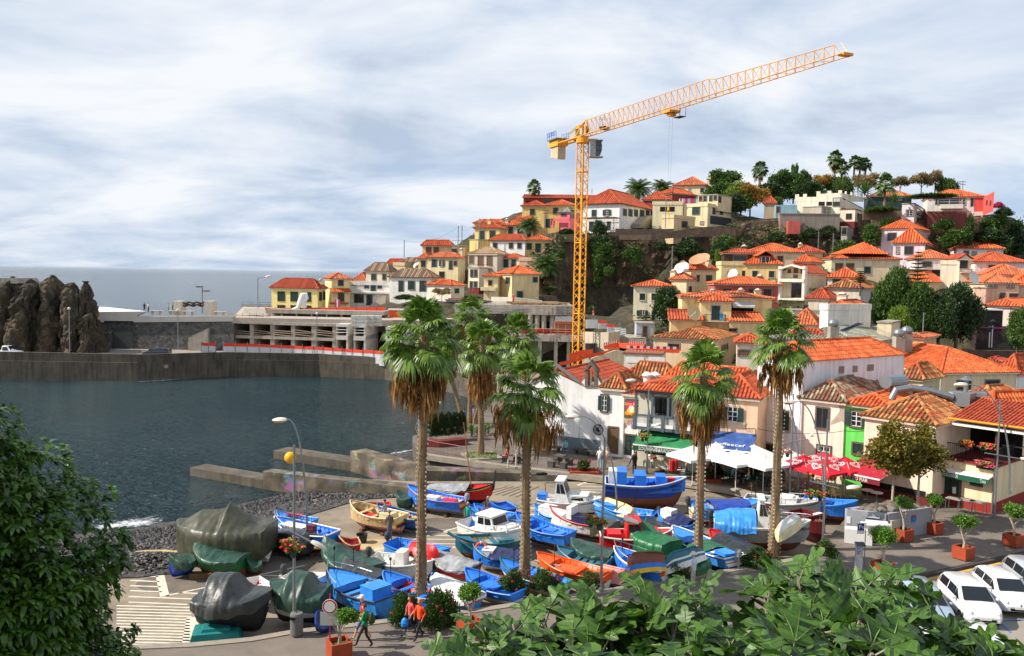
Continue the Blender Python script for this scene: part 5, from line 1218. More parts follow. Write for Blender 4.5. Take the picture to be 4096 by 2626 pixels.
b=MB(mat('formwork_brown',S(150,108,78),.9,.15,3));b.box(p,(4,1.6,2),0);b.box(p+V(0,-.85,.7),(4.1,.1,.2),0);b.box(p+V(0,-.85,-.6),(4.1,.1,.2),0);b.bd('crate_body',o)
p=dp('C',1500,1228,129)
o=EY('red_netting',p,'red safety netting draped on the open floor beside the crane','netting')
b=MB(MO);b.gd([[p+V(-3.8+i*.5,j*.3-.3,.4+.25*noise.noise(V(i*.6,j,2))-j*.25)for i in rg(16)]for j in rg(4)],0);b.bd('net',o)
o=EY('hoarding',dp('C',2060,1160,138),'white hoarding with two red panels on the street below the cliff','hoarding')
for i,(x0,x1,y0,y1,m)in en(((1590,1775,1070,1150,0),(1905,2030,1100,1190,0),(2035,2120,1135,1195,0),(2125,2205,1170,1235,0),(2205,2275,1180,1330,0),(2275,2320,1190,1340,0))):
 b=MB(MH);q=[dp('C',x,y,136-i)for x,y in((x0,y1),(x1,y1),(x1,y0),(x0,y0))];rw=[]
 for k in rg(17):
  f=k/16;off=V(0,.05 if k%2 else-.05,0);rw.append([q[0].lerp(q[3],f)+off,q[1].lerp(q[2],f)+off])
 b.gd(rw,0);b.bd('panel',o)
for x0,x1,y0,y1,d in((2035,2120,1112,1140,133.9),(2125,2205,1150,1178,132.9)):
 b=MB(MO);b.FA([dp('C',x,y,d)for x,y in((x0,y1),(x1,y1),(x1,y0),(x0,y0))],0);b.bd('red_band',o)
o=EY('street_railing',dp('C',2100,1080,146),'grey railing along the street at the foot of the cliff','railing')
b=MB(MS);
for yy in(1068,1095):b.TU([dp('C',1900,yy,147),dp('C',2420,yy+20,147)],.05,0,4)
for i in rg(14):p=dp('C',1900+i*40,1068+i*1.5,147);b.TU([p-Zz(1.6),p],.04,0,4)
b.bd('rails',o)
o=EY('street_wall',dp('C',2150,1140,147.5),'grey retaining wall under the street railing at the foot of the cliff','wall')
b=MB(MC);wz(b,[dp('C',1890,1100,147.6),dp('C',2330,1110,147.6),dp('F',330,1120,141)],.4,0,[dp('C',1900,1096,147.6).z,dp('C',2310,1112,147.6).z,dp('F',330,1110,141).z],0);b.bd('wall_face',o)
p=dp('F',245,1240,128)
HS('F','small pale grey transformer hut with a dark grey door on the street below the cliff',128,135,330,345,1145,1350,None,4,(176,182,192),RO='flat',Lv=4,HC=0,ws=[('L',230,1250,42,150,'d')],name='utility_hut',cat='hut')
o=EY('safety_net',dp('J',900,130,96),'orange safety netting and barrier tape strung behind the chapel roof','netting')
MN=mat('orange_net',S(232,84,44),.8,.15,3)
b=MB(MN)
def netstrip(c,top,bot,d0,d1):
 n=14;rw=[[],[]]
 for i in rg(n+1):
  f=i/n;x0,y0=top[0][0]+(top[1][0]-top[0][0])*f,top[0][1]+(top[1][1]-top[0][1])*f;x1,y1=bot[0][0]+(bot[1][0]-bot[0][0])*f,bot[0][1]+(bot[1][1]-bot[0][1])*f;d=d0+(d1-d0)*f;s_=5*sin(f*9);rw[0].append(dp(c,x0,y0+s_,d));rw[1].append(dp(c,x1,y1+s_,d))
 b.gd(rw,0)
netstrip('J',((250,290),(900,125)),((250,330),(900,165)),90,94)
netstrip('J',((360,185),(640,128)),((360,260),(640,190)),95,97)
netstrip('J',((760,95),(930,55)),((770,135),(930,130)),98,99)
netstrip('J',((930,58),(1235,75)),((930,110),(1230,170)),99,97)
netstrip('J',((1100,130),(1640,135)),((1110,165),(1640,180)),96,95)
b.bd('net',o)
for(x0,y0,x1,y1)in((760,95,930,60),(1030,125,1640,140),(1120,175,1420,190),(1060,70,1230,72)):
 n=16;b=MB(MW,PN(200,40,50,.6))
 for i in rg(n):
  q0,q1=dp('J',x0+(x1-x0)*i/n,y0+(y1-y0)*i/n,94.6),dp('J',x0+(x1-x0)*(i+1)/n,y0+(y1-y0)*(i+1)/n,94.6);b.FA([q0,q1,q1+Zz(.28),q0+Zz(.28)],i%2)
 b.bd('tape',o)
o=EY('cracked_wall',dp('J',900,200,93),'pale sloping parapet wall behind the chapel ridge','wall')
b=MB(wallm(206,190,160));f=Face(dp('J',900,200,93),(1,0,0),(0,-1,0))
js(b,f,'J',((620,420),(620,245),(900,150),(1000,165),(1040,420)),-.4,0,0);b.bd('wall_face',o)
def crane():
 d0=122;base=dp('D',1361,600,d0);mx,my=base.x,base.y;zj=dp('V',345,735,d0).z;tip=dp('V',2290,125,d0);kk=(zj-CAMP.z)/(tip.z-CAMP.z);tip=CAMP+(tip-CAMP)*kk;ax=V(tip.x-mx,tip.y-my,0);LJ=ax.length;ax.normalize();side=V(-ax.y,ax.x,0);up=Zz(1);o=EY('tower_crane',V(mx,my,0),'tall yellow tower crane with a long lattice jib above the building site','crane');MY=mat('crane_yellow',S(236,156,34),.5,.1,.8,col2=S(244,172,50));b=MB(MY);w=.8;cor=[V(w,0,0),V(0,-w,0),V(-w,0,0),V(0,w,0)];c0=V(mx,my,0);zt=zj-.9
 for k in rg(4):b.TU([c0+cor[k],c0+cor[k]+up*zt],.095,0,4)
 h=1;n=int(zt/h)
 for i in rg(n):
  z0,z1=zt*i/n,zt*(i+1)/n
  for k in rg(4):
   p,q=cor[k],cor[(k+1)%4]
   if i%2:p,q=q,p
   b.TU([c0+p+up*z0,c0+q+up*z1],.05,0,4,cap=0)
   if i%10==0:b.TU([c0+p+up*z0,c0+q+up*z0],.085,0,4)
 b.bd('mast',o);b=MB(MI)
 for i in rg(int(zt/.35)):b.TU([c0+V(-.2,.15,i*.35),c0+V(.2,.15,i*.35)],.018,0,3,cap=0)
 for s_ in(-.2,.2):b.TU([c0+V(s_,.15,0),c0+V(s_,.15,zt)],.03,0,4)
 b.bd('ladder',o);b=MB(MY);b.cyl(c0+up*zt,.95,.5,0,16);b.cyl(c0+up*(zt+.5),.8,.45,0,16);b.bd('slewing_ring',o);J=lambda a,s,z:c0+ax*a+side*s+up*(zj+z)
 def top(a):
  f=a/LJ;return 2.15-.25*f if f<.6 else(1.75-1.6*(f-.6))
 b=MB(MY);hw=.62
 for s_ in(-hw,hw):
  b.TU([J(-1,s_,0),J(LJ*.3,s_,0),J(LJ,s_,0)],[.085,.07,.045],0,4)
 st=1.25;n=int((LJ-1)/st);b.TU([J(.6,0,2.1)]+[J(.6+st*(i+.5),0,top(.6+st*(i+.5)))for i in rg(n)],.045,0,4)
 for i in rg(n):
  a0,a1=.6+st*i,.6+st*(i+1);am=(a0+a1)/2
  for s_ in(-hw,hw):
   b.TU([J(a0,s_,0),J(am,0,top(am))],.028,0,4,cap=0);b.TU([J(am,0,top(am)),J(a1,s_,0)],.028,0,4,cap=0)
  b.TU([J(a0,-hw,0),J(a1,hw,0)]if i%2 else[J(a0,hw,0),J(a1,-hw,0)],.022,0,4,cap=0)
 b.box(J(LJ-.2,0,0),(.7,1.1,.22),0,h=ax);b.TU([J(LJ-.8,0,top(LJ-1)),J(LJ,0,.2)],.05,0,4);b.bd('jib',o);b=MB(MY);LC=9.5
 for s_ in(-.65,.65):b.TU([J(0,s_,-.1),J(-LC,s_,-.1)],.17,0,4)
 for i in rg(8):b.TU([J(-i*LC/8,-.65,-.1),J(-(i+1)*LC/8,.65,-.1)],.05,0,4)
 b.box(J(-LC+1.4,0,.05),(3.2,1.7,.9),0,h=ax);b.bd('counter_jib',o);b=MB(MY)
 for s_ in(-.5,.5):
  b.TU([J(-1.5,s_,0),J(-.4,s_*.3,1.55),J(.9,0,2.2)],.1,0,4);b.TU([J(1.4,s_,0),J(.9,0,2.2)],.08,0,4)
 b.box(J(-1.2,0,1.5),(1.1,.6,.45),0,h=ax);b.TU([J(-1.2,.3,1.6),J(-LC+3,.5,.2)],.045,0,4);b.TU([J(-1.2,-.3,1.6),J(-LC+3,-.5,.2)],.045,0,4);b.bd('tower_head',o);b=MB(mat('counterweight_concrete',S(196,182,150),.9,.08,.8))
 for i in rg(4):b.box(J(-LC+.5+i*.62,0,-1.1-.06*i),(.56,1.3,1.7+.12*i),0,h=ax)
 b.bd('counterweight',o);b=MB(MS,PN(60,110,190,.5),MW);b.box(J(-LC+1.6,0,.62),(3.4,2.4,.12),0,h=ax)
 for s_ in(-1.2,1.2):
  for zz in(1.1,1.65):b.TU([J(-LC+0,s_,zz),J(-LC+3.2,s_,zz)],.035,1,4)
  for i in rg(5):b.TU([J(-LC+i*.8,s_,.65),J(-LC+i*.8,s_,1.65)],.03,1,4)
 pl_=b.bd('platform',o);sd=-1 if(J(0,1,0)-J(0,-1,0)).dot(V(mx,my,0))>0 else 1;fs=Face(V(mx,my,0)+side*sd*1.26,ax,side*sd);TX('FUTRIMO','lettering',pl_,fs,-LC+1.6,zj+1.3,.8,PN(60,110,190,.5),.02,width=2.8);b=MB(mat('grey_cabinet',S(176,172,160),.5,.08));b.box(J(-2.9,.2,.75),(1.6,.9,1.5),0,h=ax);b.box(J(-2,.2,.8),(.25,.9,1.4),0,h=ax);b.bd('motor_cabinet',o);b=MB(mat('grey_cabinet',S(176,172,160)),MI);b.BL(J(.4,.2,.9),(.5,.35,.6),1,8,6);b.box(J(.2,-.2,.7),(.7,.5,.9),0,h=ax);b.bd('winch',o);rs=1 if side.x>0 else-1;cc=c0+V(1.75,-.55,zj-1.75);b=MB(mat('cab_shell',S(150,154,150),.4,.06));b.box(cc+V(-.35,0,0),(.75,1.3,2.3),0);b.box(cc+V(.1,0,-1.15),(1.9,1.35,.12),0);b.box(cc+V(.1,0,1.15),(1.8,1.35,.1),0);cb=b.bd('cab',o);b=MB(mat('cab_glass',(.03,.06,.06),.1,0,spec=.7),MI);prof=[(.05,-1.08),(.62,-.95),(.82,-.3),(.84,.4),(.72,1.08),(.05,1.1)]
 for sy in(-.63,.63):b.FA([cc+V(x,sy,z)for x,z in prof],0)
 for(x0,z0),(x1,z1)in zip(prof[:-1],prof[1:]):b.FA([cc+V(x0,-.63,z0),cc+V(x1,-.63,z1),cc+V(x1,.63,z1),cc+V(x0,.63,z0)],0)
 for sy in(-.64,.64):b.TU([cc+V(x,sy,z)for x,z in prof],.035,1,4)
 for z in(-.3,.4):b.TU([cc+V(.84,-.64,z),cc+V(.84,.64,z)],.03,1,4);b.TU([cc+V(0,-.645,z),cc+V(.83,-.645,z)],.025,1,4)
 b.bd('cab_window',o);b=MB(MY);b.TU([cc+V(-1.2,.2,1.35),cc+V(.3,.2,1.35)],.1,0,4);b.TU([cc+V(-1.2,.2,-1.2),cc+V(.5,.2,-1.25)],.07,0,4);b.bd('cab_bracket',o);b=MB(MI);f=.118*LJ
 for i in(0,.9):b.TU([J(f+i,.6,.1),J(f+i,.6,1.5),J(f+i,-.6,1.5),J(f+i,-.6,.1)],.03,0,4)
 b.box(J(f+.4,0,.25),(1,.9,.4),0,h=ax);b.bd('trolley_winch',o);tr=None;best=1e9
 for i in rg(400):
  a=LJ*i/400;p=J(a,0,0)-CAMP;u_=IW/2+FPX*p.dot(_R)/p.dot(_F);e=abs(u_-px('V',990,555)[0])
  if e<best:best,tr=e,a
 b=MB(MY,MI);b.box(J(tr,0,-.35),(1.6,1.4,.25),0,h=ax);b.box(J(tr+.1,0,-.6),(.7,.8,.5),0,h=ax)
 for s_ in(-.7,.7):b.TU([J(tr-.8,s_,0),J(tr-.8,s_,-.45),J(tr+.8,s_,-.45),J(tr+.8,s_,0)],.05,0,4)
 b.box(J(tr+1.5,.2,-1.15),(1.3,.8,.08),1,h=ax)
 for i,j in((.9,-.2),(2.1,-.2),(.9,.6),(2.1,.6)):b.TU([J(tr+i,j,-1.15),J(tr+i,j,.05)],.028,1,4)
 b.bd('trolley',o);b=MB(MI);zb=dp('E',1600,430,108).z
 for dx in(-.35,.35):b.TU([J(tr+dx,0,-.6),J(tr+dx*.6,0,zb-zj)],.007,0,4)
 b.bd('hoist_rope',o);b=MB(MY);b.box(J(tr,0,zb-zj-.2),(.3,.15,.4),0,h=ax);b.TU([J(tr,0,zb-zj-.6),J(tr,.1,zb-zj-1),J(tr+.15,.1,zb-zj-1.1)],.05,0,5);b.bd('hook_block',o)
crane()
M_HILL=rock_mat('scrubby_hillside',S(36,40,24),S(66,62,44),S(98,86,66),1,.5)
def cliff():
 top=[(2120,1060,171),(2180,1000,173),(2240,955,176),(2330,935,182),(2460,928,184),(2560,926,184),(2700,918,185),(2930,905,187),(3000,880,189),(3121,872,189),(3240,880,189),(3365,892,189),(3452,852,191),(3614,858,189),(3740,880,187),(3872,868,188),(3967,858,190),(4060,872,194),(4150,940,198),(4300,1010,205)];bot=[1250,1262,1275,1285,1275,1270,1255,1200,1130,1110,1105,1110,1110,1110,1112,1115,1120,1130,1150,1180];PT=[];n=260;rw=[]
 for i in rg(n+1):
  f=i/n*(len(top)-1);k=min(len(top)-2,int(f));g=f-k;x=top[k][0]+(top[k+1][0]-top[k][0])*g;yt=top[k][1]+(top[k+1][1]-top[k][1])*g;yb=bot[k]+(bot[k+1]-bot[k])*g;d=top[k][2]+(top[k+1][2]-top[k][2])*g;pt,pb=dp('Z',x,yt,d+2),dp('Z',x,yb,d-7);PT.append((pt,pb))
 nv=50;global CLR;rw=CLR=[]
 for j in rg(nv+1):
  f=j/nv;row=[]
  for i,(pt,pb)in en(PT):
   fr=f**.8;p=V(pb.x+(pt.x-pb.x)*f,pb.y+(pt.y-pb.y)*fr,pb.z-2+(pt.z-pb.z+2)*f);q=V(p.x,p.y,p.z*.3);dsp=noise.noise(q*.11)*2.8+crag(q,.16)*2+crag(p,.42)*.9-1.6+noise.noise(p*1.4)*.25;p.y-=dsp*(1-f*.8)*.9+(.3 if f<.97 else 0);row.append(p)
  rw.append(row)
 b=MB(M_CLIFF);b.gd(rw);setting(b.bd('cliff_terrain'))
 for pt,pb in PT[::4]:
  HCP.append((pt.x,pt.y+2.5,pt.z-.3));HCP.append((pt.x,pt.y+8,pt.z+.4));HCP.append((pb.x,pb.y-3,pb.z-1.5));HCP.append((pt.x,pt.y-2,(pt.z+pb.z)/2-3))
cliff()
def rwall(la,PT,m,th=.5,c='E'):
 P=[dp(c,x,yt,d)for x,yt,yb,d in PT];o=EY('retaining_wall',P[0],la,'wall');b=MB(m);wz(b,P,th,[dp(c,x,yb,d).z for x,yt,yb,d in PT],[p.z for p in P],0);b.bd('wall_face',o)
rwall('dark grey garden wall below the white villa',[(1058,606,680,183),(1330,612,680,183),(1652,606,680,183)],mat('dark_render',S(104,88,78),.95,.2,.8))
rwall('long curving stone retaining wall under the flat roofed house',[(1100,672,720,182.4),(1420,668,720,182),(1660,628,700,182.5),(1900,592,690,184),(2140,578,680,186),(2290,590,700,188)],mat('stone_render',S(124,104,86),.95,.3,1,.4))
rwall('low stone wall with arches beside the crane mast on the cliff',[(440,664,740,178),(640,660,740,180),(780,662,740,181)],mat('stone_render',S(124,104,86)))
rwall('stone garden wall under the agave bed on the hilltop',[(560,800,900,189),(1000,802,905,189)],mat('stone_render',S(124,104,86)),.5,'I')
rwall('white graffiti wall above the building site',[(940,868,960,158),(1180,872,960,156),(1460,905,960,156)],wallm(238,228,206),.3,'C')
rwall('low red brown wall with a white cap below the small wavy roofed house',[(500,880,930,160),(640,885,930,159),(790,890,935,158)],PN(146,70,56,.85),.4,'C')
rwall('dark stone wall beside the small square at the far right',[(1640,1270,1400,105),(1900,1290,1380,108),(2330,1290,1380,112)],mat('dark_stone_wall',S(92,78,66),.95,.3,1,.4),.5,'G')
LDK=lf('scrub_leaf',26,44,18,84,98,44,.6,.3,.1)
def scrub(rw,n,x0,x1,m,nm):
 b=MB(m)
 for i in rg(n):
  p=V(R.choice(R.choice(rw)))
  if not x0<p.x<x1 or noise.noise(p*.12)<-.12 or not 3<p.z<27:continue
  p+=V(RG(0,1),RG(0,.6)-(.5 if nm=='cliff' else 0),.25);s=RU(.3,.9)
  for k in rg(13):
   q=p+V(RG(0,s),RG(0,s*.7),abs(RG(0,s*.5)));t=V(RG(0,1),RG(0,1),RG(.3,.6)).normalized()*RU(.2,.42);u=t.orthogonal().normalized()*RU(.1,.2);b.FA([q-t,q+u,q+t,q-u],0)
 tag(b.bd('scrub'),'low dark scrub growing over the '+nm+' between the houses','scrub',kind='stuff')
def terrain():
 for x in rg(-4,131,6):
  for y in(96,104,112):HCP.append((x,y,-1.2))
 for x in rg(2,100,8):HCP.append((x,122,.5))
 for x in rg(-40,0,8):HCP.append((x,112,-4));HCP.append((x,140,0));HCP.append((x,150,1))
 for x in rg(-90,-28,8):
  for y in(120,150,190,230):HCP.append((x,y,-5))
 for x in rg(20,110,10):
  for y in(225,250,290):HCP.append((x,y,dp('E',1900,300,225).z-4-(y-225)*.05))
 for x,y in((-26,240),(-10,255),(10,290)):HCP.append((x,y,10))
 for y in(200,230,270):HCP.append((150,y,2));HCP.append((132,y,12))
 PT=HCP;x0,x1,y0,y1,st=-50,150,98,300,2.5;nx,ny=int((x1-x0)/st),int((y1-y0)/st);cells={}
 for p in PT:cells.setdefault((int(p[0]//10),int(p[1]//10)),[]).append(p)
 rw=[]
 for j in rg(ny+1):
  row=[]
  for i in rg(nx+1):
   x,y=x0+i*st,y0+j*st;nr=[];r=1;ci,cj=int(x//10),int(y//10)
   while len(nr)<6 and r<8:
    nr=[p for a in rg(ci-r,ci+r+1)for c in rg(cj-r,cj+r+1)for p in cells.get((a,c),())];r+=1
   sw=sz=0
   for p in nr:
    w=1/((p[0]-x)**2+(p[1]-y)**2+.6)**1.6;sw+=w;sz+=w*p[2]
   z=sz/sw if sw else 0
   if x<4 and y<141:z=-6
   row.append(V(x,y,z-.35+noise.noise(V(x*.2,y*.2,0))*.3))
  rw.append(row)
 b=MB(M_HILL);b.gd(rw);scrub(rw[8:60],5200,20,110,LDK,'hill');scrub(CLR,1500,0,130,LDK,'cliff');setting(b.bd('hill_terrain',SM=1))
terrain()
PC=dict(b=(46,124,224),B=(26,66,160),l=(58,142,222),t=(52,112,132),w=(232,230,224),c=(222,204,156),r=(206,32,34),R=(112,38,38),y=(242,186,32),o=(240,94,24),g=(34,104,62),G=(46,76,64),k=(44,48,50),n=(126,74,56),s=(150,152,154),p=(206,142,132),v=(146,196,56),d=(60,64,64),a=(206,174,128),O=(72,72,56),N=(34,40,84),T=(40,130,128),e=(150,92,60))
def pc(k):return PN(*PC[k],rough=.42 if k not in 'GdkON' else .62,var=.14)
def strk(s):
 out=[]
 for q in s.split():
  out.append((float(q[1:])if len(q)>1 else 1,pc(q[0])))
 return out
BOATS=[]
class Boat:pass
def bo(la,c,bow,stern,BW=None,hull='w',ir='l',gun='w',D=.78,tw=.72,rb=.42,rs=.06,thw=3,thc=None,de=.74,DK=None,TA=None,CB=(),box=(),mo=None,ma=None,flag=None,fq=0,rl=0,lift=0,name='fishing_boat',cat='boat',fo=.42,zp=.5,CK=0,stem=0):
 p1,p0=gz(c,bow[0],bow[1],zp+.2),gz(c,stern[0],stern[1],zp);v=V(p1.x-p0.x,p1.y-p0.y,0);L=v.length;rz=atan2(v.y,v.x);g0=V(p0.x,p0.y,ZY+lift);ctr=V((p0.x+p1.x)/2,(p0.y+p1.y)/2,ZY+lift);o=EY(name,ctr,la,cat,'boats hauled out on the yard',rz);M=Matrix.Translation(g0)@Matrix.Rotation(rz,4,'Z');Bm=(BW or min(2.2,L*.34))*(.9 if not TA else 1);sk=strk(hull);inn,gn,tc,dk=pc(ir),pc(gun),pc(thc or ir),pc(DK or ir)
 def w(t):
  if t<.45:return Bm/2*(tw+(1-tw)*sin(pi/2*t/.45))
  return Bm/2*max(0,cos(pi/2*((t-.45)/.55)))**.72
 zs=lambda t:.14+D+rb*max(0,(t-.35)/.65)**2+rs*max(0,(.35-t)/.35)**2;zk=lambda t:.14+(D*.75*max(0,(t-.78)/.22)**2.2)+.1*max(0,(.2-t)/.2);X=lambda t,h:L*t-(1-h)*L*.045*t**4;nb=lambda bb:setattr(bb,'M',M);hs=[0];top=0;mats_=[]
 for hh,m in sk:
  k=2 if hh-top>.22 else 1
  for j in rg(k):
   hs.append(top+(hh-top)*(j+1)/k);mats_.append(m)
  top=hh
 n=20
 def section(t,h):
  y=w(t)*(h**.5*.86+.14*h)if h>0 else .012;return y,zk(t)+(zs(t)-zk(t))*h
 b=MB();nb(b);zmax=max(zs(0),zs(1))+.1;fl=(lambda z:zmax-z)if fq else(lambda z:z)
 for sgn in(1,-1):
  rw=[]
  for i in rg(n+1):
   t=i/n;row=[]
   for h in hs:
    y,z=section(t,h);row.append(V(X(t,h),sgn*y,fl(z)))
   rw.append(row)
  base=len(b.f);b.gd(rw,0,mf=lambda i,j:mats_[j])
 tr=[V(0,section(0,h)[0],fl(section(0,h)[1]))for h in hs]
 for j in rg(len(hs)-1):
  a,q=tr[j],tr[j+1];b.FA([a,q,V(q.x,-q.y,q.z),V(a.x,-a.y,a.z)],mats_[j])
 kt=pc('n')if not fq else mats_[0];b.TU([V(X(t,0),0,fl(zk(t)-.03))for t in(0,.2,.5,.78,.86,.93,1)],.045,mats_[0],4)
 if stem:
  b.TU([V(X(.96,0),0,zk(.96)),V(L*1,0,zs(1)*.8),V(L*1+stem*.15,0,zs(1)+stem)],[.08,.09,.06],mats_[-1],5)
 b.bd('hull',o)
 if fq:
  if CK:pass
  return o
 if not TA or TA.get('part'):
  b=MB(inn);nb(b);rw=[];zf=lambda t:max(.14+D*fo,zk(t)+.06)
  for i in rg(n+1):
   t=.012+.975*i/n;y,z=w(t)-.05,zs(t)-.02;y=max(y,.01);rw.append([V(L*t,y,z),V(L*t,y*.86,zf(t)),V(L*t,-y*.86,zf(t)),V(L*t,-y,z)])
  b.gd(rw);b.FA(rw[0],0)
  for i in rg(1,12):
   t=i/13
   for sgn in(1,-1):
    y=w(t)-.07;b.TU([V(L*t,sgn*y,zs(t)-.04),V(L*t,sgn*y*.86,zf(t))],.025,0,4)
  b.bd('interior',o)
  for i in rg(thw):
   t=.16+(de-.22)*(i+.4)/max(1,thw);b=MB(tc);nb(b);b.box((L*t,0,zs(t)-.2),(.26,2*w(t)-.1,.05),0);b.bd('thwart',o)
  if de<.97:
   b=MB(dk);nb(b);rw=[]
   for i in rg(9):
    t=de+(1-de)*i/8*.985;y=max(w(t)-.05,.004);rw.append([V(L*t,y,zs(t)-.05),V(L*t,0,zs(t)-.01),V(L*t,-y,zs(t)-.05)])
   b.gd(rw);b.FA([rw[0][0],rw[0][2],rw[0][2]-Zz(.3),rw[0][0]-Zz(.3)],0);b.bd('foredeck',o)
 b=MB(gn);nb(b)
 for sgn in(1,-1):
  b.TU([V(L*t_/20,sgn*w(t_/20),zs(t_/20))for t_ in rg(21)],.042,0,5)
 b.TU([V(0,w(0),zs(0)),V(0,-w(0),zs(0))],.042,0,5);b.bd('gunwale',o)
 if rl:
  b=MB(MS);nb(b)
  for sgn in(1,-1):
   b.TU([V(L*t,sgn*max(w(t)-.04,.01),zs(t)+.32)for t in(.55,.7,.82,.9,.96,1)],.022,0,4)
   for t in(.55,.7,.82,.93):b.TU([V(L*t,sgn*(w(t)-.04),zs(t)),V(L*t,sgn*(w(t)-.04),zs(t)+.32)],.018,0,4)
  b.bd('bow_rail',o)
 if TA:
  m=mat('tarp_'+TA['m'],S(*PC[TA['m']]),.42,.3,1.6,.5,3.2,spec=.5);hp_=TA['h'];drop=TA.get('drop',.12);t0,t1=TA.get('t',(-.01,1));b=MB(m);nb(b);nt_,ns=64,28;rw=[];sd=RR()*50
  for i in rg(nt_+1):
   t=t0+(t1-t0)*i/nt_;tt=min(max(t,0),1)
   for(ta,ha),(tb,hb)in zip(hp_[:-1],hp_[1:]):
    if ta<=tt<=tb or(tb==hp_[-1][0]):
     hh=ha+(hb-ha)*min(1,max(0,(tt-ta)/max(tb-ta,1e-3)))
     if tt<=tb:break
   row=[]
   for j in rg(ns+1):
    s_=-1+2*j/ns;wy=w(tt)+.05;q=abs(s_)
    if q>.72:
     f=(q-.72)/.28;y=wy*1.02;z=zs(tt)+.03-drop*f
    else:
     f=q/.72;y=wy*f;z=zs(tt)+.03+hh*(1-f**TA.get('p',1.3))
    p=V(L*t,y*(1 if s_>0 else-1),z);dn=noise.noise(V(p.x*1.3,p.y*1.3+sd,p.z*1.3))*.05+(abs(noise.noise(V(p.x*2.4+sd,p.y*1.6,p.z*.7)))-.2)*.06+noise.noise(V(p.x*6+sd,p.y*4.2,p.z))*.02;ph=p.x*4.2+sd+2.6*noise.noise(V(p.x*.7,sd,0));fold=(.05*(abs(sin(ph))-.5)+.035*(abs(sin(ph*2.7+1))-.5))*(min(1,drop*1.2+.25)if q>.55 else .22)*(1 if drop>.3 else .5);p.z+=dn;p.y+=(dn+fold)*(1 if s_>0 else-1)*.8
    if q>.98 and hp_:p.z+=.25*noise.noise(V(p.x*1.7,sd,1))
    row.append(p)
   rw.append(row)
  b.gd(rw)
  if t0<.02:b.FA(rw[0],0)
  b.bd('tarpaulin',o,SM=1)
 for cb in CB:
  t0,t1,wf,zo,h,col,kind=cb;bm_=MB(pc(col),MG,MW);nb(bm_);tm=(t0+t1)/2;wy=w(min(tm,.8))*wf;zb_,zt_=zs(tm)+zo,zs(tm)+zo+h;rk=.35*h if kind in 'cw' else 0;x0,x1=L*t0,L*t1;yt=wy*(.86 if kind in 'cw' else 1);Q=[V(x0,wy,zb_),V(x1,wy*(.8 if kind=='w' else .97),zb_),V(x1,-wy*(.8 if kind=='w' else .97),zb_),V(x0,-wy,zb_)];T_=[V(x0+rk*.25,yt,zt_),V(x1-rk,yt,zt_),V(x1-rk,-yt,zt_),V(x0+rk*.25,-yt,zt_)]
  for i in rg(4):bm_.FA([Q[i],Q[(i+1)%4],T_[(i+1)%4],T_[i]],0)
  bm_.FA(T_,0);cob=bm_.bd('cabin',o)
  if kind in 'cw':
   rf=MB(pc(col));nb(rf);rf.box(((T_[0].x+T_[1].x)/2,0,zt_+.03),(T_[1].x-T_[0].x+.2,2*yt+.14,.07),0);rf.bd('cabin_roof',o);wn=MB(MG);nb(wn)
   def patch(a,b_,c_,d_,u0,u1,v0,v1,off):
    f=lambda u,v_:(a.lerp(b_,u)).lerp(d_.lerp(c_,u),v_)+off;wn.FA([f(u0,v0),f(u1,v0),f(u1,v1),f(u0,v1)],0)
   e=.015;patch(Q[1],Q[2],T_[2],T_[1],.08,.92,.38,.88,V(e,0,e))
   for u0,u1 in((.12,.46),(.54,.9)):
    patch(Q[0],Q[1],T_[1],T_[0],u0,u1,.42,.86,V(0,e,e));patch(Q[3],Q[2],T_[2],T_[3],u0,u1,.42,.86,V(0,-e,e))
   wn.bd('cabin_window',o)
  elif kind=='p':
   wn=MB(MG);nb(wn)
   for sg in(1,-1):wn.FA([V(x0+(x1-x0)*.15,sg*(wy+.012),zb_+h*.3),V(x0+(x1-x0)*.8,sg*(wy*.98+.012),zb_+h*.3),V(x0+(x1-x0)*.75,sg*(wy*.98+.012),zb_+h*.75),V(x0+(x1-x0)*.2,sg*(wy+.012),zb_+h*.75)],0)
   wn.bd('cabin_window',o)
 for(t,s_,sx,sy,sz,col,zo)in box:
  b=MB(pc(col));nb(b);b.box((L*t,w(min(max(t,0),1))*s_,.14+D*fo+zo+sz/2),(sx,sy,sz),0);b.box((L*t,w(min(max(t,0),1))*s_,.14+D*fo+zo+sz+.012),(sx+.04,sy+.04,.03),0);b.bd('locker',o)
 if mo:
  b=MB(pc(mo));nb(b);z=zs(0);b.lt((-.22,0,z+.02),[(.08,0),(.17,.06),(.18,.32),(.13,.44),(.03,.48)],0,10);b.TU([V(-.22,0,z+.05),V(-.26,0,z-.62)],[.07,.05],0,6);b.box((-.3,0,z-.62),(.26,.05,.1),0);b.box((-.1,0,z-.1),(.16,.2,.2),0);b.bd('outboard_motor',o)
 if ma:
  t,h,lean=ma[:3];b=MB(pc(ma[3])if len(ma)>3 else MI);nb(b);z=.14+D*fo;b.TU([V(L*t,0,z),V(L*t+lean,0,z+h)],[.05 if h>2.5 else .025,.03 if h>2.5 else .018],0,5);b.bd('mast',o)
  if h<2.4:
   b=MB(MI);nb(b);b.BL(V(L*t+lean,0,z+h),(.07,.07,.1),0,6,4);b.bd('mast_lamp',o)
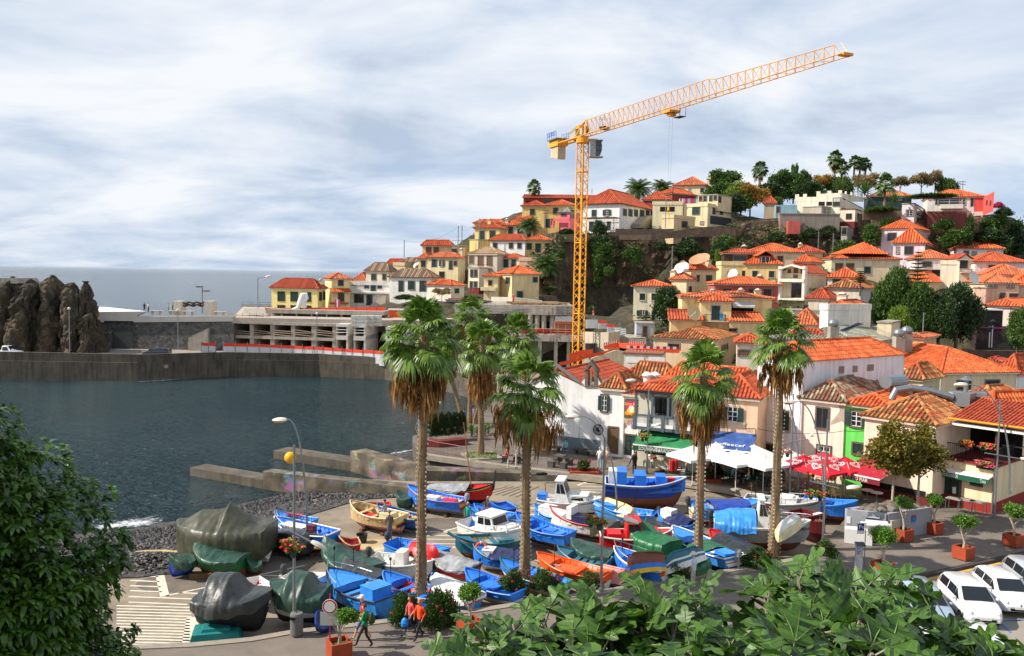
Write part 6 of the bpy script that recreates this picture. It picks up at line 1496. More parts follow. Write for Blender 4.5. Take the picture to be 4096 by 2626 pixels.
 if flag:
  b=MB(PN(30,110,60,.7),PN(210,40,40,.7),MQ,PN(240,200,40,.7));nb(b);t=flag;z=zs(t);b.TU([V(L*t,0,z),V(L*t-.1,0,z+1)],.018,2,4)
  for i in rg(5):
   x_=L*t-.1;f=lambda k,zz:V(x_+.02,.09*k,zz-.05*k+.03*sin(k*1.6));b.FA([f(i,z+.6),f(i+1,z+.6),f(i+1,z+.98),f(i,z+.98)],0 if i<2 else 1)
  b.BL(V(L*t-.07,.18,z+.72),(.03,.07,.07),3,6,4);b.bd('flag',o)
 if CK:
  for t in(.25,.65):
   b=MB(MQ);nb(b);b.box((L*t,0,.06),(.2,Bm*.7,.2),0);b.bd('chock',o)
 B=Boat();B.o,B.M,B.L,B.w,B.zs,B.nb=o,M,L,w,zs,nb;return B
def btext(B,s,t,side,h,width,col=(40,40,44),up=-.22):
 M3=B.M.to_3x3();a,b_=B.M@V(B.L*(t-.05),side*B.w(t-.05),0),B.M@V(B.L*(t+.05),side*B.w(t+.05),0);hd=(b_-a);hd.z=0;hd.normalize();n=Zz(1).cross(hd)
 if n.dot((M3@V(0,side,0)))<0:n=-n
 p=B.M@V(B.L*t,side*B.w(t),B.zs(t));f=Face(V(p.x,p.y,0),hd,n);TX(s,'lettering',B.o,f,0,p.z+up,h,mat('letter_%d_%d_%d'%col,S(*col),.6,0),.05,width=width)
b1=bo('blue boat with yellow and red stripes carrying a white box and a grey outboard','N',(712,668),(1405,800),2.1,'s.3 r.55 y.8 r.9 b1','b','b',box=[(.55,0,.9,.7,.4,'w',.15),(.24,.1,.8,.8,.22,'r',.25)],mo='s',rb=.6,CK=1,D=.95)
b2=bo('dark green long boat with a tall stem post, a leaning mast and a grey canopy','N',(1765,640),(862,615),2.2,'k.6 G.78 y.92 k1','r','k',D=.95,rb=.5,stem=.95,tw=.3,TA=dict(m='s',h=[(0,.05),(.3,.2),(.6,.3),(.72,.2),(1,.1)],t=(.12,.68),drop=.1,part=1),ma=(.72,5.2,-.7,'e'),flag=.02)
bo('small all red dinghy on the ramp, rear of two','N',(128,742),(498,762),1.3,'R.3 r1','r','r',D=.5,name='rowing_dinghy',rb=.2)
bo('small red dinghy with lime green seats, front of two on the ramp','N',(178,762),(488,792),1.3,'s.3 r1','v','r',D=.5,name='rowing_dinghy',rb=.2)
bo('small boat tightly wrapped in dark green canvas beside the pier','N',(566,668),(770,712),1.5,'G1','G','G',D=.7,TA=dict(m='G',h=[(0,.1),(.5,.12),(1,.05)],drop=.4))
bo('cream wooden boat with orange and dark stripes being repaired by two men','N',(4,855),(640,1010),2.3,'p.32 k.52 o.6 y.66 c1','a','c',D=1,rb=.5,box=[(.6,.1,.7,.6,.3,'r',.1),(.2,.3,.8,.9,.5,'c',.3)],DK='a',de=.9,CK=1)
bo('green boat with a yellow stern and red and blue thwarts behind the repaired boat','N',(338,842),(868,990),1.8,'t.45 y.7 t1','B','t',thc='r',box=[(.12,0,.7,1,.15,'y',.2)],D=.8)
bo('plain blue punt with a square stern right of the dark green long boat','N',(1715,800),(1992,806),1.9,'b1','B','l',tw=.95,D=.7,thw=1,name='rowing_dinghy',de=1)
bo('small blue boat with a yellow nose in front of the plain blue punt','N',(1450,826),(1822,880),1.6,'k.3 k.6 y.8 k1','b','b',D=.65)
bo('blue boat with an orange waterline hidden behind the white cabin boat','N',(1528,840),(2010,960),1.8,'w.3 o.4 b1','b','b',ma=(.7,1.5,0))
bb=bo('blue and white cabin boat with dark windows and a brown bottom','N',(2135,1190),(1400,1055),2.3,'n.3 l.62 l.84 w1','w','w',D=1,CB=[(.34,.66,.8,-.05,.85,'w','c'),(.62,.84,.8,-.04,.25,'w','b')],de=.62,DK='w',rl=1,flag=.28)
bo('teal boat with a long slanting oar, white hull and yellow stripe','N',(1290,1262),(2112,1235),2.1,'n.3 w.62 w.74 y.86 t1','t','t',D=.9,box=[(.25,.2,.9,.3,.2,'t',.3)])
bo('bright blue open boat carrying an upturned red tender','N',(1235,1415),(498,1285),2,'B.3 b1','l','b',D=.85,mo='d',ma=(.18,1.6,0))
bo('small red tender lying upside down across the bright blue open boat','N',(1115,1370),(752,1330),1.35,'r.6 r.8 R1',fq=1,name='rowing_dinghy',D=.6,lift=.72,zp=1.1,tw=.8)
bo('blue boat with an orange life ring and a dark navy cover','N',(1515,1350),(2105,1450),1.9,'w.25 b.75 t1','b','t',D=.8,TA=dict(m='N',h=[(0,.15),(.4,.2),(.6,.1),(1,0)],t=(0,.6),part=1),box=[(.66,0,.6,.8,.4,'w',.3)])
bo('white open motor boat with a steering console and two grey outboards','R',(1960,262),(1308,222),2.1,'w1','w','w',D=.9,rb=.25,mo='d',CB=[(.42,.56,.4,-.3,.85,'w','b'),(.33,.38,.35,-.3,.55,'w','b')],name='motor_boat')
bo('red hulled boat under a pale grey cover beside the near palm','R',(1962,195),(2400,330),2,'R.25 e.5 r.85 k1','k','k',D=.85,TA=dict(m='s',h=[(0,.15),(.5,.4),(1,.1)],drop=.1))
bo('boat with a glossy blue inside and a red and white hull beside the near palm','R',(1425,400),(1990,628),2,'w.35 r.9 r1','b','l',D=.85,ma=(.84,1.6,.1))
bo('blue boat with a red stripe under a creased white cover','R',(1950,430),(2400,640),1.9,'w.2 l.62 r.76 b1','b','b',D=.8,TA=dict(m='w',h=[(0,.2),(.5,.42),(.85,.25),(1,.05)],t=(-.01,.92),drop=.22),rb=.5)
bb=bo('large bright blue fishing boat with a railed bow and a wheelhouse box','R',(838,385),(1480,700),2.5,'l1','l','k',D=1.05,rl=1,de=.6,DK='l',box=[(.2,0,.9,1.1,.75,'l',.25),(.42,.1,.8,1.3,.1,'a',.2)],ma=(.9,2,0),rb=.3)
bb=bo('boat wrapped in pale green canvas with a raised pointed bow','R',(785,140),(1335,340),2.1,'w.4 G1','G','G',D=.9,rb=.8,TA=dict(m='G',h=[(0,.1),(.4,.25),(.7,.4),(1,.25)],drop=.35))
bo('boat under a dark grey cover between the green canvas and the large bright blue boat','R',(1010,275),(1400,455),1.9,'w.4 k1','k','k',D=.85,TA=dict(m='d',h=[(0,.15),(.5,.35),(1,.2)],drop=.3),ma=(.75,1.6,0))
bo('big cabin boat shrouded in grey green tarpaulin, nearest the lamp post','Q',(1690,1430),(880,1440),2.7,'k.5 k1','k','k',D=1.45,rb=.35,zp=.9,TA=dict(m='d',h=[(0,.1),(.12,.2),(.16,.95),(.46,1),(.66,.15),(1,.05)],drop=.45,p=2.4))
bo('big boat shrouded in dark green tarpaulin right behind the lamp post','R',(215,560),(810,640),2.5,'k.3 w.55 k1','k','k',D=1.35,zp=.8,TA=dict(m='G',h=[(0,.1),(.2,.15),(.3,.85),(.6,.85),(.76,.15),(1,.05)],drop=.55,p=2.2))
bo('very large boat under a shiny olive tarpaulin beside the pebble beach','Q',(600,560),(1660,640),3.6,'w.3 O1','k','k',D=1.9,zp=1.4,rb=.2,TA=dict(m='O',h=[(0,.1),(.12,.2),(.42,1.35),(.46,.9),(.72,.8),(.88,.2),(1,.05)],drop=1.5,p=1.2))
bo('slim white decked boat with a blue hull in front of the olive tarpaulin','Q',(615,735),(1320,895),1.5,'w.3 b.85 w1','w','w',D=.7,de=.2,DK='w',thw=0,ma=(.62,1.1,0))
bo('green hulled boat under a dark green cover with an orange waterline','Q',(800,880),(1375,985),2.1,'n.34 g.85 g1','G','g',D=.95,TA=dict(m='G',h=[(0,.12),(.5,.28),(.9,.25),(1,.1)],drop=.14),CK=1)
bo('small blue boat under crumpled dark green netting beside the shingle heap','Q',(500,990),(780,985),1.7,'B.5 G1','G','G',D=.75,TA=dict(m='G',h=[(0,.1),(.5,.25),(1,.1)],drop=.3),zp=.3)
bo('low dark green covered dinghy beside the green hulled boat','Q',(1390,1000),(1580,1030),1.4,'R.3 g1','G','G',D=.5,TA=dict(m='G',h=[(0,.05),(.5,.1),(1,.05)],drop=.1),zp=.1,name='rowing_dinghy')
bb=bo('big blue boat with a railed bow and a long white locker beside the parked car','Q',(1728,565),(2400,735),2.3,'n.35 B.45 b1','b','w',D=1.1,rl=1,box=[(.62,.15,1.7,.7,.5,'w',.3),(.3,.2,.35,.35,.6,'R',.4)],CK=1)
bo('pale blue boat with a red oar behind the big blue boat','Q',(1755,440),(2180,530),1.8,'l1','l','l',D=.8,box=[(.7,-.6,1.5,.2,.1,'r',.55)])
bo('small dark dinghy with a red inside next to the black tub','R',(945,40),(1168,60),1.5,'k1','r','a',D=.55,tw=.9,name='rowing_dinghy',zp=.1)
bo('small white boat with a red stripe half hidden behind the two big shrouded boats','Q',(1650,1330),(1440,1170),1.5,'w.4 r.7 w1','w','w',D=.7)
bo('white boat with a brown deck and an outboard beside the green canvas boat','R',(850,395),(400,372),1.7,'b.5 w1','w','w',D=.7,mo='d',DK='a',de=.6)
bo('narrow deep blue boat with planks in front of the large bright blue boat','R',(690,450),(860,620),1.2,'B1','b','w',D=.6,zp=.2)
bo('blue hulled boat lying below the promenade kerb by the litter bin','R',(715,880),(900,950),1.5,'B1','B','B',D=.6,TA=dict(m='N',h=[(0,.05),(.5,.1),(1,0)],drop=.1),zp=.1)
bb=bo('largest blue fishing boat with a red brown bottom, wheelhouse and engine boxes','O',(2140,268),(1142,262),2.9,'n.46 B.56 B.9 b1','b','w',D=1.75,zp=1.2,rb=.5,tw=.85,de=.85,DK='b',fo=.72,thw=0,CB=[(.04,.16,.5,-.1,.9,'w','b'),(.14,.26,.75,-.1,.95,'b','b'),(.36,.5,.7,-.1,.75,'b','b'),(.62,.74,.55,-.1,.55,'b','b')],box=[(.82,.1,.5,.4,.38,'r',.45)],ma=(.9,1.6,.2),CK=1)
b=MB(PN(200,200,196,.5));bb.nb(b)
btext(bb,'ENMAR',.86,-1,.22,.9,up=-.32);btext(bb,'XXCO',.86,-1,.2,.6,up=-.58)
bb=bo('white cabin cruiser with a navy stripe and a green and red flag','O',(1092,490),(320,470),2.4,'n.2 N.3 w.8 k.88 w1','w','w',D=1.05,rb=.3,de=.55,DK='w',rl=1,CB=[(.28,.52,.78,0,1.35,'w','c'),(.5,.8,.72,-.03,.45,'w','p')],box=[(.06,.1,.6,.8,.35,'b',.55)],flag=.12)
bo('cream tender lying upside down behind the lamp post','O',(1090,420),(1490,600),1.5,'c.4 w.7 c1',fq=1,name='rowing_dinghy',D=.65,lift=.35,zp=.8)
bo('long pale blue boat with a cubby box and a black covered motor','O',(1005,520),(1762,650),1.9,'w.3 y.5 r.58 y.7 l1','l','l',D=.9,box=[(.72,.1,.8,.8,.5,'l',.35)],mo='k',ma=(.38,2,-.3))
bo('green boat with a yellow stripe and a white box behind the red and white boat','O',(268,552),(740,680),1.8,'G.6 y.8 G1','l','l',D=.85,box=[(.62,.1,.9,.9,.55,'w',.4)])
bo('red and white boat with a raised wooden hatch, a blue cover and hanging flower pots','O',(452,620),(1250,800),2.1,'n.25 w.62 w.72 r1','w','r',D=1,rb=.5,CB=[(.6,.68,.5,-.1,.75,'w','b')],TA=dict(m='O',h=[(0,.05),(.3,.3),(1,.2)],t=(-.01,.25),drop=.5,part=1),box=[(.48,0,1,1,.35,'N',.45),(.32,0,.5,.8,.3,'g',.4)])
bo('deep blue boat with a brown bottom and thwart boxes, left of the lamp post','O',(42,705),(715,905),2.1,'n.36 b.8 b1','b','b',D=.95,rb=.6,box=[(.35,0,.7,.6,.25,'b',.3),(.2,0,.6,.7,.2,'l',.3)])
bo('bright red decked boat with a small windscreen cabin','O',(1975,880),(1080,900),2.3,'a.3 r.6 r1','r','w',D=1.15,zp=.7,de=.7,DK='r',CB=[(.34,.6,.7,-.1,.95,'r','c'),(.1,.28,.6,-.2,.35,'r','b'),(.58,.8,.6,-.05,.3,'r','b')],ma=(.48,2.4,-.2,'r'))
bo('boat draped in bottle green tarpaulin with a peaked bow, beside the bright red boat','O',(1425,830),(1960,1060),2.2,'G1','G','G',D=1.2,rb=.9,zp=.6,TA=dict(m='g',h=[(0,.1),(.4,.3),(.65,.55),(.8,.2),(1,0)],drop=.9))
bo('flat boat covered with faded dark green canvas under the tall dark mast','O',(720,970),(1250,1115),1.9,'k.4 G1','G','G',D=.75,TA=dict(m='G',h=[(0,.1),(.5,.25),(1,.1)],drop=.3))
bo('teal open boat with plank seats and a white waterline','O',(552,1050),(1190,1200),1.9,'w.5 k.56 t1','t','t',D=.75,thw=4)
bo('bright orange decked boat with a white bottom and an oar laid along it','O',(298,1150),(1178,1390),2.1,'w.55 o1','o','o',D=.85,fo=.78,thw=2,box=[(.55,.1,1.1,.9,.08,'o',.05),(.42,-.1,.4,1.2,.06,'o',.05),(.12,0,.5,1.2,.12,'o',.05),(.82,.3,1.5,.12,.06,'s',.12)],ma=(.74,1.1,0))
bo('blue decked boat with a green and white gunwale in front of the second palm','U',(400,115),(752,242),1.9,'w.5 g.62 b1','b','g',D=.75,fo=.78,thw=3,box=[(.6,0,1,.8,.08,'b',.05),(.35,0,1,.8,.08,'l',.05)],ma=(.78,1.2,0))
bo('blue decked boat with a black lamp on its bow, left of the green edged one','U',(215,172),(500,285),1.9,'w.45 b1','b','b',D=.75,fo=.78,thw=3,box=[(.5,0,1,.9,.08,'b',.05)],ma=(.72,1.2,0))
bb=bo('white and orange boat with a blue inside carrying an upturned striped boat','O',(1252,1100),(1905,1335),2.1,'w.6 o.82 k.86 w1','b','w',D=.95,rl=1,ma=(.84,1.5,0))
btext(bb,'VENHAS',.1,-1,.16,.8,up=-.2)
bo('upturned brown, blue and yellow boat resting on the white and orange boat','O',(1400,1120),(1860,1150),1.5,'n.35 n.5 b.75 y1',fq=1,name='rowing_dinghy',D=.75,lift=.62,zp=1.2,tw=.9)
bo('blue and white dinghy lying upside down on green tarpaulin','P',(165,1310),(620,1220),1.5,'t.3 w.42 t.6 w1',fq=1,name='rowing_dinghy',D=.6,lift=.7,zp=1.1)
bo('pink dinghy lying upside down beside the bright orange boat','O',(1040,1290),(1480,1440),1.6,'p1',fq=1,name='rowing_dinghy',D=.55,lift=0,zp=.2)
bb=bo('blue boat with a lettered white box and a navy cover','O',(1792,630),(2240,770),1.9,'w.35 r.45 w.6 b1','l','b',D=.85,TA=dict(m='N',h=[(0,.15),(.4,.55),(.6,.25),(.7,.1),(1,0)],t=(.05,.66),drop=.2,part=1),box=[(.7,0,.75,.75,.75,'w',.35)],mo='k')
p_=bb.M@V(bb.L*.7,0,.14+.85*.42+.35+.45)
for n_,s_,dx in((V(0,-1,0),'1 Jou',0),(V(1,0,0),'CHICAS',0)):
 nn=bb.M.to_3x3()@n_;f=Face(V(p_.x,p_.y,0)+nn*.39,V(-nn.y,nn.x,0),nn);TX(s_,'lettering',bb.o,f,0,p_.z,.28,MI,.01,width=.6)
bo('long low boat under a dark net cover with a pale rubbing strake','O',(1650,710),(1968,820),1.6,'b.5 w1','k','w',D=.7,TA=dict(m='k',h=[(0,.08),(.5,.15),(1,.05)],drop=.06))
bo('pale blue boat with a white hull and a green tarpaulin over its stern','P',(275,985),(1050,1340),2.2,'B.4 w.62 r.68 w.8 l1','l','w',D=.9,box=[(.14,0,.9,.8,.15,'l',.5)],TA=dict(m='g',h=[(0,.15),(.5,.22),(1,.15)],t=(.26,.52),drop=.1,part=1),mo='s')
bo('stack of gear under a dark green tarpaulin, under the upturned blue dinghy','P',(190,1370),(640,1340),1.9,'G1','G','G',D=.8,TA=dict(m='g',h=[(0,.2),(.3,.35),(.7,.3),(1,.1)],drop=.5))
bb=bo('white boat with green, yellow and red stripes and a blue cover by the ramp','P',(1375,690),(505,720),2.2,'r.18 w.3 r.36 w.44 y.54 g.6 w.94 b1','l','l',D=1.2,zp=.6,rb=.35,TA=dict(m='B',h=[(0,.1),(.4,.3),(.8,.15),(1,.1)],t=(.26,.8),drop=.12,part=1),mo='d')
btext(bb,'DAVIDAMAR',.7,-1,.16,1,up=-.4)
bo('grey and white boat with a square hatch behind the white wheelhouse boat','P',(2120,700),(1180,620),2.3,'w.8 k.88 s1','s','w',D=1.1,de=.3,DK='s',box=[(.55,0,1.3,1.2,.3,'w',.65),(.55,0,.8,.7,.12,'w',.95)],ma=(.12,2,.1),flag=.08,rl=1)
bb=bo('large white wheelhouse boat with a bright blue sheet over its stern','P',(1978,950),(790,900),2.7,'n.32 w.68 k.73 w1','s','w',D=1.5,zp=.9,rb=.35,de=.7,DK='s',CB=[(.44,.6,.62,-.1,1.55,'w','c')],rl=1,TA=dict(m='l',h=[(0,.3),(.15,.65),(.4,.75),(.45,.6),(1,0)],t=(0,.43),drop=.45,p=2,part=1),flag=.03,mo='k',CK=1)
btext(bb,'IARA MENA',.88,-1,.24,1.3,up=-.3)
bo('cream tender leaning upside down against the white wheelhouse','P',(1590,870),(1800,760),1.4,'w.4 c1',fq=1,name='rowing_dinghy',D=.6,lift=1.35,zp=2)
bb=bo('dark red boat with coiled ropes on its bow, behind the white wheelhouse boat','P',(2165,870),(1780,800),2,'R1','R','R',D=1.5,zp=.9,box=[(.8,0,.5,.6,.25,'w',.85)])
btext(bb,'ANNA',.9,-1,.2,.5,(210,190,160),up=-.35)
bo('blue boat with a brown bottom below the plaza kerb by the grey hut','P',(2560,700),(1885,640),2.2,'n.4 b.9 l1','b','l',D=1.15,zp=.6,box=[(.4,0,1,.8,.3,'B',.4),(.62,0,.9,1,.2,'l',.4)])
bo('red and blue boat under a dark fishing net beside the rightmost palm','P',(735,1030),(1390,1310),2.1,'k.2 B.5 w.56 B.64 w.7 b1','r','r',D=.85,rb=.5,TA=dict(m='k',h=[(0,.1),(.3,.3),(.7,.3),(1,0)],t=(0,.8),drop=.12,part=1))
p=gz('T',1300,1440,ZY)
o=EY('overturned_box',p,'teal plastic fish tub lying upside down at the edge of the promenade','tub')
b=MB(pc('T'))
b.M=Matrix.Translation(p)@Matrix.Rotation(.25,4,'Z')
for z0,z1,w0,w1 in((0,.5,1,.85),(.5,.62,.55,.5)):
 q0=[V(i*w0*1.1,j*w0*.7,z0)for i,j in((-1,-1),(1,-1),(1,1),(-1,1))];q1=[V(i*w1*1.1,j*w1*.7,z1)for i,j in((-1,-1),(1,-1),(1,1),(-1,1))]
 for i in rg(4):b.FA([q0[i],q0[(i+1)%4],q1[(i+1)%4],q1[i]],0)
 b.FA(q1,0)
b.bd('tub_body',o)
def ring(c,x,y,z,lab,tilt):
 p=gz(c,x,y,z);b=MB(PN(236,92,52,.5),MW);M=Matrix.Translation(p)@Matrix.Rotation(tilt,4,'X');b.M=M
 for k in rg(24):
  a0,a1=k*pi/12,(k+1)*pi/12;b.TU([V(.27*cos(a0),.27*sin(a0),0),V(.27*cos(a1),.27*sin(a1),0)],.065,1 if k%6==0 else 0,6,cap=0)
 o=EY('life_ring',p,lab,'life ring');b.bd('ring',o)
ring('N',1615,1360,.75,'orange life ring leaning on the blue boat with the navy cover',1.2)
ring('P',1440,722,1.95,'orange life ring lying on the roof of the white wheelhouse',.1)
def oar(c,x0,y0,z0,x1,y1,z1,col,lab):
 a,q=gz(c,x0,y0,z0),gz(c,x1,y1,z1);o=EY('oar',a,lab,'oar');b=MB(pc(col));b.TU([a,a.lerp(q,.28)],[.1,.07],0,4);b.bd('blade',o);b=MB(pc(col));b.TU([a.lerp(q,.27),q],.04,0,5);b.bd('shaft',o)
oar('N',1205,1170,1.2,1510,1380,.4,'t','long teal oar slanting over the teal boat with the yellow stripe')
oar('O',1005,510,1.1,1270,660,.7,'l','pale blue oar slanting over the long pale blue boat')
p=gz('R',1195,55,ZY)
o=EY('black_tub',p,'black plastic tub beside the small dark dinghy','tub')
b=MB(pc('k'));b.lt(p,[(.26,0),(.33,.5),(.36,.52),(.31,.5),(.25,.04),(.01,.04)],0,14);b.bd('tub_body',o)
p=gz('Q',950,1200,ZY)
o=EY('timber_baulk',p,'red brown timber baulk lying in front of the green hulled boat','timber')
b=MB(MQ);b.box(p+Zz(.16),(1.7,.38,.32),0,rz=.05);b.bd('beam',o)
L_PALM=lf('palm_leaf',46,78,26,122,150,62,.38,2,.22)
L_DEAD=lf('dead_palm_leaf',88,56,28,172,124,66,.8,2.5,.1)
L_FAR=lf('far_palm_leaf',40,66,28,100,124,62,.5,1,.15)
M_PTRUNK=mat('palm_trunk',S(132,108,82),.95,.3,2.5,.8,14,detail=8)
M_BARK=mat('grey_bark',S(104,90,74),.95,.3,3,.6,12)
M_BULB=mat('clear_bulbs',S(226,220,204),.3,0)
def fan(b,o,d,pl,r,m,seg=24,droop=.5,rnd=R,spread=2,width=.075):
 d=V(d).normalized();up=Zz(1);s=d.cross(up)
 if s.length<.05:s=V(1,0,0)
 s.normalize();PT=[o+d*(pl*k/4)-up*(.1*pl*(k/4)**2)for k in rg(5)];b.TU(PT,[.028,.024,.02,.018,.016],m,3,cap=0);h=PT[-1];d2=(d-up*rnd.uniform(.1,.35)).normalized();n=s.cross(d2).normalized();tilt=rnd.uniform(-.35,.35);s2=(s*cos(tilt)+n*sin(tilt)).normalized()
 for i in rg(seg):
  a=-spread+2*spread*(i+.5)/seg+rnd.uniform(-.03,.03);rr=r*(1-.22*(abs(a)/spread)**2)*rnd.uniform(.9,1.05);v=d2*cos(a)+s2*sin(a);t=(-d2*sin(a)+s2*cos(a));w=rr*width;dr=droop*rnd.uniform(.6,1.4);p1=h+v*rr*.5+n*(.05*rr)-up*(rr*dr*.06);p2=h+v*rr*.82-up*(rr*dr*.26);p3=h+v*rr*1-up*(rr*dr*.62);b.FA([h,p1-t*w,p1+t*w],m);b.FA([p1-t*w,p2-t*w*.6,p2+t*w*.6,p1+t*w],m);b.FA([p2-t*w*.6,p3,p2+t*w*.6],m)
def palm_proto(seed,n_leaf,seg,m=L_PALM,md=L_DEAD,R0=1,skirt=1,nd=44,ragged=1,width=.075):
 rnd=random.Random(seed);b=MB(m);b.SM=0
 for i in rg(n_leaf):
  f=(i+.5)/n_leaf;el=radians(86-118*f**.9+rnd.uniform(-9,9));az=i*2.39996+rnd.uniform(-.3,.3);d=V(cos(az)*cos(el),sin(az)*cos(el),sin(el));pl=R0*(rnd.uniform(.7,1)+.25*f);fan(b,Zz(.25-f*.7),d,pl,R0*rnd.uniform(.78,1),0,seg,.32+.75*f,rnd,width=width)
 cme=b.bd('crown_source');me1=cme.data;OB.remove(cme);b=MB(md)
 for i in rg(nd):
  az=rnd.uniform(0,2*pi);z0=-.5-rnd.random()*.8*skirt;out_=rnd.uniform(.25,1.25)*R0*ragged*(1 if rnd.random()<.6 else .45);ln=rnd.uniform(.5,2.2)*skirt*R0;c=V(cos(az),sin(az),0);p0=Zz(z0)+c*.12;p1=p0+c*out_*.7-Zz(ln*.2);p2=p0+c*out_-Zz(ln*.55);b.TU([p0,p1,p2],[.025,.02,.015],0,3,cap=0)
  for k in rg(16):
   q=p2+V(rnd.gauss(0,.1),rnd.gauss(0,.1),rnd.uniform(-.1,.35));l2=rnd.uniform(.35,.95)*R0*(ln/1.4);a2=rnd.uniform(0,pi);w=rnd.uniform(.025,.06);t=V(cos(a2)*w,sin(a2)*w,0);e=q+V(rnd.gauss(0,.1),rnd.gauss(0,.1),-l2);md_=q.lerp(e,.5)+V(rnd.gauss(0,.05),rnd.gauss(0,.05),0);b.FA([q-t*.5,md_-t,md_+t,q+t*.5],0);b.FA([md_-t,e,md_+t],0)
 cme=b.bd('skirt_source');me2=cme.data;OB.remove(cme);return me1,me2
PALMP=[palm_proto(1,32,26,skirt=1,nd=70,ragged=1.1),palm_proto(2,26,26,skirt=1,nd=58,ragged=1.4),palm_proto(3,28,24,skirt=1.15,nd=64,ragged=1.1)]
PALMF=[palm_proto(4,34,12,L_FAR,L_DEAD,skirt=.8,nd=26,width=.2),palm_proto(5,30,12,L_FAR,L_DEAD,skirt=.6,nd=18,width=.2)]
def link(me,name,PA,loc=(0,0,0),rz=0,sc=1):
 o=OB.new(name,me);COL.objects.link(o);o.parent=PA;o.location=loc;o.rotation_euler=(0,0,rz);o.scale=sc if hasattr(sc,'__len__')else(sc,)*3;return o
def FP(la,base,zc,r,proto,trunk_r=.22,lean=(0,0),li=0,gr=None,rz=0,skirt=1,sk=1):
 o=EY('palm_tree',base,la,'palm',gr);h=zc-base.z;b=MB(M_PTRUNK);n=max(6,int(h*1.6));b.M=Matrix.Translation(base);P=lambda f:V(lean[0]*f**1.3,lean[1]*f**1.3,h*f-0);b.TU([P(i/n)+Zz(-.3 if i==0 else 0)for i in rg(n+1)],[trunk_r*(1.35-.35*min(1,i/n*5))*(1-.15*i/n)*(1+.05*((i%2)*2-1))for i in rg(n+1)],0,10);b.bd('trunk',o);t=P(1);link(proto[0],'crown',o,t,rz,r)
 if skirt:link(proto[1],'dead_leaf_skirt',o,t,rz+1,(r*sk*.88,r*sk*.88,r*sk*1.05))
 if li:
  for a in(2.2,3.9,5.6):
   b=MB(M_BULB,MI);b.M=Matrix.Translation(base);PT=[];m=int(h*.84/.22)
   for k in rg(m):
    f=k/m*.84;q=P(f)+V(cos(a+.3*sin(k*.2)),sin(a+.3*sin(k*.2)),0)*(trunk_r*(1.08 if f>.2 else 1.3-f)+.03);PT.append(q);b.box(q+V(cos(a),sin(a),0)*.02,(.05,.05,.07),0)
   b.TU(PT,.008,1,3);b.bd('light_string',o)
 return o
def gp(c,x,y,z=0):return gz(c,x,y,z)
GP='fan palms along the harbour front'
FP('tall fan palm with the fullest brown skirt, leftmost on the promenade',gp('D',987,1405),12.6,1.12,PALMP[0],.24,li=1,gr=GP)
FP('fan palm with a ragged drooping crown in front of the chapel wall',gp('D',1230,1372),10.1,1.1,PALMP[1],.24,li=1,gr=GP,rz=1.2)
FP('fan palm standing before the lattice balcony and green awning',gp('D',1637,1335),10.5,1.02,PALMP[2],.23,li=1,gr=GP,rz=2.3)
FP('tall fan palm before the tall white house, rightmost on the promenade',gp('D',1815,1292),12.2,1,PALMP[0],.25,li=1,gr=GP,rz=4.1)
FP('fan palm on a square grass plot in the plaza',gp('X',930,1478),9.5,1.35,PALMP[2],.26,gr=GP,rz=.6,li=1)
FP('slender fan palm behind the clipped shrubs at the plaza edge',gp('X',833,1195),11.2,1.35,PALMP[1],.24,gr=GP,rz=3)
FP('leaning fan palm among the spiky plants at the plaza edge',gp('X',880,1200),9.4,1.4,PALMP[0],.24,lean=(4.2,-1),gr=GP,rz=5)
p=gp('X',778,1240)
FP('fan palm trunk leaning left across the bay behind the clipped shrubs',p,9.6,1.2,PALMP[2],.22,lean=(-3,.5),gr=GP,rz=1.7)
for c,x,yc,yb,d,r,pr,lab in(('E',220,165,330,222,1.15,0,'lone fan palm on the seaward end of the hilltop skyline'),('H',1055,335,520,232,1.25,0,'fan palm with a brown skirt standing alone above the middle hilltop trees'),('H',1868,220,450,232,1.3,0,'tallest fan palm of the hilltop row'),('H',1945,320,450,231,1.2,1,'shorter fan palm leaning into the tallest hilltop palm'),('H',2078,265,460,234,1.05,1,'slim pale fan palm third in the hilltop row'),('H',2140,278,460,235,1,1,'slim fan palm fourth in the hilltop row'),('H',2200,292,470,236,1.05,1,'last fan palm of the hilltop row with two thin trunks'),('I',792,500,735,205,1.45,1,'broad dark fan palm in front of the old hilltop house')):
 p=dp(c,x,yb,d);FP(lab,p,dp(c,x,yc,d).z,r,PALMF[pr],.28,gr='palms on the hilltop',rz=RR()*6,skirt=(pr==0))
def date_proto(seed,n,R0=1,pairs=16):
 rnd=random.Random(seed);b=MB(L_FAR)
 for i in rg(n):
  f=(i+.5)/n;el=radians(80-105*f+rnd.uniform(-8,8));az=i*2.39996;c=V(cos(az),sin(az),0);side=V(-sin(az),cos(az),0);PT=[];p=Zz(0);e=el
  for k in rg(9):
   PT.append(p.copy());p=p+(c*cos(e)+Zz(sin(e)))*(R0/8);e-=.16
  b.TU(PT,.018,0,3,cap=0)
  for k in rg(pairs):
   g=.12+.86*k/pairs*1;q=g*8;j=min(7,int(q));P=PT[j].lerp(PT[j+1],q-j);ax=(PT[j+1]-PT[j]).normalized();ln=R0*.3*sin(pi*min(.97,.12+g*.8))
   for sg in(1,-1):
    e_=P+(side*sg*.85+ax*.5-Zz(.35)).normalized()*ln;w=ax*.02*R0;b.FA([P-w,P+w,e_+w*.3,e_-w*.3],0)
 cme=b.bd('date_source');me=cme.data;OB.remove(cme);return me
DATE=date_proto(9,46,1,18)
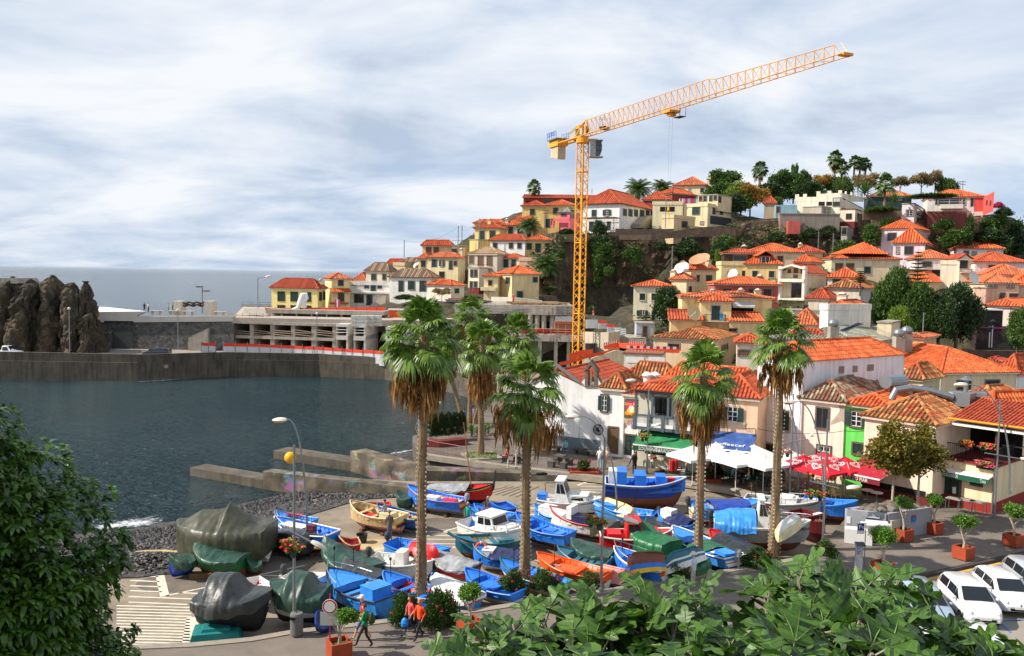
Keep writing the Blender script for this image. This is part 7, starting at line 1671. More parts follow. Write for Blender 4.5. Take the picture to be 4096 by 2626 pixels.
def date_palm(la,c,x,yc,yb,d,r,tr=.45):
 base=dp(c,x,yb,d);o=EY('date_palm',base,la,'palm','feather palms');zc=dp(c,x,yc,d).z;b=MB(mat('brown_trunk',S(92,66,46),.95,.3,3,.8,9));b.TU([base-Zz(1),base+Zz((zc-base.z)*.8),V(base.x,base.y,zc)],[tr,tr,tr*1.3],0,9);b.bd('trunk',o);link(DATE,'crown',o,(0,0,zc-base.z),RR()*6,r)
date_palm('feather palm behind the white villa, larger of two on the skyline','E',1290,205,330,230,4.4)
date_palm('smaller feather palm on the skyline beside the cream hilltop house','E',1535,195,320,234,3.8)
date_palm('young feather palm on a terrace below the yellow hilltop houses','C',1322,140,240,192,3,.4)
date_palm('big feather palm growing from the cliff above the bright tiled corner house','C',1500,545,690,172,3.6,.6)
def spiky(la,c,x,y,z,d,r,n=40,gr=None,hh=.5):
 p=gz(c,x,y,z)if d is None else dp(c,x,y,d);o=EY('spiky_plant',p,la,'plant',gr);b=MB(L_FAR);b.M=Matrix.Translation(p)
 for i in rg(n):
  f=i/n;el=radians(85-95*f);az=i*2.4;v=V(cos(az)*cos(el),sin(az)*cos(el),sin(el));t=V(-sin(az),cos(az),0)*r*.05;o0=Zz(hh);m=o0+v*r*.5;e=o0+v*r-Zz(.1*r);b.FA([o0-t*.5,m-t,m+t,o0+t*.5],0);b.FA([m-t,e,m+t],0)
 b.bd('leaves',o);b=MB(M_BARK);b.TU([p,p+Zz(hh)],.1,0,6);b.bd('stem',o)
for x,y,r,lab in((850,1318,1.1,'largest spiky yucca beside the leaning palm trunk'),(905,1335,.8,'small spiky yucca in front of the palm trunks'),(965,1305,.9,'spiky yucca behind the grass plot palm'),(995,1290,.9,'spiky yucca farthest right in the plaza bed')):
 spiky(lab,'X',x,y,0,None,r,46,'yuccas in the plaza bed',.45)
for c,x,y,d,r,lab in(('I',300,590,200,3.2,'pale green yucca behind the white flat roofed house'),('I',575,640,200,3.6,'spreading yucca clump right of the white flat roofed house'),('I',900,730,196,2.6,'dark yucca in front of the old hilltop house'),('E',810,1490,150,1.4,'low agave on the street at the foot of the cliff'),('E',680,1180,172,1.6,'green tuft on the cliff ledge beside the crane mast')):
 spiky(lab,c,x,y,0,d,r,60,'yuccas on the hill',.6)
def cm(seed,blobs,n,size,m,flat=0,name='crown_source',fill=.45,aspect=1.6):
 rnd=random.Random(seed);b=MB(m);vol=[bl[3]**2 for bl in blobs];tot=sum(vol)
 for bl,vv in zip(blobs,vol):
  c=V(bl[:3]);r=bl[3];sq=bl[4]if len(bl)>4 else .8;cl=max(4,int(n*vv/tot/14))
  for k in rg(cl):
   a=rnd.uniform(0,2*pi);u=rnd.uniform(-.75,1);rr=r*(fill+(1.08-fill)*rnd.random()**.55);q=sqrt(max(0,1-u*u));cc=c+V(cos(a)*q*rr,sin(a)*q*rr,u*rr*sq);cr=size*rnd.uniform(1.4,3);out_=(cc-c).normalized()
   for j in rg(14):
    p=cc+V(rnd.gauss(0,cr*.5),rnd.gauss(0,cr*.5),rnd.gauss(0,cr*.32));v=(out_*.5+V(rnd.gauss(0,.7),rnd.gauss(0,.7),rnd.gauss(.1,.5))).normalized();t=v.orthogonal();t.rotate(Matrix.Rotation(rnd.uniform(0,2*pi),3,v));t.normalize();s=size*rnd.uniform(.6,1.15);e=p+v*s*aspect;mm=p.lerp(e,.5)+v.cross(t)*s*.12;b.FA([p,mm-t*s*.5,e,mm+t*s*.5],0)
 o=b.bd(name);me=o.data;OB.remove(o);return me
LG=lf('tree_leaf_green',34,56,20,84,116,42,.5,.5,.2)
LD=lf('tree_leaf_dark',22,40,18,58,84,36,.5,.5,.15)
LL=lf('tree_leaf_lime',62,90,26,130,152,54,.5,.5,.25)
LO=lf('tree_leaf_autumn',92,84,30,176,130,52,.55,.6,.2)
LB=lf('tree_leaf_brownish',104,92,60,160,138,100,.7,.6,.15)
B1=[(0,0,.48,.46,.95),(.38,.1,.5,.34,.95),(-.36,-.05,.48,.36,.95),(.1,.2,.74,.28),(-.15,-.15,.78,.28),(.2,-.3,.36,.3,1),(-.25,-.25,.3,.3,1)]
B2=[(0,0,.7,.34,.5),(.45,0,.72,.28,.45),(-.42,.1,.66,.3,.45),(.12,.3,.86,.24,.5),(-.2,-.25,.88,.22,.5),(.3,-.25,.55,.2,.5)]
TREES=dict(g=cm(21,B1,9000,.058,LG),f=cm(22,B2,8000,.055,LG),d=cm(23,B1,10000,.056,LD),l=cm(24,B1,8500,.058,LL),o=cm(25,B2,6000,.056,LO),b=cm(26,B2,5200,.04,LB,aspect=2.5),x=cm(28,B1,22000,.036,LD),y=cm(29,B1,22000,.036,LG))
def TR(la,c,x,ytop,ybase,d,wpx,kind,name='tree',gr=None,cat='tree',trunk=1,sy=None,z=None):
 base=dp(c,x,ybase,d)if z is None else V(z);h=dp(c,x,ytop,d).z-base.z;w=wpx*mpp(c,d);o=EY(name,base,la,cat,gr)
 if trunk:
  b=MB(M_BARK);b.TU([base-Zz(.8),base+Zz(h*.3),base+V(w*.03,0,h*.55)],[h*.028,h*.022,h*.014],0,7)
  for k in rg(5):
   a=k*1.3+.4;b.TU([base+Zz(h*(.28+.04*k)),base+V(cos(a)*w*.16,sin(a)*w*.16,h*(.48+.03*k)),base+V(cos(a)*w*.32,sin(a)*w*.3,h*(.66+.03*k))],[h*.013,h*.009,h*.004],0,5)
  b.bd('trunk',o)
 link(TREES[kind],'crown',o,(0,0,0),RR()*6.28,(w*.78,w*.7 if sy is None else sy,h*.92));return o
GT='trees on the hilltop'
for a in(('flat topped dark tree just right of the cream hilltop house','H',660,345,640,230,330,'f'),('dark green tree behind the modern flat roofed house','H',650,480,720,222,320,'g'),('broad lime green tree above the cliff path','H',850,460,820,205,300,'l'),('yellowing tree in front of the lone palm','H',950,500,830,204,330,'o'),('deep green tree behind the weathered tan house','H',1160,480,720,218,300,'d'),('tall layered tree, highest of the broad trees','H',1290,345,700,226,260,'f'),('round green tree under the thin bare crown','H',1420,375,690,226,290,'g'),('small umbrella tree beside the thin bare crown','H',1535,350,640,228,120,'f'),('thin tree with two small tufts against the sky','H',1430,280,640,229,90,'f'),('orange flowering tree above the stepped parapet','H',1740,400,640,222,260,'o'),('dense round tree above the stepped parapet','H',1920,415,640,220,280,'g'),('dusty brown tamarisk beside the slim palms','H',2230,385,640,222,300,'b'),('dusty brown tree behind the broad dark palm','I',960,415,620,226,200,'b'),('wide dusty brown tree above the bright orange roof','I',1190,380,620,226,260,'b'),('tallest dusty brown tree above the bright orange roof','I',1340,345,620,227,170,'b'),('green tree at the right end of the dusty brown trees','I',1470,435,620,226,190,'g'),('low green tree right of the weathered tan house','H',1250,640,760,197,110,'g'),('dark tree filling the gap by the garage','H',800,600,830,200,210,'d'),('hedge like tree at the seaward end behind the palms','H',1600,470,680,218,260,'d'),('bare twiggy tree behind the slim palms','H',2120,400,640,224,160,'b')):
 TR(a[0],*a[1:],gr=GT)
BUSH=[cm(31,[(0,0,.4,.5,.8),(.35,.1,.3,.35,.8),(-.35,0,.35,.35,.8),(0,-.2,.7,.3,.8)],5200,.075,LD),cm(32,[(0,0,.4,.5,.9),(.3,.1,.6,.3,.9),(-.3,0,.2,.4,.9)],4800,.078,LG),cm(33,[(0,0,.5,.4,1.3),(.1,0,.9,.3,1.2),(-.1,-.1,.1,.35,1.2)],4800,.078,LG)]
def bu(la,c,x,ytop,ybot,d,wpx,k=0,gr='shrubs on the cliff',deep=.55,name='shrub',cat='shrub'):
 p=dp(c,x,ybot,d);h=dp(c,x,ytop,d).z-p.z;w=wpx*mpp(c,d);o=EY(name,p,la,cat,gr);link(BUSH[k],'foliage',o,(0,0,0),RR()*6.28 if w<h*1.6 else RU(-.3,.3),(w*.6,w*deep,h*.85));b=MB(M_BARK);b.TU([p-Zz(.3),p+Zz(h*.5)],max(.05,h*.02),0,5);b.bd('stem',o)
for a in(('dark ivy mass below the pergola of the white villa','E',900,640,830,181,330,0),('long hanging creeper right of the crane mast, upper part','E',930,760,960,179,330,2),('long hanging creeper right of the crane mast, lower part','E',890,900,1140,176,180,2),('dark fir like bush in front of the villa pergola','E',890,490,660,184,190,0),('rounded bush hanging in the middle of the dark cliff','E',1240,760,900,178,240,1),('trailing bush under the rounded cliff bush','E',1270,860,960,177,170,2),('small bush above the lower rock bulge','E',990,970,1080,173,160,1),('dark scrub below the curving stone wall','E',1530,720,830,180,200,0),('dark scrub under the cream annexe','E',1800,680,900,181,360,0),('green scrub at the top of the dark cliff','E',2180,640,800,182,260,1),('leafy scrub above the pale boulder','F',1220,130,240,177,160,1),('big banana like clump behind the peach house dish','F',1020,250,440,168,150,1),('dark scrub left of the red pot terrace','F',1110,180,330,172,240,0),('low green plants on the rock above the bright tiled corner house','C',1550,750,810,165,180,1),('bush beside the awning of the bright tiled corner house','C',1400,590,640,168,90,1),('dark bush below the grey retaining block','H',1600,970,1100,182,250,0),('dark bush below the weathered tan house','H',1230,1010,1150,181,220,0),('dark bush right of the small pink outhouse','H',1800,940,1080,183,260,0),('round green bush left of the two tier roof','I',380,1080,1290,170,330,1),('green bush above the little papaya tree','F',1300,240,300,170,140,1),('dense green creeper right of the white corner tower','I',650,890,1130,183,270,1),('bush in front of the stone garden wall','I',830,850,960,185,180,1),('bright creeper left of the vine pergola terrace','I',1450,860,1000,182,260,1),('tall cypress like creeper above the three joined roofs','I',1710,870,1150,180,150,2),('wide ivy curtain under the brick coloured block','I',1560,960,1160,180,330,1),('ivy curtain at the right end of the cliff, upper','I',2000,800,1000,184,340,1),('ivy curtain at the right end of the cliff, lower','I',1930,960,1160,181,420,0),('dark round tree mass at the far right edge of the hill','I',2200,820,1300,188,280,0),('dark bush on the shoulder of the hill right of the coral gable','I',2090,740,860,190,200,0),('pink flowering bougainvillea beside the coral gable','I',2030,690,770,192,130,0),('vine foliage along the pergola above the bay fronted block','I',1330,600,660,184,640,1),('agave and succulent bed along the stone garden wall','I',770,735,810,187,400,1),('dark green scrub at the seaward foot of the white villa','E',560,590,670,184,200,0),('scrub on the rocks left of the crane mast','E',500,800,900,172,120,1),('brown hedge on the terrace below the mottled roofed white house','C',60,830,900,163,260,0)):
 bu(*a)
BG=lf('bougainvillea_flower',170,40,90,214,70,120,.6,.6,.2)
for o in list(OB):
 if o.get('label','').startswith('pink flowering'):
  me=BUSH[0].copy();me.materials.clear();me.materials.append(BG);[k for k in o.children if k.name.startswith('foliage')][0].data=me
GV='trees between the houses'
TR('large olive green tree between the two tier roof and the grey tiled roof','G',960,400,1150,120,420,'y',gr=GV)
TR('broad green tree leaning against the large dark tree','G',1230,560,1180,118,440,'y',gr=GV)
TR('large dark round tree in the right half of the village','G',1600,560,1230,119,520,'x',gr=GV)
TR('low bright tree at the foot of the large olive green tree','G',1020,820,1150,112,240,'l',gr=GV)
TR('dark tree hanging over the magenta framed terrace','G',1420,700,1240,117,420,'x',gr=GV)
TR('pale grey green tree at the right edge of the village','G',2230,840,1300,104,240,'g',gr=GV)
TR('magnolia tree with a round dark crown before the pot plant house','F',480,700,1140,134,400,'d',gr=GV)
TR('bare twiggy tree beside the small wavy roofed house','C',430,770,900,156,210,'b',gr=GV)
TR('small papaya tree on the slope behind the peach house dish','F',1072,275,450,166,70,'l',gr=GV)
def pine(la,c,x,yt,yb,d,tiers):
 base=dp(c,x,yb,d);h=dp(c,x,yt,d).z-base.z;o=EY('pine_tree',base,la,'tree',GV);b=MB(M_BARK);b.TU([base-Zz(.5),base+Zz(h)],[.14,.03],0,6);b.bd('trunk',o);b=MB(LG);b.M=Matrix.Translation(base)
 for k in rg(tiers):
  f=.45+.55*k/tiers;r=(1-f)*h*.3+.35
  for j in rg(7):
   a=j*.9+k;v=V(cos(a),sin(a),.18);t=V(-sin(a),cos(a),0)
   for q in rg(10):
    g=.15+.85*q/10;p=Zz(h*f)+v*r*g
    for sg in(1,-1):b.FA([p-v*.1,p+v*.1,p+t*sg*.32+Zz(.12),p+t*sg*.3+v*-.05],0)
 b.bd('needles',o)
pine('young araucaria pine with level branches in front of the pink white houses','G',1190,250,900,130,9)
pine('slim young araucaria in front of the small orange pointed roof','G',615,470,700,125,7)
SAP=cm(41,[(0,0,0,.42,.8),(.3,.1,.1,.3,.8),(-.3,0,.05,.3,.8),(.05,-.2,.25,.3,.7),(0,.2,-.2,.3,.7)],5200,.085,lf('ficus_leaf',46,84,24,118,158,58,.4,2,.25))
M_RUST=mat('rust_painted_steel',S(164,70,40),.6,.15,3)
def po(la,c,x,y,h=1.9,r=.62,w=.85,rz=.5,dx=0):
 p=gz(c,x,y,.005);o=EY('potted_tree',p,la,'potted tree','small trees in rust red planters');b=MB(M_RUST,M_EARTH);ex,ey=V(cos(rz),sin(rz),0),V(-sin(rz),cos(rz),0)
 for i,j in((-1,0),(1,0),(0,-1),(0,1)):
  sz=(.05,w,.62)if i else(w-.1,.05,.62);b.box(p+ex*i*(w/2-.025)+ey*j*(w/2-.025)+Zz(.36),sz,0,rz=rz);b.box(p+ex*i*(w/2-.04)+ey*j*(w/2-.04)+Zz(.695),(.09,w,.05)if i else(w-.18,.09,.05),0,rz=rz)
 b.box(p+Zz(.48),(w-.1,w-.1,.1),1,rz=rz);b.bd('planter',o);b=MB(mat('pale_bark',S(176,164,146),.9,.2,5,.4));b.TU([p+Zz(.5),p+V(.04,0,.9),p+V(-.03,.03,h*.62)],[.09,.07,.06],0,7)
 for k in rg(4):
  a=k*1.6+.5;b.TU([p+Zz(h*(.5+.03*k)),p+V(cos(a)*r*.5,sin(a)*r*.5,h*.82),p+V(cos(a)*r*.7,sin(a)*r*.7,h)],[.04,.03,.015],0,5)
 b.bd('trunk',o);link(SAP,'crown',o,(dx,0,h),RR()*6,(r*1.35,r*1.35,r*1.2))
po('small tree in a rust red box beside the red ringed traffic sign','R',950,1285,1.72,.52,dx=.3)
po('small tree in a rust red box half hidden by the fig leaves','R',2340,1050,1.9,.6)
po('small tree in a rust red box next to the parking meter','S',565,740,2.1,.72)
po('small tree in a rust red box near the yellow kerb line','S',1358,580,2.1,.66)
po('small tree in a rust red box at the right edge of the pavement','S',1850,455,2.1,.7)
po('small tree in a rust red box against the grey hut wall','S',765,400,2.3,.62)
po('small tree in a rust red box at the back corner of the grey hut','S',1065,330,2.1,.55)
LF=lf('shrub_leaf',34,58,22,80,110,44,.5,2,.2)
SHR=cm(51,[(0,0,.35,.5,.8),(.4,.1,.3,.38,.8),(-.4,0,.3,.4,.8),(.1,-.2,.6,.35,.9),(-.25,.1,.6,.3,.9)],8000,.06,LF)
def SH(la,c,x,y,w,h,flowers=6,z=0):
 p=gz(c,x,y,z);o=EY('shrub',p,la,'shrub','shrubs along the kerb');link(SHR,'foliage',o,(0,0,0),RR()*6,(w*.6,w*.5,h*1))
 if flowers:
  b=MB(PN(214,40,90,.6))
  for i in rg(flowers):
   a=RR()*6.28;q=RU(.2,.55);cc=p+V(cos(a)*w*q,-abs(sin(a))*w*q,h*RU(.4,1.05))
   for k in rg(5):b.FA([cc,cc+V(cos(k*1.26)*.06,-.03,sin(k*1.26)*.06),cc+V(cos(k*1.26+.7)*.07,-.05,sin(k*1.26+.7)*.07)],0)
  b.bd('blossom',o)
SH('dense flowering shrub between the two walking couples','R',1650,930,1.5,1.5)
SH('dark flowering shrub behind the orange jacketed walker','R',2020,960,1.8,1.75,8)
SH('low flowering shrub at the foot of the second palm','U',470,300,1.6,1.2,10)
SH('flowering shrub right of the second palm','U',640,285,1.6,1.1,10)
SH('round green shrub beside the rightmost palm trunk','P',1330,1450,2,1.1,3)
SH('round green shrub at the foot of the lamp post by the parking meter','P',2170,1300,1.6,.9,2)
SH('green shrub at the foot of the third palm','O',2000,1420,1.9,1,3)
SH('green shrub beneath the flat orange boat stern','U',880,265,1.4,.8,2)
CLIP=cm(61,[(0,0,.2,.42,1.3),(0,0,.55,.36,1.2),(0,0,.85,.2,1)],6000,.055,LD,fill=.8)
o=EY('red_planter',gz('X',640,1380,0),'long curved dark red planter at the plaza edge','planter')
b=MB(mat('dark_red_planter',S(116,46,40),.7,.15,2))
wz(b,[gz('X',x,y,0)for x,y in((470,1395),(560,1402),(680,1390),(790,1378))],1,0,.55,0);b.bd('trough',o)
pos=['leftmost of the six clipped columnar shrubs','second clipped columnar shrub from the left','third clipped columnar shrub from the left','widest of the six clipped columnar shrubs, fourth in the row','tall clipped columnar shrub, fifth in the row','clipped columnar shrub against the leaning palm trunk']
for(x,y),lab in zip(((497,1362),(540,1360),(587,1352),(648,1350),(705,1345),(762,1340)),pos):
 p=gz('X',x,y,0);p.z=.45;o=EY('clipped_shrub',p,lab,'shrub','clipped shrubs in the red planter');b=MB(M_BARK);b.TU([p,p+Zz(.5)],.06,0,5);b.bd('stem',o);link(CLIP,'crown',o,(0,0,.45),RR()*6,(.95,.95,1.6))
p=gz('N',1620,240,0)
o=EY('grass_plot',p,'square grass plot with a low kerb around the plaza palm','planter')
b=MB(M_KERB);b.box(p+Zz(.06),(2.9,2.9,.14),0,rz=.35);b.bd('kerb_frame',o)
b=MB(LL);
for i in rg(900):
 q=p+V(RU(-1.3,1.3),RU(-1.3,1.3),.13);a=RR()*6;h=RU(.05,.14);b.FA([q-V(cos(a)*.03,sin(a)*.03,0),q+V(cos(a)*.03,sin(a)*.03,0),q+V(RG(0,.03),RG(0,.03),h)],0)
g=b.bd('grass',o);g['kind']='stuff'
LR=lf('red_leaf_plant',84,26,34,138,52,56,.6,3,.15)
REDM=cm(71,[(i*.35-.7,0,.1,.3,.7)for i in rg(5)],1600,.06,LR)
def bed(la,c,x,y,w,dpt):
 p=gz(c,x,y,0);o=EY('flower_bed',p,la,'flower bed');link(REDM,'red_foliage',o,(0,0,.1),0,(w*.55,dpt,.9));link(SHR,'green_foliage',o,(0,.2,.35),1,(w*.4,dpt*.7,.75));b=MB(M_RUST);b.box(p+Zz(.1),(w,dpt*1.1,.2),0);b.bd('edging',o);b=MB(PN(226,60,110,.6))
 for i in rg(14):
  cc=p+V(RU(-.4,.4)*w,RU(-.4,.1)*dpt,RU(.75,1.1));b.BL(cc,.05,0,5,3)
 b.bd('blossom',o)
bed('raised bed of dark red leaves and pink flowers near the chapel','O',880,130,2.3,1.1)
bed('flower bed beside the white umbrellas at the kerb','P',720,380,1.7,1.2)
def fig_tree():
 out=[(985,1560),(1060,1500),(1130,1450),(1180,1425),(1240,1400),(1330,1392),(1420,1388),(1500,1375),(1600,1362),(1680,1390),(1760,1380),(1800,1325),(1840,1302),(1890,1318),(1940,1330),(2000,1362),(2100,1362),(2150,1402),(2200,1440),(2250,1468),(2300,1492),(2350,1512),(2420,1560)];lm=lf('fig_leaf',22,50,16,86,122,46,.46,2.6,.24);lv=lf('fig_leaf_vein',84,112,48,116,138,70,.5,1.4,.1);half=[(0,0),(-.05,.1),(-.02,.27),(.08,.4),(.17,.42),(.24,.3),(.3,.19),(.4,.26),(.52,.43),(.63,.47),(.67,.38),(.62,.24),(.6,.15),(.72,.17),(.85,.19),(.96,.1),(1,0)];rnd=random.Random(5);rt=V(1.3,4.9,11);o=EY('fig_tree',rt,'big fig tree with broad lobed leaves filling the bottom right foreground','tree');b=MB(lm,lv);wood=MB(mat('fig_bark',S(142,132,116),.9,.2,6,.4))
 def leaf(p,d,s,n):
  d=d.normalized();t=d.cross(n).normalized();n=t.cross(d).normalized();cur,fold=rnd.uniform(.1,.4),rnd.uniform(-.05,.3);wv=rnd.uniform(0,6)
  def P(x,y):
   return p+d*(x*s)+t*(y*s)+n*(s*(-cur*x*x+fold*abs(y)-.28*y*y+.03*sin(7*x+5*y+wv)))
  for sg in(1,-1):
   for(x0,y0),(x1,y1)in zip(half[:-1],half[1:]):
    m0,m1=min(max(x0,0),1),min(max(x1,0),1);q=[P(m0,0),P(x0,y0*sg),P(x1,y1*sg),P(m1,0)]
    if abs(m0-m1)<1e-4:q=q[:3]
    if y0==0:q=[P(m0,0),P(x1,y1*sg),P(m1,0)]if m0!=m1 else None
    elif y1==0:q=[P(m0,0),P(x0,y0*sg),P(m1,0)]
    if q:b.FA(q,0)
  e=n*.004
  for x,y in((.95,0),(.55,.36),(.55,-.36),(.1,.3),(.1,-.3)):
   b.FA([P(0,.012)+e,P(0,-.012)+e,P(x*.5,y*.5)+e*1.5+t*.004,P(x,y)+e],1)
 def zout(xd):
  for(x0,y0),(x1,y1)in zip(out[:-1],out[1:]):
   if x0<=xd<=x1:return y0+(y1-y0)*(xd-x0)/(x1-x0)
  return 1600
 shoots=[]
 for i in rg(300):
  d=rnd.uniform(3.5,5.5);xd=rnd.uniform(985,2420)if i%4 else rnd.uniform(2020,2420);y=zout(xd)+(42 if xd<2000 else 5);top=dp('D',xd,y,5.4);f=(5.4-d)/1.9;lay=rnd.random();z=top.z+rnd.gauss(0,.05)-.1*f*rnd.random()-(0 if lay<.6 else rnd.uniform(.2,.6));pt=dp('D',xd,y,d);p=V(pt.x,d,min(z,CAMP.z-(CAMP.z-pt.z)*1)if d<5.4 else z);shoots.append(p)
 for k,p in en(shoots):
  rad=V(p.x-1.3,p.y-4.9,1.2).normalized();ax=(rad*.5+V(rnd.gauss(0,.25),rnd.gauss(0,.25),1)).normalized();base=p-ax*rnd.uniform(.3,.55);wood.TU([base-Zz(.5)+(rt-base)*.12,base,p],[.022,.017,.009],0,5);n=rnd.randint(8,12)
  for j in rg(n):
   f=j/n;q=base.lerp(p,.25+.75*f);az=j*2.4+rnd.uniform(-.4,.4)+k;h=ax.orthogonal().normalized();h.rotate(Matrix.Rotation(az,3,ax));el=.1+.85*f+rnd.uniform(-.2,.2);v=(h*cos(el)+ax*sin(el)).normalized();pl=rnd.uniform(.07,.14);e=q+v*pl;wood.TU([q,e],.005,0,3,cap=0);leaf(e,(v-Zz(rnd.uniform(.1,.5))).normalized(),rnd.uniform(.14,.29)*(.75+.5*(1-f)),V(rnd.gauss(0,.45),rnd.gauss(-.15,.45),1))
 b.bd('crown',o)
 for k in rg(9):
  s=shoots[rnd.randrange(len(shoots))];wood.TU([rt,rt.lerp(s,.45)+Zz(-.2),s-Zz(.4)],[.07,.04,.015],0,6)
 wood.TU([V(1.3,5.1,9.4),rt+Zz(.4)],[.14,.1],0,8);wood.bd('branches',o)
fig_tree()
def mango_tree():
 lm=lf('mango_leaf',20,44,12,92,130,40,.32,.9,.22);rnd=random.Random(8);base=V(-12.6,18.6,3);o=EY('mango_tree',base,'large dark mango tree with drooping glossy leaves on the left edge','tree');b=MB(lm);lobes=[(-12.9,18.6,8.2,4,3.6),(-11.2,18,6,3,3),(-13.4,18.2,11.1,2.7,2.1),(-10.3,17.6,8.3,1.5,1.3),(-12.2,17,8.6,2.3,2.2),(-9.9,17.8,5.2,2,2.1),(-12,18.2,4.2,3.4,2.6),(-11.3,17.4,10.6,1.2,1),(-12,17.6,12,1.1,1)]
 for(cx,cy,cz,rx,rz_)in lobes:
  n=int(430*rx**1.75)
  for i in rg(n):
   a=rnd.uniform(0,2*pi);u=rnd.uniform(-.9,1);q=sqrt(1-u*u);f=rnd.uniform(.62,1.04);lump=1+.16*noise.noise(V(cos(a)*q*2.2+cx,sin(a)*q*2.2,u*2.2));n_=V(cos(a)*q,sin(a)*q,u)
   if n_.y>.35:continue
   p=V(cx+n_.x*rx*f*lump,cy+n_.y*rx*f*lump,cz+n_.z*rz_*f*lump);ax=(n_+Zz(.9)).normalized();k=rnd.randint(9,13);ln=rnd.uniform(.2,.32)
   for j in rg(k):
    az=j*2.4+rnd.uniform(-.3,.3);el=rnd.uniform(-.15,.9);h=ax.orthogonal().normalized();h.rotate(Matrix.Rotation(az,3,ax));v=(h*cos(el)+ax*sin(el)).normalized();t=v.cross(Zz(1))
    if t.length<.1:t=V(1,0,0)
    t.normalize();w=ln*.19;p1=p+v*ln*.4+Zz(.01);p2=p+v*ln*.75-Zz(ln*.14);p3=p+v*ln*.96-Zz(ln*.38);b.FA([p,p1-t*w,p1+t*w],0);b.FA([p1-t*w,p2-t*w*.8,p2+t*w*.8,p1+t*w],0);b.FA([p2-t*w*.8,p3,p2+t*w*.8],0)
 b.bd('crown',o);w=MB(M_BARK);w.TU([base-Zz(1),base+V(.2,0,2.5),base+V(.4,0,5)],[.4,.32,.22],0,9)
 for(cx,cy,cz,rx,rz_)in lobes:
  c=V(cx,cy,cz);w.TU([base+V(.2,0,2.2),(base+V(.2,0,2.2)).lerp(c,.55),c],[.16,.1,.05],0,6)
  for k in rg(6):
   a=k*1.05;w.TU([c,c+V(cos(a)*rx*.8,sin(a)*rx*.7,rz_*.4)],[.05,.02],0,5)
 w.bd('trunk',o)
mango_tree()
SKEL_ZONES=('skin','shirt','forearm','trousers','shin','shoes')
def hand(vs,es,wrist,hd,pd,side):
 hd,pd=V(hd).normalized(),V(pd).normalized();w=V(vs[wrist][0]);i=len(vs);vs.append((w+hd*.07,.03));es.append((wrist,i,'skin'));nrm=hd.cross(pd).normalized()*side
 for k,ln in en((.062,.072,.068,.052)):
  b0=w+hd*.095+pd*(k-1.5)*.021;j=len(vs);vs.append((b0,.0095));es.append((i,j,'skin'));vs.append((b0+hd*ln*.6+nrm*.012,.0088));es.append((j,j+1,'skin'));vs.append((b0+hd*ln+nrm*.034,.0075));es.append((j+1,j+2,'skin'))
 j=len(vs);vs.append((w+hd*.045-pd*.042,.011));es.append((i,j,'skin'));vs.append((w+hd*.085-pd*.055+nrm*.012,.009));es.append((j,j+1,'skin'))
def pose(kind):
 vs,es=[],[]
 def a(p,r):vs.append((V(p),r));return len(vs)-1
 def e(i,j,z):es.append((i,j,z))
 sit=kind.startswith('sit');pz=.52 if sit else .95;lean=.1 if kind in('lean','sitlean')else 0;pel=a((0,0,pz),.125);sp=a((lean*.4,0,pz+.2),.125);e(pel,sp,'shirt');ch=a((lean,0,pz+.4),.14);e(sp,ch,'shirt');nb=a((lean+.01,0,pz+.55),.062);e(ch,nb,'shirt');nk=a((lean+.025,0,pz+.61),.05);e(nb,nk,'skin');jw=a((lean+.055,0,pz+.67),.075);e(nk,jw,'skin');hc=a((lean+.045,0,pz+.74),.092);e(jw,hc,'skin');ht=a((lean+.03,0,pz+.8),.07);e(hc,ht,'skin');ns=a((lean+.135,0,pz+.715),.016);e(hc,ns,'skin')
 for s in(1,-1):
  sh=a((lean-.005,s*.165,pz+.49),.062);e(ch,sh,'shirt')
  if sit:
   el=a((lean+.06,s*.23,pz+.22),.046);wr=a((lean+.3,s*.14,pz+.17),.031);hd,pd=(1,-s*.3,0),(0,1,0)
  elif kind=='walk':
   el=a((lean-s*.1,s*.23,pz+.23),.046);wr=a((lean-s*.02+.1,s*.22,pz+.03),.031);hd,pd=(.3,0,-1),(1,0,.2)
  elif kind=='strap':
   if s>0:el=a((lean+.03,s*.25,pz+.25),.046);wr=a((lean+.17,s*.12,pz+.38),.031);hd,pd=(.2,-s,.3),(0,0,1)
   else:el=a((lean+.02,s*.23,pz+.22),.046);wr=a((lean+.13,s*.2,pz+.02),.031);hd,pd=(.3,0,-1),(1,0,.2)
  else:
   el=a((lean-.02,s*.22,pz+.22),.046);wr=a((lean+.09+(.12 if kind=='lean' else 0),s*.2,pz+0),.031);hd,pd=(.25,0,-1),(1,0,.2)
  e(sh,el,'shirt');e(el,wr,'forearm');hand(vs,es,wr,hd,pd,s);hp=a((0,s*.085,pz-.05),.092);e(pel,hp,'trousers')
  if sit:kn,an,to=(.43,s*.12,pz-.02),(.4,s*.11,.09),(.57,s*.13,.04)
  elif kind in('walk','strap'):
   kn,an,to=((.2,s*.09,.53),(.34,s*.09,.11),(.5,s*.1,.07))if s>0 else((-.02,s*.09,.5),(-.3,s*.09,.14),(-.16,s*.1,.04))
  else:kn,an,to=(.03,s*.1,.5),(-.01,s*.1,.09),(.15,s*.12,.04)
  k=a(kn,.062);e(hp,k,'trousers');q=a(an,.043);e(k,q,'shin');t=a(to,.036);e(q,t,'shoes')
 return vs,es
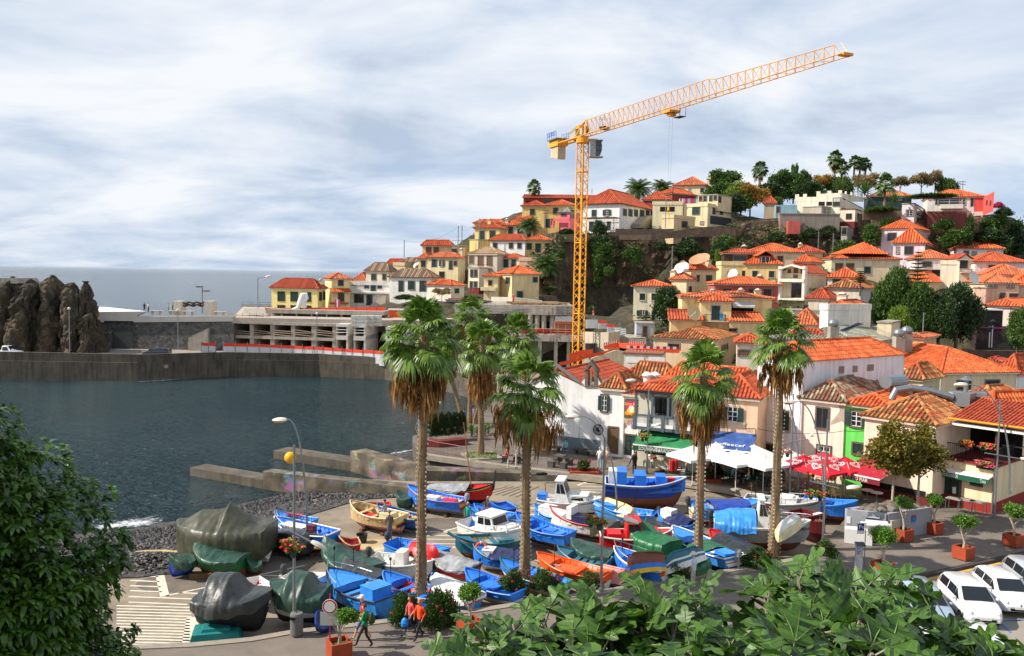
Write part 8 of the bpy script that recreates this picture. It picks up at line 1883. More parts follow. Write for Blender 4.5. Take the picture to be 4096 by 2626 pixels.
def body_mesh(kind):
 vs,es=pose(kind);me=bpy.data.meshes.new('skeleton');bm=bmesh.new();ly=bm.verts.layers.skin.verify();bv=[]
 for i,(p,r)in en(vs):
  v=bm.verts.new(p);v[ly].radius=(r,r);v[ly].use_root=(i==0)
  if i in(1,2):v[ly].radius=(r*1.15,r*.85)
  bv.append(v)
 for i,j,z in es:bm.edges.new((bv[i],bv[j]))
 bm.to_mesh(me);bm.free();o=OB.new('skeleton',me);COL.objects.link(o);md=o.modifiers.new('s','SKIN');md.branch_smoothing=.3;o.modifiers.new('u','SUBSURF').levels=1;bpy.context.view_layer.update();m2=bpy.data.meshes.new_from_object(o.evaluated_get(bpy.context.evaluated_depsgraph_get()));OB.remove(o);zi={z:i for i,z in en(SKEL_ZONES)};seg=[(vs[i][0],vs[j][0],zi[z],(vs[i][1]+vs[j][1])/2)for i,j,z in es];idx=[]
 for f in m2.polygons:
  c=f.center;best=(1e9,0)
  for p,q,z,r in seg:
   d=q-p;t=max(0,min(1,(c-p).dot(d)/max(d.length_squared,1e-9)));dd=(c-(p+d*t)).length-r
   if dd<best[0]:best=(dd,z)
  idx.append(best[1])
 m2.materials.clear();dflt=PN(128,128,128,.8)
 for _ in SKEL_ZONES:m2.materials.append(dflt)
 m2.polygons.foreach_set('material_index',idx);m2.polygons.foreach_set('use_smooth',[1]*len(idx));hz=vs[6][0];return m2,hz,vs
POSES={k:body_mesh(k)for k in('stand','walk','strap','sit','sitlean','lean')}
SKINM=mat('skin_light',S(206,152,124),.6,.06,8)
SKIND=mat('skin_tanned',S(160,108,80),.6,.06,8)
def CL(c):return mat('cloth_%d_%d_%d'%c,S(*c),.85,.12,6)
HAIRS=dict(k=(36,28,24),b=(88,62,42),g=(170,166,158),y=(190,160,104),w=(214,210,202))
def hair_mesh(kind):
 b=MB();b.SM=1
 if kind=='hair':
  rw=[]
  for i in rg(8):
   a=pi/2-(i/7)*1.85;rw.append([V(-.018+.104*cos(a)*cos(t*pi/6)*(1 if cos(t*pi/6)<.2 else .86),.092*cos(a)*sin(t*pi/6),.03+.102*sin(a)+(.05 if cos(t*pi/6)>.3 and i>4 else 0))for t in rg(12)])
  b.gd(rw,0,close=1)
 elif kind=='long':
  rw=[]
  for i in rg(9):
   a=pi/2-(i/8)*2;rw.append([V(-.028+.112*cos(a)*cos(t*pi/6)*(1 if cos(t*pi/6)<.2 else .8),.106*max(cos(a),.7 if i>5 else 0)*sin(t*pi/6),.03+.108*sin(a)-(.1 if cos(t*pi/6)<.3 and i>6 else 0)+(.07 if cos(t*pi/6)>.3 and i>4 else 0))for t in rg(12)])
  b.gd(rw,0,close=1)
 elif kind=='cap':
  b.lt((0,0,0),[(.108,0),(.108,.05),(.09,.1),(.05,.125),(.01,.13)],0,12);b.FA([V(.07,-.08,.01),V(.2,-.05,-.005),V(.2,.05,-.005),V(.07,.08,.01)],0)
 elif kind=='hat':
  b.lt((0,0,0),[(.19,0),(.115,.02),(.105,.1),(.06,.125),(.01,.13)],0,12)
 o=b.bd('hair_source',mat=PN(128,128,128,.8));me=o.data;OB.remove(o);return me
HEADS={k:hair_mesh(k)for k in('hair','long','cap','hat')}
EYEM=MB(MD)
for s in(1,-1):EYEM.BL(V(.088,s*.034,.005),(.012,.013,.009),0,6,4)
for s in(1,-1):EYEM.box((.084,s*.034,.026),(.012,.03,.006),0)
EYEM.box((.088,0,-.062),(.012,.042,.007),0)
_e=EYEM.bd('face_source');EYE=_e.data;OB.remove(_e)
def pe(la,p,rz,shirt,legs,kind='stand',hair='k',head='hair',SY=1,SX=0,SK=SKINM,sc=1,shoes=(60,50,46),HX=None,gr='people around the harbour'):
 me,hz,vs=POSES[kind];o=OB.new('person',me);COL.objects.link(o);tag(o,la,'person',gr);o.location=p;o.rotation_euler=(0,0,rz);o.scale=(sc,)*3;sm,lm=CL(shirt),CL(legs)
 for i,m in en((SK,sm,SK if SY else sm,lm,SK if SX else lm,CL(shoes))):
  o.material_slots[i].link='OBJECT';o.material_slots[i].material=m
 h=OB.new('hat' if head in('cap','hat')else 'hair',HEADS[head]);COL.objects.link(h);h.parent=o;h.location=(hz.x-.005,0,hz.z+(.03 if head in('cap','hat')else 0));h.material_slots[0].link='OBJECT';h.material_slots[0].material=CL(HX)if HX else CL(HAIRS[hair]);f=OB.new('face',EYE);COL.objects.link(f);f.parent=o;f.location=(hz.x-.002,0,hz.z);return o
W_=pi
pg=lambda c,x,y,z=.005:gz(c,x,y,z)
pe('man in a green polo shirt and dark trousers walking with a rucksack',pg('R',1225,1178),W_-.25,(30,160,92),(62,48,44),'strap','b',SK=SKINM,sc=1.02,shoes=(90,62,44))
pe('man in a red shirt, jeans and pale cap walking behind the green shirted man',pg('R',1205,1098),W_-.1,(206,34,52),(70,100,140),'walk','g','cap',sc=1.06,SX=1,HX=(226,206,190),shoes=(110,100,96))
pe('woman in a coral top and jeans carrying a blue bag',pg('R',1712,1040),W_+.5,(226,90,92),(52,66,104),'walk','b','long',sc=.95)
pe('grey haired woman in a bright orange jacket and black trousers',pg('R',1812,1085),W_+.9,(240,84,34),(34,34,38),'walk','y','long',SY=0,sc=.97,shoes=(30,30,30))
p=pg('R',1225,1178)
o=EY('rucksack',p+V(.28,.1,1.35),'olive rucksack on the back of the green shirted man','rucksack')
b=MB(mat('olive_canvas',S(66,76,48),.85,.15,5));c_=p+V(.27,-.06,1.27)
b.BL(c_,(.13,.17,.27),0,12,8);b.BL(c_+V(.08,0,-.08),(.09,.13,.14),0,10,6);b.bd('bag_body',o)
b=MB(MATS['olive_canvas'])
for s in(-.09,.09):b.TU([c_+V(-.08,s,.22),c_+V(-.26,s*1.3,.2),c_+V(-.3,s*1.3,.02),c_+V(-.08,s,-.2)],.02,0,5)
b.bd('strap',o)
p=pg('R',1712,1040)
o=EY('carrier_bag',p,'bright blue carrier bag in the hand of the woman in coral','bag')
b=MB(PN(36,130,214,.5));c_=p+V(-.22,-.22,.62);b.lt(c_+Zz(-.2),[(.05,0),(.15,.06),(.17,.2),(.12,.34),(.03,.42)],0,10);b.bd('bag_body',o)
PEOPLE=[('woman in a white top and long pale blue skirt near the flower bed','J',715,1525,1.2,(226,220,222),(150,178,200),'stand','g','hair',{}),('man in a tan shirt standing beside the lamp post near the chapel','J',795,1525,.6,(196,170,140),(186,168,140),'stand','g','hair',{}),('woman in a cream jacket standing at the postcard rack','J',1158,1450,-1.6,(214,180,150),(70,44,44),'stand','k','hair',dict(SY=0)),('man in a white shirt and jeans walking past the souvenir shop','J',1103,1500,2.8,(222,222,226),(60,74,104),'walk','b','hair',{}),('woman in black standing behind the largest blue boat','J',1118,1580,2,(34,34,40),(36,36,42),'stand','b','hair',dict(SY=1)),('person in a teal top sitting on the stone bench by the chapel','J',330,1350,-2.2,(110,200,190),(50,66,92),'sitlean','k','cap',dict(HX=(60,70,60))),('person in a blue shirt leaning on the sea wall behind the leftmost palm','X',385,1330,2.2,(80,120,190),(50,50,60),'lean','b','hair',{}),('leftmost of three people behind the clipped shrubs, in pale blue','X',610,1268,1.4,(120,150,190),(60,60,70),'stand','b','hair',{}),('middle of three people behind the clipped shrubs','X',652,1258,1.7,(190,150,140),(60,60,70),'stand','b','hair',{}),('rightmost of three people behind the clipped shrubs','X',706,1250,1.3,(170,120,110),(60,60,70),'stand','b','hair',{}),('person in bright blue bending over the sea wall behind the leaning palm','X',790,1230,2.2,(40,120,214),(40,46,70),'lean','k','hair',{}),('person all in white standing by the sea wall between the palm trunks','X',862,1195,2,(226,230,240),(210,214,226),'stand','b','hair',{}),('person in red sitting on a stone stool by the plaza railing','N',1938,330,2.5,(214,40,40),(40,40,44),'sit','k','hair',{}),('person in grey sitting on a stone stool beside the one in red','N',2080,320,2.9,(120,116,120),(40,40,44),'sit','g','hair',{}),]
for lab,c,x,y,rz,sh,lg,kd,hr,hd,kw in PEOPLE:
 pe(lab,pg(c,x,y),rz,sh,lg,kd,hr,hd,**kw)
def at_z(c,x,y,z):return gz(c,x,y,z)
pe('man in a grey brown shirt and jeans working at the cream wooden boat',pg('N',488,1280,ZY),1.9,(96,88,80),(72,96,136),'lean','g','cap',HX=(100,104,110),SY=0)
pe('dark haired man in a grey shirt sitting in the cream wooden boat',at_z('N',430,1040,.25),2.6,(150,150,164),(70,80,100),'sit','k')
pe('bald man in a teal shirt behind the blue and white cabin boat',pg('N',1450,1150,ZY),-1.7,(20,160,140),(60,70,90),'stand','g',SK=SKIND)
pe('man in a dark shirt sitting in the boat with the orange waterline',at_z('N',1700,990,.05),-2.4,(70,62,66),(60,60,70),'sit','g',SK=SKIND)
pe('man in a white sun hat and pale shirt behind the fig tree',pg('O',2225,1545,0),2.4,(206,214,230),(190,186,180),'stand','g','hat',HX=(228,218,196))
pe('building worker in an orange vest on the site roof',dp('C',1163,955,139),-1.5,(226,74,40),(120,60,50),'stand','k','cap',HX=(226,200,60))
pe('person in red and white walking along the street below the cliff',dp('C',1982,1098,148.5),.3,(200,60,80),(226,220,226),'walk','k')
pe('worker in a lime vest inside the open floor behind the palms',V(dp('C',1318,1385,129.5).x,129.5,dp('C',1318,1415,129.5).z),-1.5,(190,230,50),(60,66,80),'stand','k','cap',HX=(230,230,226))
for lab,x,sh,lg in(('dark clad stroller near the white sloping roof on the terrace',1483,(40,46,70),(30,34,44)),('stroller in pale top and blue trousers on the terrace',1522,(206,200,196),(60,84,130)),('seated stroller in yellow on the terrace wall',1728,(200,180,90),(120,110,90)),('stroller in dark blue on the terrace beside the one in yellow',1775,(44,60,100),(40,44,60)),('stroller in white behind the terrace portal',2105,(226,220,220),(190,180,176))):
 q=dp('A',x,660,158);q.z=ZD+.01;pe(lab,q,RU(0,6),sh,lg,'stand','k')
M_UW=mat('white_umbrella_cloth',S(236,234,230),.8,.04,1)
M_UR=mat('red_umbrella_cloth',S(216,30,48),.75,.05,1)
def um(la,c,x,y,m,size=3,ztop=3,rz=.45,hearts=0,gr=None):
 a=gz(c,x,y,ztop);p=V(a.x,a.y,.005);o=EY('parasol',p,la,'parasol',gr,rz);M=Matrix.Translation(p)@Matrix.Rotation(rz,4,'Z');b=MB(m);b.M=M;h=size/2;cor=[V(-h,-h,ztop-.75),V(h,-h,ztop-.75),V(h,h,ztop-.75),V(-h,h,ztop-.75)]
 for i in rg(4):
  q0,q1=cor[i],cor[(i+1)%4];rw=[]
  for k in rg(6):
   f=k/5;sg=-.08*sin(pi*f);rw.append([Zz(ztop).lerp(q0,f)+Zz(sg*.3),Zz(ztop).lerp(q0.lerp(q1,.5),f)+Zz(sg),Zz(ztop).lerp(q1,f)+Zz(sg*.3)])
  b.gd(rw);mid=q0.lerp(q1,.5);b.gd([[q0,mid,q1],[q0-Zz(.2),mid-Zz(.16),q1-Zz(.2)]])
 can=b.bd('canopy',o);b=MB(MW);b.M=M
 for i in rg(4):b.TU([Zz(ztop-.04),cor[i]-Zz(.03)],.018,0,4)
 b.bd('ribs_frame',can);b=MB(MW);b.M=M;b.TU([Zz(0),Zz(ztop+.06)],.03,0,6);b.bd('pole',o);b=MB(MC);b.M=M;b.box((0,0,.06),(.6,.6,.12),0);b.bd('foot',o)
 if hearts:
  b=MB(MW);b.M=M
  for i in rg(4):
   q0,q1=cor[i],cor[(i+1)%4];n=(q0-Zz(ztop)).cross(q1-Zz(ztop)).normalized()
   if n.z<0:n=-n
   ex=(q1-q0).normalized();ey=n.cross(ex).normalized()
   if ey.z<0:ey=-ey
   cc=Zz(ztop).lerp(q0.lerp(q1,.5),.6)+n*.03
   for sc_ in(.4,.22):
    PT=[]
    for k in rg(25):
     t=2*pi*k/24;hx=16*sin(t)**3/16;hy=(13*cos(t)-5*cos(2*t)-2*cos(3*t)-cos(4*t))/16;PT.append((hx*sc_*1.15,hy*sc_))
    for(x0,y0),(x1,y1)in zip(PT[:-1],PT[1:]):
     f=.76;b.FA([cc+ex*x0+ey*y0,cc+ex*x1+ey*y1,cc+ex*x1*f+ey*y1*f,cc+ex*x0*f+ey*y0*f],0)
  b.bd('heart_emblem',can)
 return o
GU,GR='white cafe parasols','red cafe parasols'
um('white parasol beside the green awning, leftmost of the white ones','Y',970,250,M_UW,2.8,3,.5,gr=GU)
um('white parasol under the blue awning, partly behind the third palm','Y',1245,212,M_UW,2.4,3,.5,gr=GU)
um('white parasol in front with drooping corners, below the blue awning','Y',1492,300,M_UW,2.8,3,.55,gr=GU)
um('white parasol at the back against the tall white house','Y',1702,240,M_UW,2.8,3,.55,gr=GU)
um('white parasol in front, left of the rightmost palm','Y',1822,332,M_UW,2.9,3,.55,gr=GU)
um('white parasol behind the hanging flower pots, last before the red ones','Y',2105,285,M_UW,2.5,3,.55,gr=GU)
um('red parasol with white hearts, leftmost of the red ones','P',1890,60,M_UR,2.8,2.9,.6,1,GR)
um('red parasol with white hearts at the back against the cream house','P',2145,22,M_UR,2.8,2.9,.6,1,GR)
um('red parasol with white hearts in front of the other red ones','P',2150,112,M_UR,2.8,2.9,.6,1,GR)
um('red parasol with white hearts touching the crimson awning','M',-60,590,M_UR,2.7,2.9,.6,1,GR)
def chair_parts(col):
 m=PN(*col,rough=.5);sh={};b=MB(m);b.box((0,0,.44),(.46,.48,.05),0);sh['seat']=b;b2=MB(m);rw=[[V(-.22-.08*k/4,s*.22,.48+.4*k/4)for s in(-1,-.5,0,.5,1)]for k in rg(5)];b2.gd(rw);sh['backrest']=b2;b3=MB(m)
 for s in(1,-1):b3.TU([V(-.25,s*.25,.66),V(.18,s*.26,.66),V(.22,s*.25,.44)],.025,0,5)
 sh['armrest']=b3;legs=[]
 for i,j in((1,1),(1,-1),(-1,1),(-1,-1)):
  q=MB(m);q.TU([V(i*.2,j*.2,.43),V(i*.24,j*.24,0)],.022,0,5);legs.append(q)
 root=OB.new('cafe_chair',None);COL.objects.link(root);root['category']='chair'
 for k,q in sh.items():q.bd(k,root)
 for q in legs:q.bd('leg',root)
 return root
CHG,CHT=chair_parts((24,84,70)),chair_parts((206,176,132))
used={}
def chair(la,p,rz,col,gr):
 src=CHG if col=='g' else CHT
 if col not in used:
  used[col]=1;o=src;o.location=p;o.rotation_euler=(0,0,rz);o['label']=la;o['group']=gr;return o
 return dup(src,p,rz,la=la,gr=gr)
def table_proto(col,r=.42):
 root=OB.new('cafe_table',None);COL.objects.link(root);root['category']='table';b=MB(PN(*col,rough=.5));b.lt((0,0,0),[(.01,.7),(r,.7),(r,.74),(.01,.74)],0,16);b.bd('tabletop',root);b=MB(MS);b.TU([Zz(.05),Zz(.71)],.03,0,6);b.bd('leg',root);b=MB(MS);b.lt((0,0,0),[(.24,0),(.24,.03),(.04,.07)],0,10);b.bd('foot',root);return root
TBB,TBT,TBW=table_proto((40,110,130)),table_proto((214,180,120)),table_proto((226,220,216))
usedt={}
def table(la,p,k,gr='cafe tables'):
 src=dict(b=TBB,t=TBT,w=TBW)[k]
 if k not in usedt:
  usedt[k]=1;src.location=p;src['label']=la;src['group']=gr;return src
 return dup(src,p,la=la,gr=gr)
GC,GT_='green plastic cafe chairs','tan cafe chairs'
table('white covered table with a dark laptop at the kerb',pg('Y',812,640),'w')
SIT=[('man in dark clothes sitting at the white covered kerb table','Y',885,668,2.9,(44,48,70),(70,84,120),'g','y','hair',dict(SX=1)),('person in magenta sitting left of the man in pink','Y',1072,575,.2,(206,40,110),(60,60,70),'g','k','hair',{}),('older man in a pale pink shirt sitting under the white parasols','Y',1125,580,-.6,(226,160,170),(60,60,70),'g','g','hair',{}),('person in dark green sitting behind the flower bed','Y',1190,622,1,(50,60,54),(40,44,50),'g','k','hair',{}),('woman with a white top and dark hair sitting at the back of the cafe','Y',1340,600,2.9,(230,230,234),(50,50,60),'g','k','long',{}),('man in a light blue shirt and grey hair, leftmost at the front cafe table','Y',1430,690,.1,(150,200,206),(60,60,66),'g','g','hair',dict(SX=1)),('man in a dark striped top and shorts at the front cafe table','Y',1492,712,-1.9,(50,54,60),(40,44,50),'g','g','hair',dict(SX=1)),('person in grey blue sitting behind the front cafe table','Y',1550,650,-1.4,(120,146,160),(60,60,70),'g','b','hair',{}),('person in a rust coloured top at the front cafe table','Y',1590,672,2.9,(170,90,74),(80,70,66),'g','k','hair',{}),('blond woman in a cream top with bare legs at the front cafe table','Y',1635,722,2.6,(222,208,184),(80,130,190),'g','y','hair',dict(SX=1)),('person in brown lounging in the shade of the front white parasol','Y',1745,690,.4,(110,66,54),(80,60,54),'g','k','hair',{}),('woman in white sitting under the front white parasol','Y',1760,622,-1.2,(236,226,224),(90,80,80),'g','b','long',{}),('woman in a pink top left of the rightmost palm','Y',1855,628,-1.8,(232,96,140),(60,60,70),'g','b','long',{}),('person in grey beside the rightmost palm trunk','Y',1890,690,2.8,(130,126,130),(60,60,66),'g','g','hair',{}),('person in a muted purple shirt right of the rightmost palm trunk','Y',2025,712,.5,(110,84,100),(60,60,70),'t','g','hair',{}),('man in a flowered shirt and white cap sitting at the kerb under the red parasols','P',1850,545,-1.6,(170,110,150),(84,100,140),'t','g','cap',dict(HX=(232,228,226),SX=1)),('person in a pale green top leaning back under the red parasols','P',1950,470,2.7,(214,214,160),(226,190,170),'t','y','hair',{}),('woman in a lilac dress sitting under the red parasols','P',2020,520,2.9,(186,150,190),(190,150,190),'t','k','long',dict(SX=1)),('person in yellow sitting right of the lamp post under the red parasols','P',2290,570,2.7,(230,214,130),(180,160,130),'t','y','hair',{}),('person in dark red in the shade under the red parasols','P',2230,440,2,(130,40,50),(60,50,54),'t','k','hair',{}),]
for lab,c,x,y,rz,sh,lg,ck,hr,hd,kw in SIT:
 p=pg(c,x,y);pe(lab,p,rz,sh,lg,'sitlean' if RR()<.5 else 'sit',hr,hd,sc=.97,**kw);chair('%s chair under the %s'%('green' if ck=='g' else 'tan',lab.split(' sitting')[0].split(' at the')[0].split(' leaning')[0].split(' lounging')[0].split(' in the shade')[0]),p+V(-.06*cos(rz),-.06*sin(rz),0),rz,ck,GC if ck=='g' else GT_)
pe('woman in a cream top standing behind a tan chair under the red parasols',pg('Y',2095,790),2.8,(222,200,186),(190,176,160),'stand','b','long')
for k,(c,x,y,t)in en((('Y',1270,590,'w'),('Y',1490,660,'w'),('Y',1630,610,'b'),('Y',1850,720,'b'),('Y',2150,780,'t'),('P',1960,420,'t'),('P',2110,420,'t'),('P',2240,570,'t'),('M',30,1120,'w'),('M',225,1165,'w'),('M',350,1200,'w'))):
 pos_=('pale table at the back under the white parasols','small table between the light blue shirt and the cream top','bright blue table under the back white parasol','blue table with empty chairs left of the rightmost palm','tan table at the kerb beside the lamp post','tan table nearest the man in the flowered shirt','tan table at the back under the red parasols','tan table in front of the person in yellow','round white bar table left of the grey hut','round bar table with a dark rim behind the grey hut','oval white bar table close behind the grey hut')[k];table(pos_,pg(c,x,y),t)
for lab,c,x,y,rz,k in(('empty green chair left of the blue table','Y',1790,730,.2,'g'),('empty green chair right of the blue table','Y',1900,740,2.9,'g'),('empty green chair with its back to the flower bed','Y',1375,650,2.8,'g'),('empty tan chair at the kerb beside the rightmost palm','Y',2030,790,.2,'t'),('empty tan chair right of the lamp post at the kerb','P',2190,600,2.9,'t'),('empty tan chair at the right end of the kerb row','P',2290,620,.3,'t'),('empty tan chair in the back row under the red parasols','P',2080,440,2.6,'t')):
 chair(lab,pg(c,x,y),rz,k,GC if k=='g' else GT_)
def rack(la,c,x,y,h,r,cols,n=5):
 p=pg(c,x,y);o=EY('postcard_rack',p,la,'postcard rack');b=MB(MS);b.TU([p,p+Zz(h)],.03,0,6);b.lt(p,[(r*.9,0),(r*.9,.05),(.05,.1)],0,10);b.bd('stand',o);b=MB([CL(q)for q in cols]);rw=int((h-.35)/.2)
 for i in rg(rw):
  for k in rg(8):
   a=k*pi/4;cc=p+V(cos(a)*r,sin(a)*r,.4+i*.2);b.box(cc,(.03,r*.68,.15),R.randrange(len(cols)),rz=a)
 b.bd('postcards',o)
pc_=[(214,214,220),(120,150,190),(190,190,196),(90,110,140),(160,130,120)]
rack('tall postcard carousel at the souvenir shop, left of the lamp post','J',1255,1480,1.95,.34,pc_)
rack('smaller postcard carousel right of the lamp post','J',1330,1460,1.8,.25,pc_)
rack('postcard panel rack left of the third palm trunk','Y',895,500,1.7,.3,[(60,70,90),(150,110,90),(90,120,150),(190,180,170)])
rack('pale postcard rack behind the third palm trunk','Y',962,500,1.8,.28,[(170,200,214),(206,210,214),(120,160,190)])
p=pg('Y',620,520)
o=EY('hat_stall',p,'souvenir stall heaped with straw hats, dolls and baskets','stall')
b=MB(MQ);b.box(p+V(.2,.3,.42),(2.4,.9,.06),0,rz=-.3);
for i,j in((-1,-.3),(1.2,-.5),(-1,.6),(1.2,.5)):b.box(p+V(i,j,.2),(.06,.06,.42),0)
b.bd('bench',o)
b=MB(CL((222,200,150)),CL((236,226,200)),CL((150,110,70)),CL((190,50,50)),CL((50,50,56)))
for i in rg(70):
 cc=p+V(RU(-1.1,1.2),RU(-.4,.5),RU(.5,1))
 if i>40:cc=p+V(RU(-1.2,-.5),.3,RU(.9,2))
 b.lt(cc,[(.17,0),(.09,.02),(.08,.09),(.01,.11)],R.choice((0,0,1,1,2,3,4)),8)
b.bd('straw_hats',o)['kind']='stuff'
p=pg('Y',775,500);
o=EY('wall_plate',p,'round blue and white plate displayed at the souvenir stall','plate')
b=MB(MW,PN(70,150,210,.4));f=Face(p+Zz(0),(1,0,0),(0,-1,0))
b.sb(f,[(.3*cos(t*pi/10),.85+.3*sin(t*pi/10))for t in rg(20)],0,.04,0);b.sb(f,[(.16*cos(t*pi/10),.85+.16*sin(t*pi/10))for t in rg(20)],.04,.05,1);b.bd('plate',o)
p=pg('Y',735,640)
o=EY('garment_rail',p,'orange red clothes hanging on a rail at the kerb','clothes rail')
b=MB(CL((226,70,44)),CL((190,60,70)))
for i in rg(7):b.box(p+V(-.3+i*.1,RU(-.1,.1),1+RU(-.06,.06)),(.05,.4,.85),i%2)
b.bd('clothes',o)
b=MB(MS);b.TU([p+V(-.45,0,0),p+V(-.45,0,1.5),p+V(.45,0,1.5),p+V(.45,0,0)],.02,0,5);b.bd('rail',o)
for i,(x,y)in en(((-40,1310),(185,1320),(500,1350),(622,1368))):
 p=pg('J',x,y);lab=('stone bench at the left end of the chapel wall','stone bench left of the seated person in teal','stone bench left of the chapel door, farther one','stone bench next to the chapel door')[i];o=EY('stone_bench',p,lab,'bench','stone benches along the chapel');b=MB(mat('dark_bench_stone',S(84,80,76),.9,.2,3));b.box(p+Zz(.42),(1.35,.55,.14),0,h=u0);b.bd('seat',o)
 for s in(-.45,.45):b=MB(MATS['dark_bench_stone']);b.box(p+u0*s+Zz(.17),(.2,.45,.35),0,h=u0);b.bd('leg',o)
for i,(x,y)in en(((160,1500),(225,1465),(300,1515),(365,1470))):
 p=pg('J',x,y);lab=('stone cube seat nearest the fan palm on the plaza','stone cube seat at the back left of the stone table','stone cube seat in front of the stone table','stone cube seat right of the stone table')[i];o=EY('stone_stool',p,lab,'stool','stone stools on the plaza');b=MB(MATS['dark_bench_stone']);b.box(p+Zz(.22),(.5,.5,.44),0,h=u0);b.box(p+Zz(.46),(.54,.54,.05),0,h=u0);b.bd('block',o)
p=pg('J',262,1470)
o=EY('stone_table',p,'dark stone table between the cube seats on the plaza','table')
b=MB(MATS['dark_bench_stone']);b.box(p+Zz(.74),(.9,.9,.09),0,h=u0);b.bd('top',o);b=MB(MATS['dark_bench_stone']);b.box(p+Zz(.35),(.3,.3,.7),0,h=u0);b.bd('leg',o)
for i,(x,y)in en(((1915,295),(2100,310))):
 p=pg('N',x,y);o=EY('stone_stool',p,('stone cube seat under the person in red','stone cube seat under the person in grey')[i],'stool','stone stools on the plaza');b=MB(MATS['dark_bench_stone']);b.box(p+Zz(.22),(.55,.5,.44),0);b.box(p+Zz(.46),(.58,.54,.05),0);b.bd('block',o)
o=EY('plaza_railing',pg('N',1200,230),'rusty pink railing curving round the plaza corner','railing')
b=MB(mat('rusty_pink_rail',S(150,96,92),.7,.2,4))
PT=[pg('N',x,y)for x,y in((945,175),(1000,192),(1080,212),(1200,232),(1310,252),(1408,272))]
for p0,p1 in zip(PT[:-1],PT[1:]):ra(b,p0,p1,1.05,0,.14,.012,.03)
b.bd('rails',o)
for i,(x,y)in en(((2045,360),(1945,380))):
 p=pg('N',x,y,0);o=EY('kerb_post',p,('pale post on the plaza kerb behind the fan palm','short yellowed post on the plaza kerb')[i],'post');b=MB(ML);b.TU([p,p+Zz(1.2)],.06,0,6);b.lt(p+Zz(1.2),[(.08,0),(.08,.08),(.01,.12)],0,8);b.bd('shaft',o)
def quad_animal(la,p,rz,col,name='dog'):
 b=MB(mat('fur_%d'%col[0],S(*col),.9,.2,8));b.SM=1;M=Matrix.Translation(p)@Matrix.Rotation(rz,4,'Z');b.M=M;b.TU([V(-.38,0,.11),V(-.25,0,.14),Zz(.13),V(.2,0,.15),V(.32,.05,.15),V(.42,.07,.13),V(.52,.08,.1)],[.06,.12,.12,.13,.08,.085,.04],0,10)
 for x,y in((.2,.16),(.28,.13),(-.28,.18),(-.2,.2)):b.TU([V(x,.05,.08),V(x+.1,y,.05),V(x+.22,y+.06,.03)],[.05,.035,.025],0,6)
 b.TU([V(-.38,0,.1),V(-.55,.1,.04),V(-.62,.22,.03)],[.035,.025,.015],0,6)
 for s in(-.05,.05):b.TU([V(.38,.06+s,.2),V(.36,.06+s*1.6,.27)],[.03,.008],0,5)
 o=b.bd(name,None);tag(o,la,'dog')
quad_animal('brown dog lying on the plaza in front of the souvenir stall',pg('Y',560,575),.2,(96,60,40))
quad_animal('black dog lying on the kerb behind the white cabin cruiser',pg('O',350,165,.07),.1,(30,28,28))
def lamp_head(b,p,d,m0=0,m1=1,s=1):
 d=V(d).normalized();t=V(-d.y,d.x,0);up=d.cross(t)*-1
 if up.z<0:up=-up
 rw=[]
 for i in rg(8):
  f=i/7;w=(.05+.15*sin(pi*min(1,.15+f*.8))**.8)*s;c=p+d*(f*.78*s);rw.append([c+t*w,c+t*w*.7+up*w*.7,c+up*w*.85,c-t*w*.7+up*w*.7,c-t*w,c-up*w*.5])
 b.gd(rw,m0,close=1);b.FA(rw[0],m0);b.FA(rw[-1],m0);b.box(p+d*.45*s-up*.09*s,(.42*s,.2*s,.08*s),m1,h=V(d.x,d.y,0))
M_LAMP=mat('lamp_cover',S(226,222,210),.4,.05);M_AMB=mat('lamp_lens',S(206,150,70),.3,.1)
GL='street lamps round the harbour'
def WL(la,base,c,hx,hy,bow=.12,r=.07,hd=None,dy=0):
 hp_=dp(c,hx,hy,base.y+dy);o=EY('street_lamp',base,la,'street lamp',GL);b=MB(MS);top=hp_;dx=V(top.x-base.x,top.y-base.y,0);c1=base+Zz((top.z-base.z)*.62)+dx*-.02;c2=V(base.x,base.y,0)+dx*.45+Zz(top.z+.05*(top.z-base.z));PT=[]
 for i in rg(25):
  t=i/24;PT.append(base*(1-t)**3+c1*3*t*(1-t)**2+c2*3*t*t*(1-t)+top*t**3)
 b.TU(PT,[r*(1-.55*i/24)for i in rg(25)],0,7);b.cyl(base,r*2,.15,0,8);b.bd('pole',o);b=MB(M_LAMP,M_AMB);dd=(PT[-1]-PT[-3]);dd.z*=.4;lamp_head(b,top,dd if dd.length>.01 else V(1,0,0));b.bd('lamp_head',o)
def pots_on(o,c,y,PT,cols,w=.19,share=.18):
 for px_,py_ in PT:
  p=dp(c,px_,py_,y);b=MB(MU);b.lt(p,[(.09,-.2),(.17,.08),(.15,.1)],0,8);pt=b.bd('hanging_pot',o);b=MB([LL]+[PN(*q,rough=.6)for q in cols])
  for i in rg(90):
   q=p+V(RG(0,w),RG(0,.12),RU(.05,.42));t=V(RG(0,1),RG(0,1),RG(0,.6)).normalized()*.08;s=t.orthogonal().normalized()*.06;b.FA([q-t,q+s,q+t,q-s],1+R.randrange(len(cols))if RR()<share else 0)
  b.bd('flowers',pt)
def find(s):return[q for q in OB if q.get('label','').startswith(s)][0]
def arm_on(o,p0,p1,hp_,hd_,s=1):
 b=MB(MS);b.TU([p0,p1],.045,0,6);b.bd('arm',o);b=MB(M_LAMP,M_AMB);lamp_head(b,hp_,hd_,s=s);b.bd('lamp_head',o)
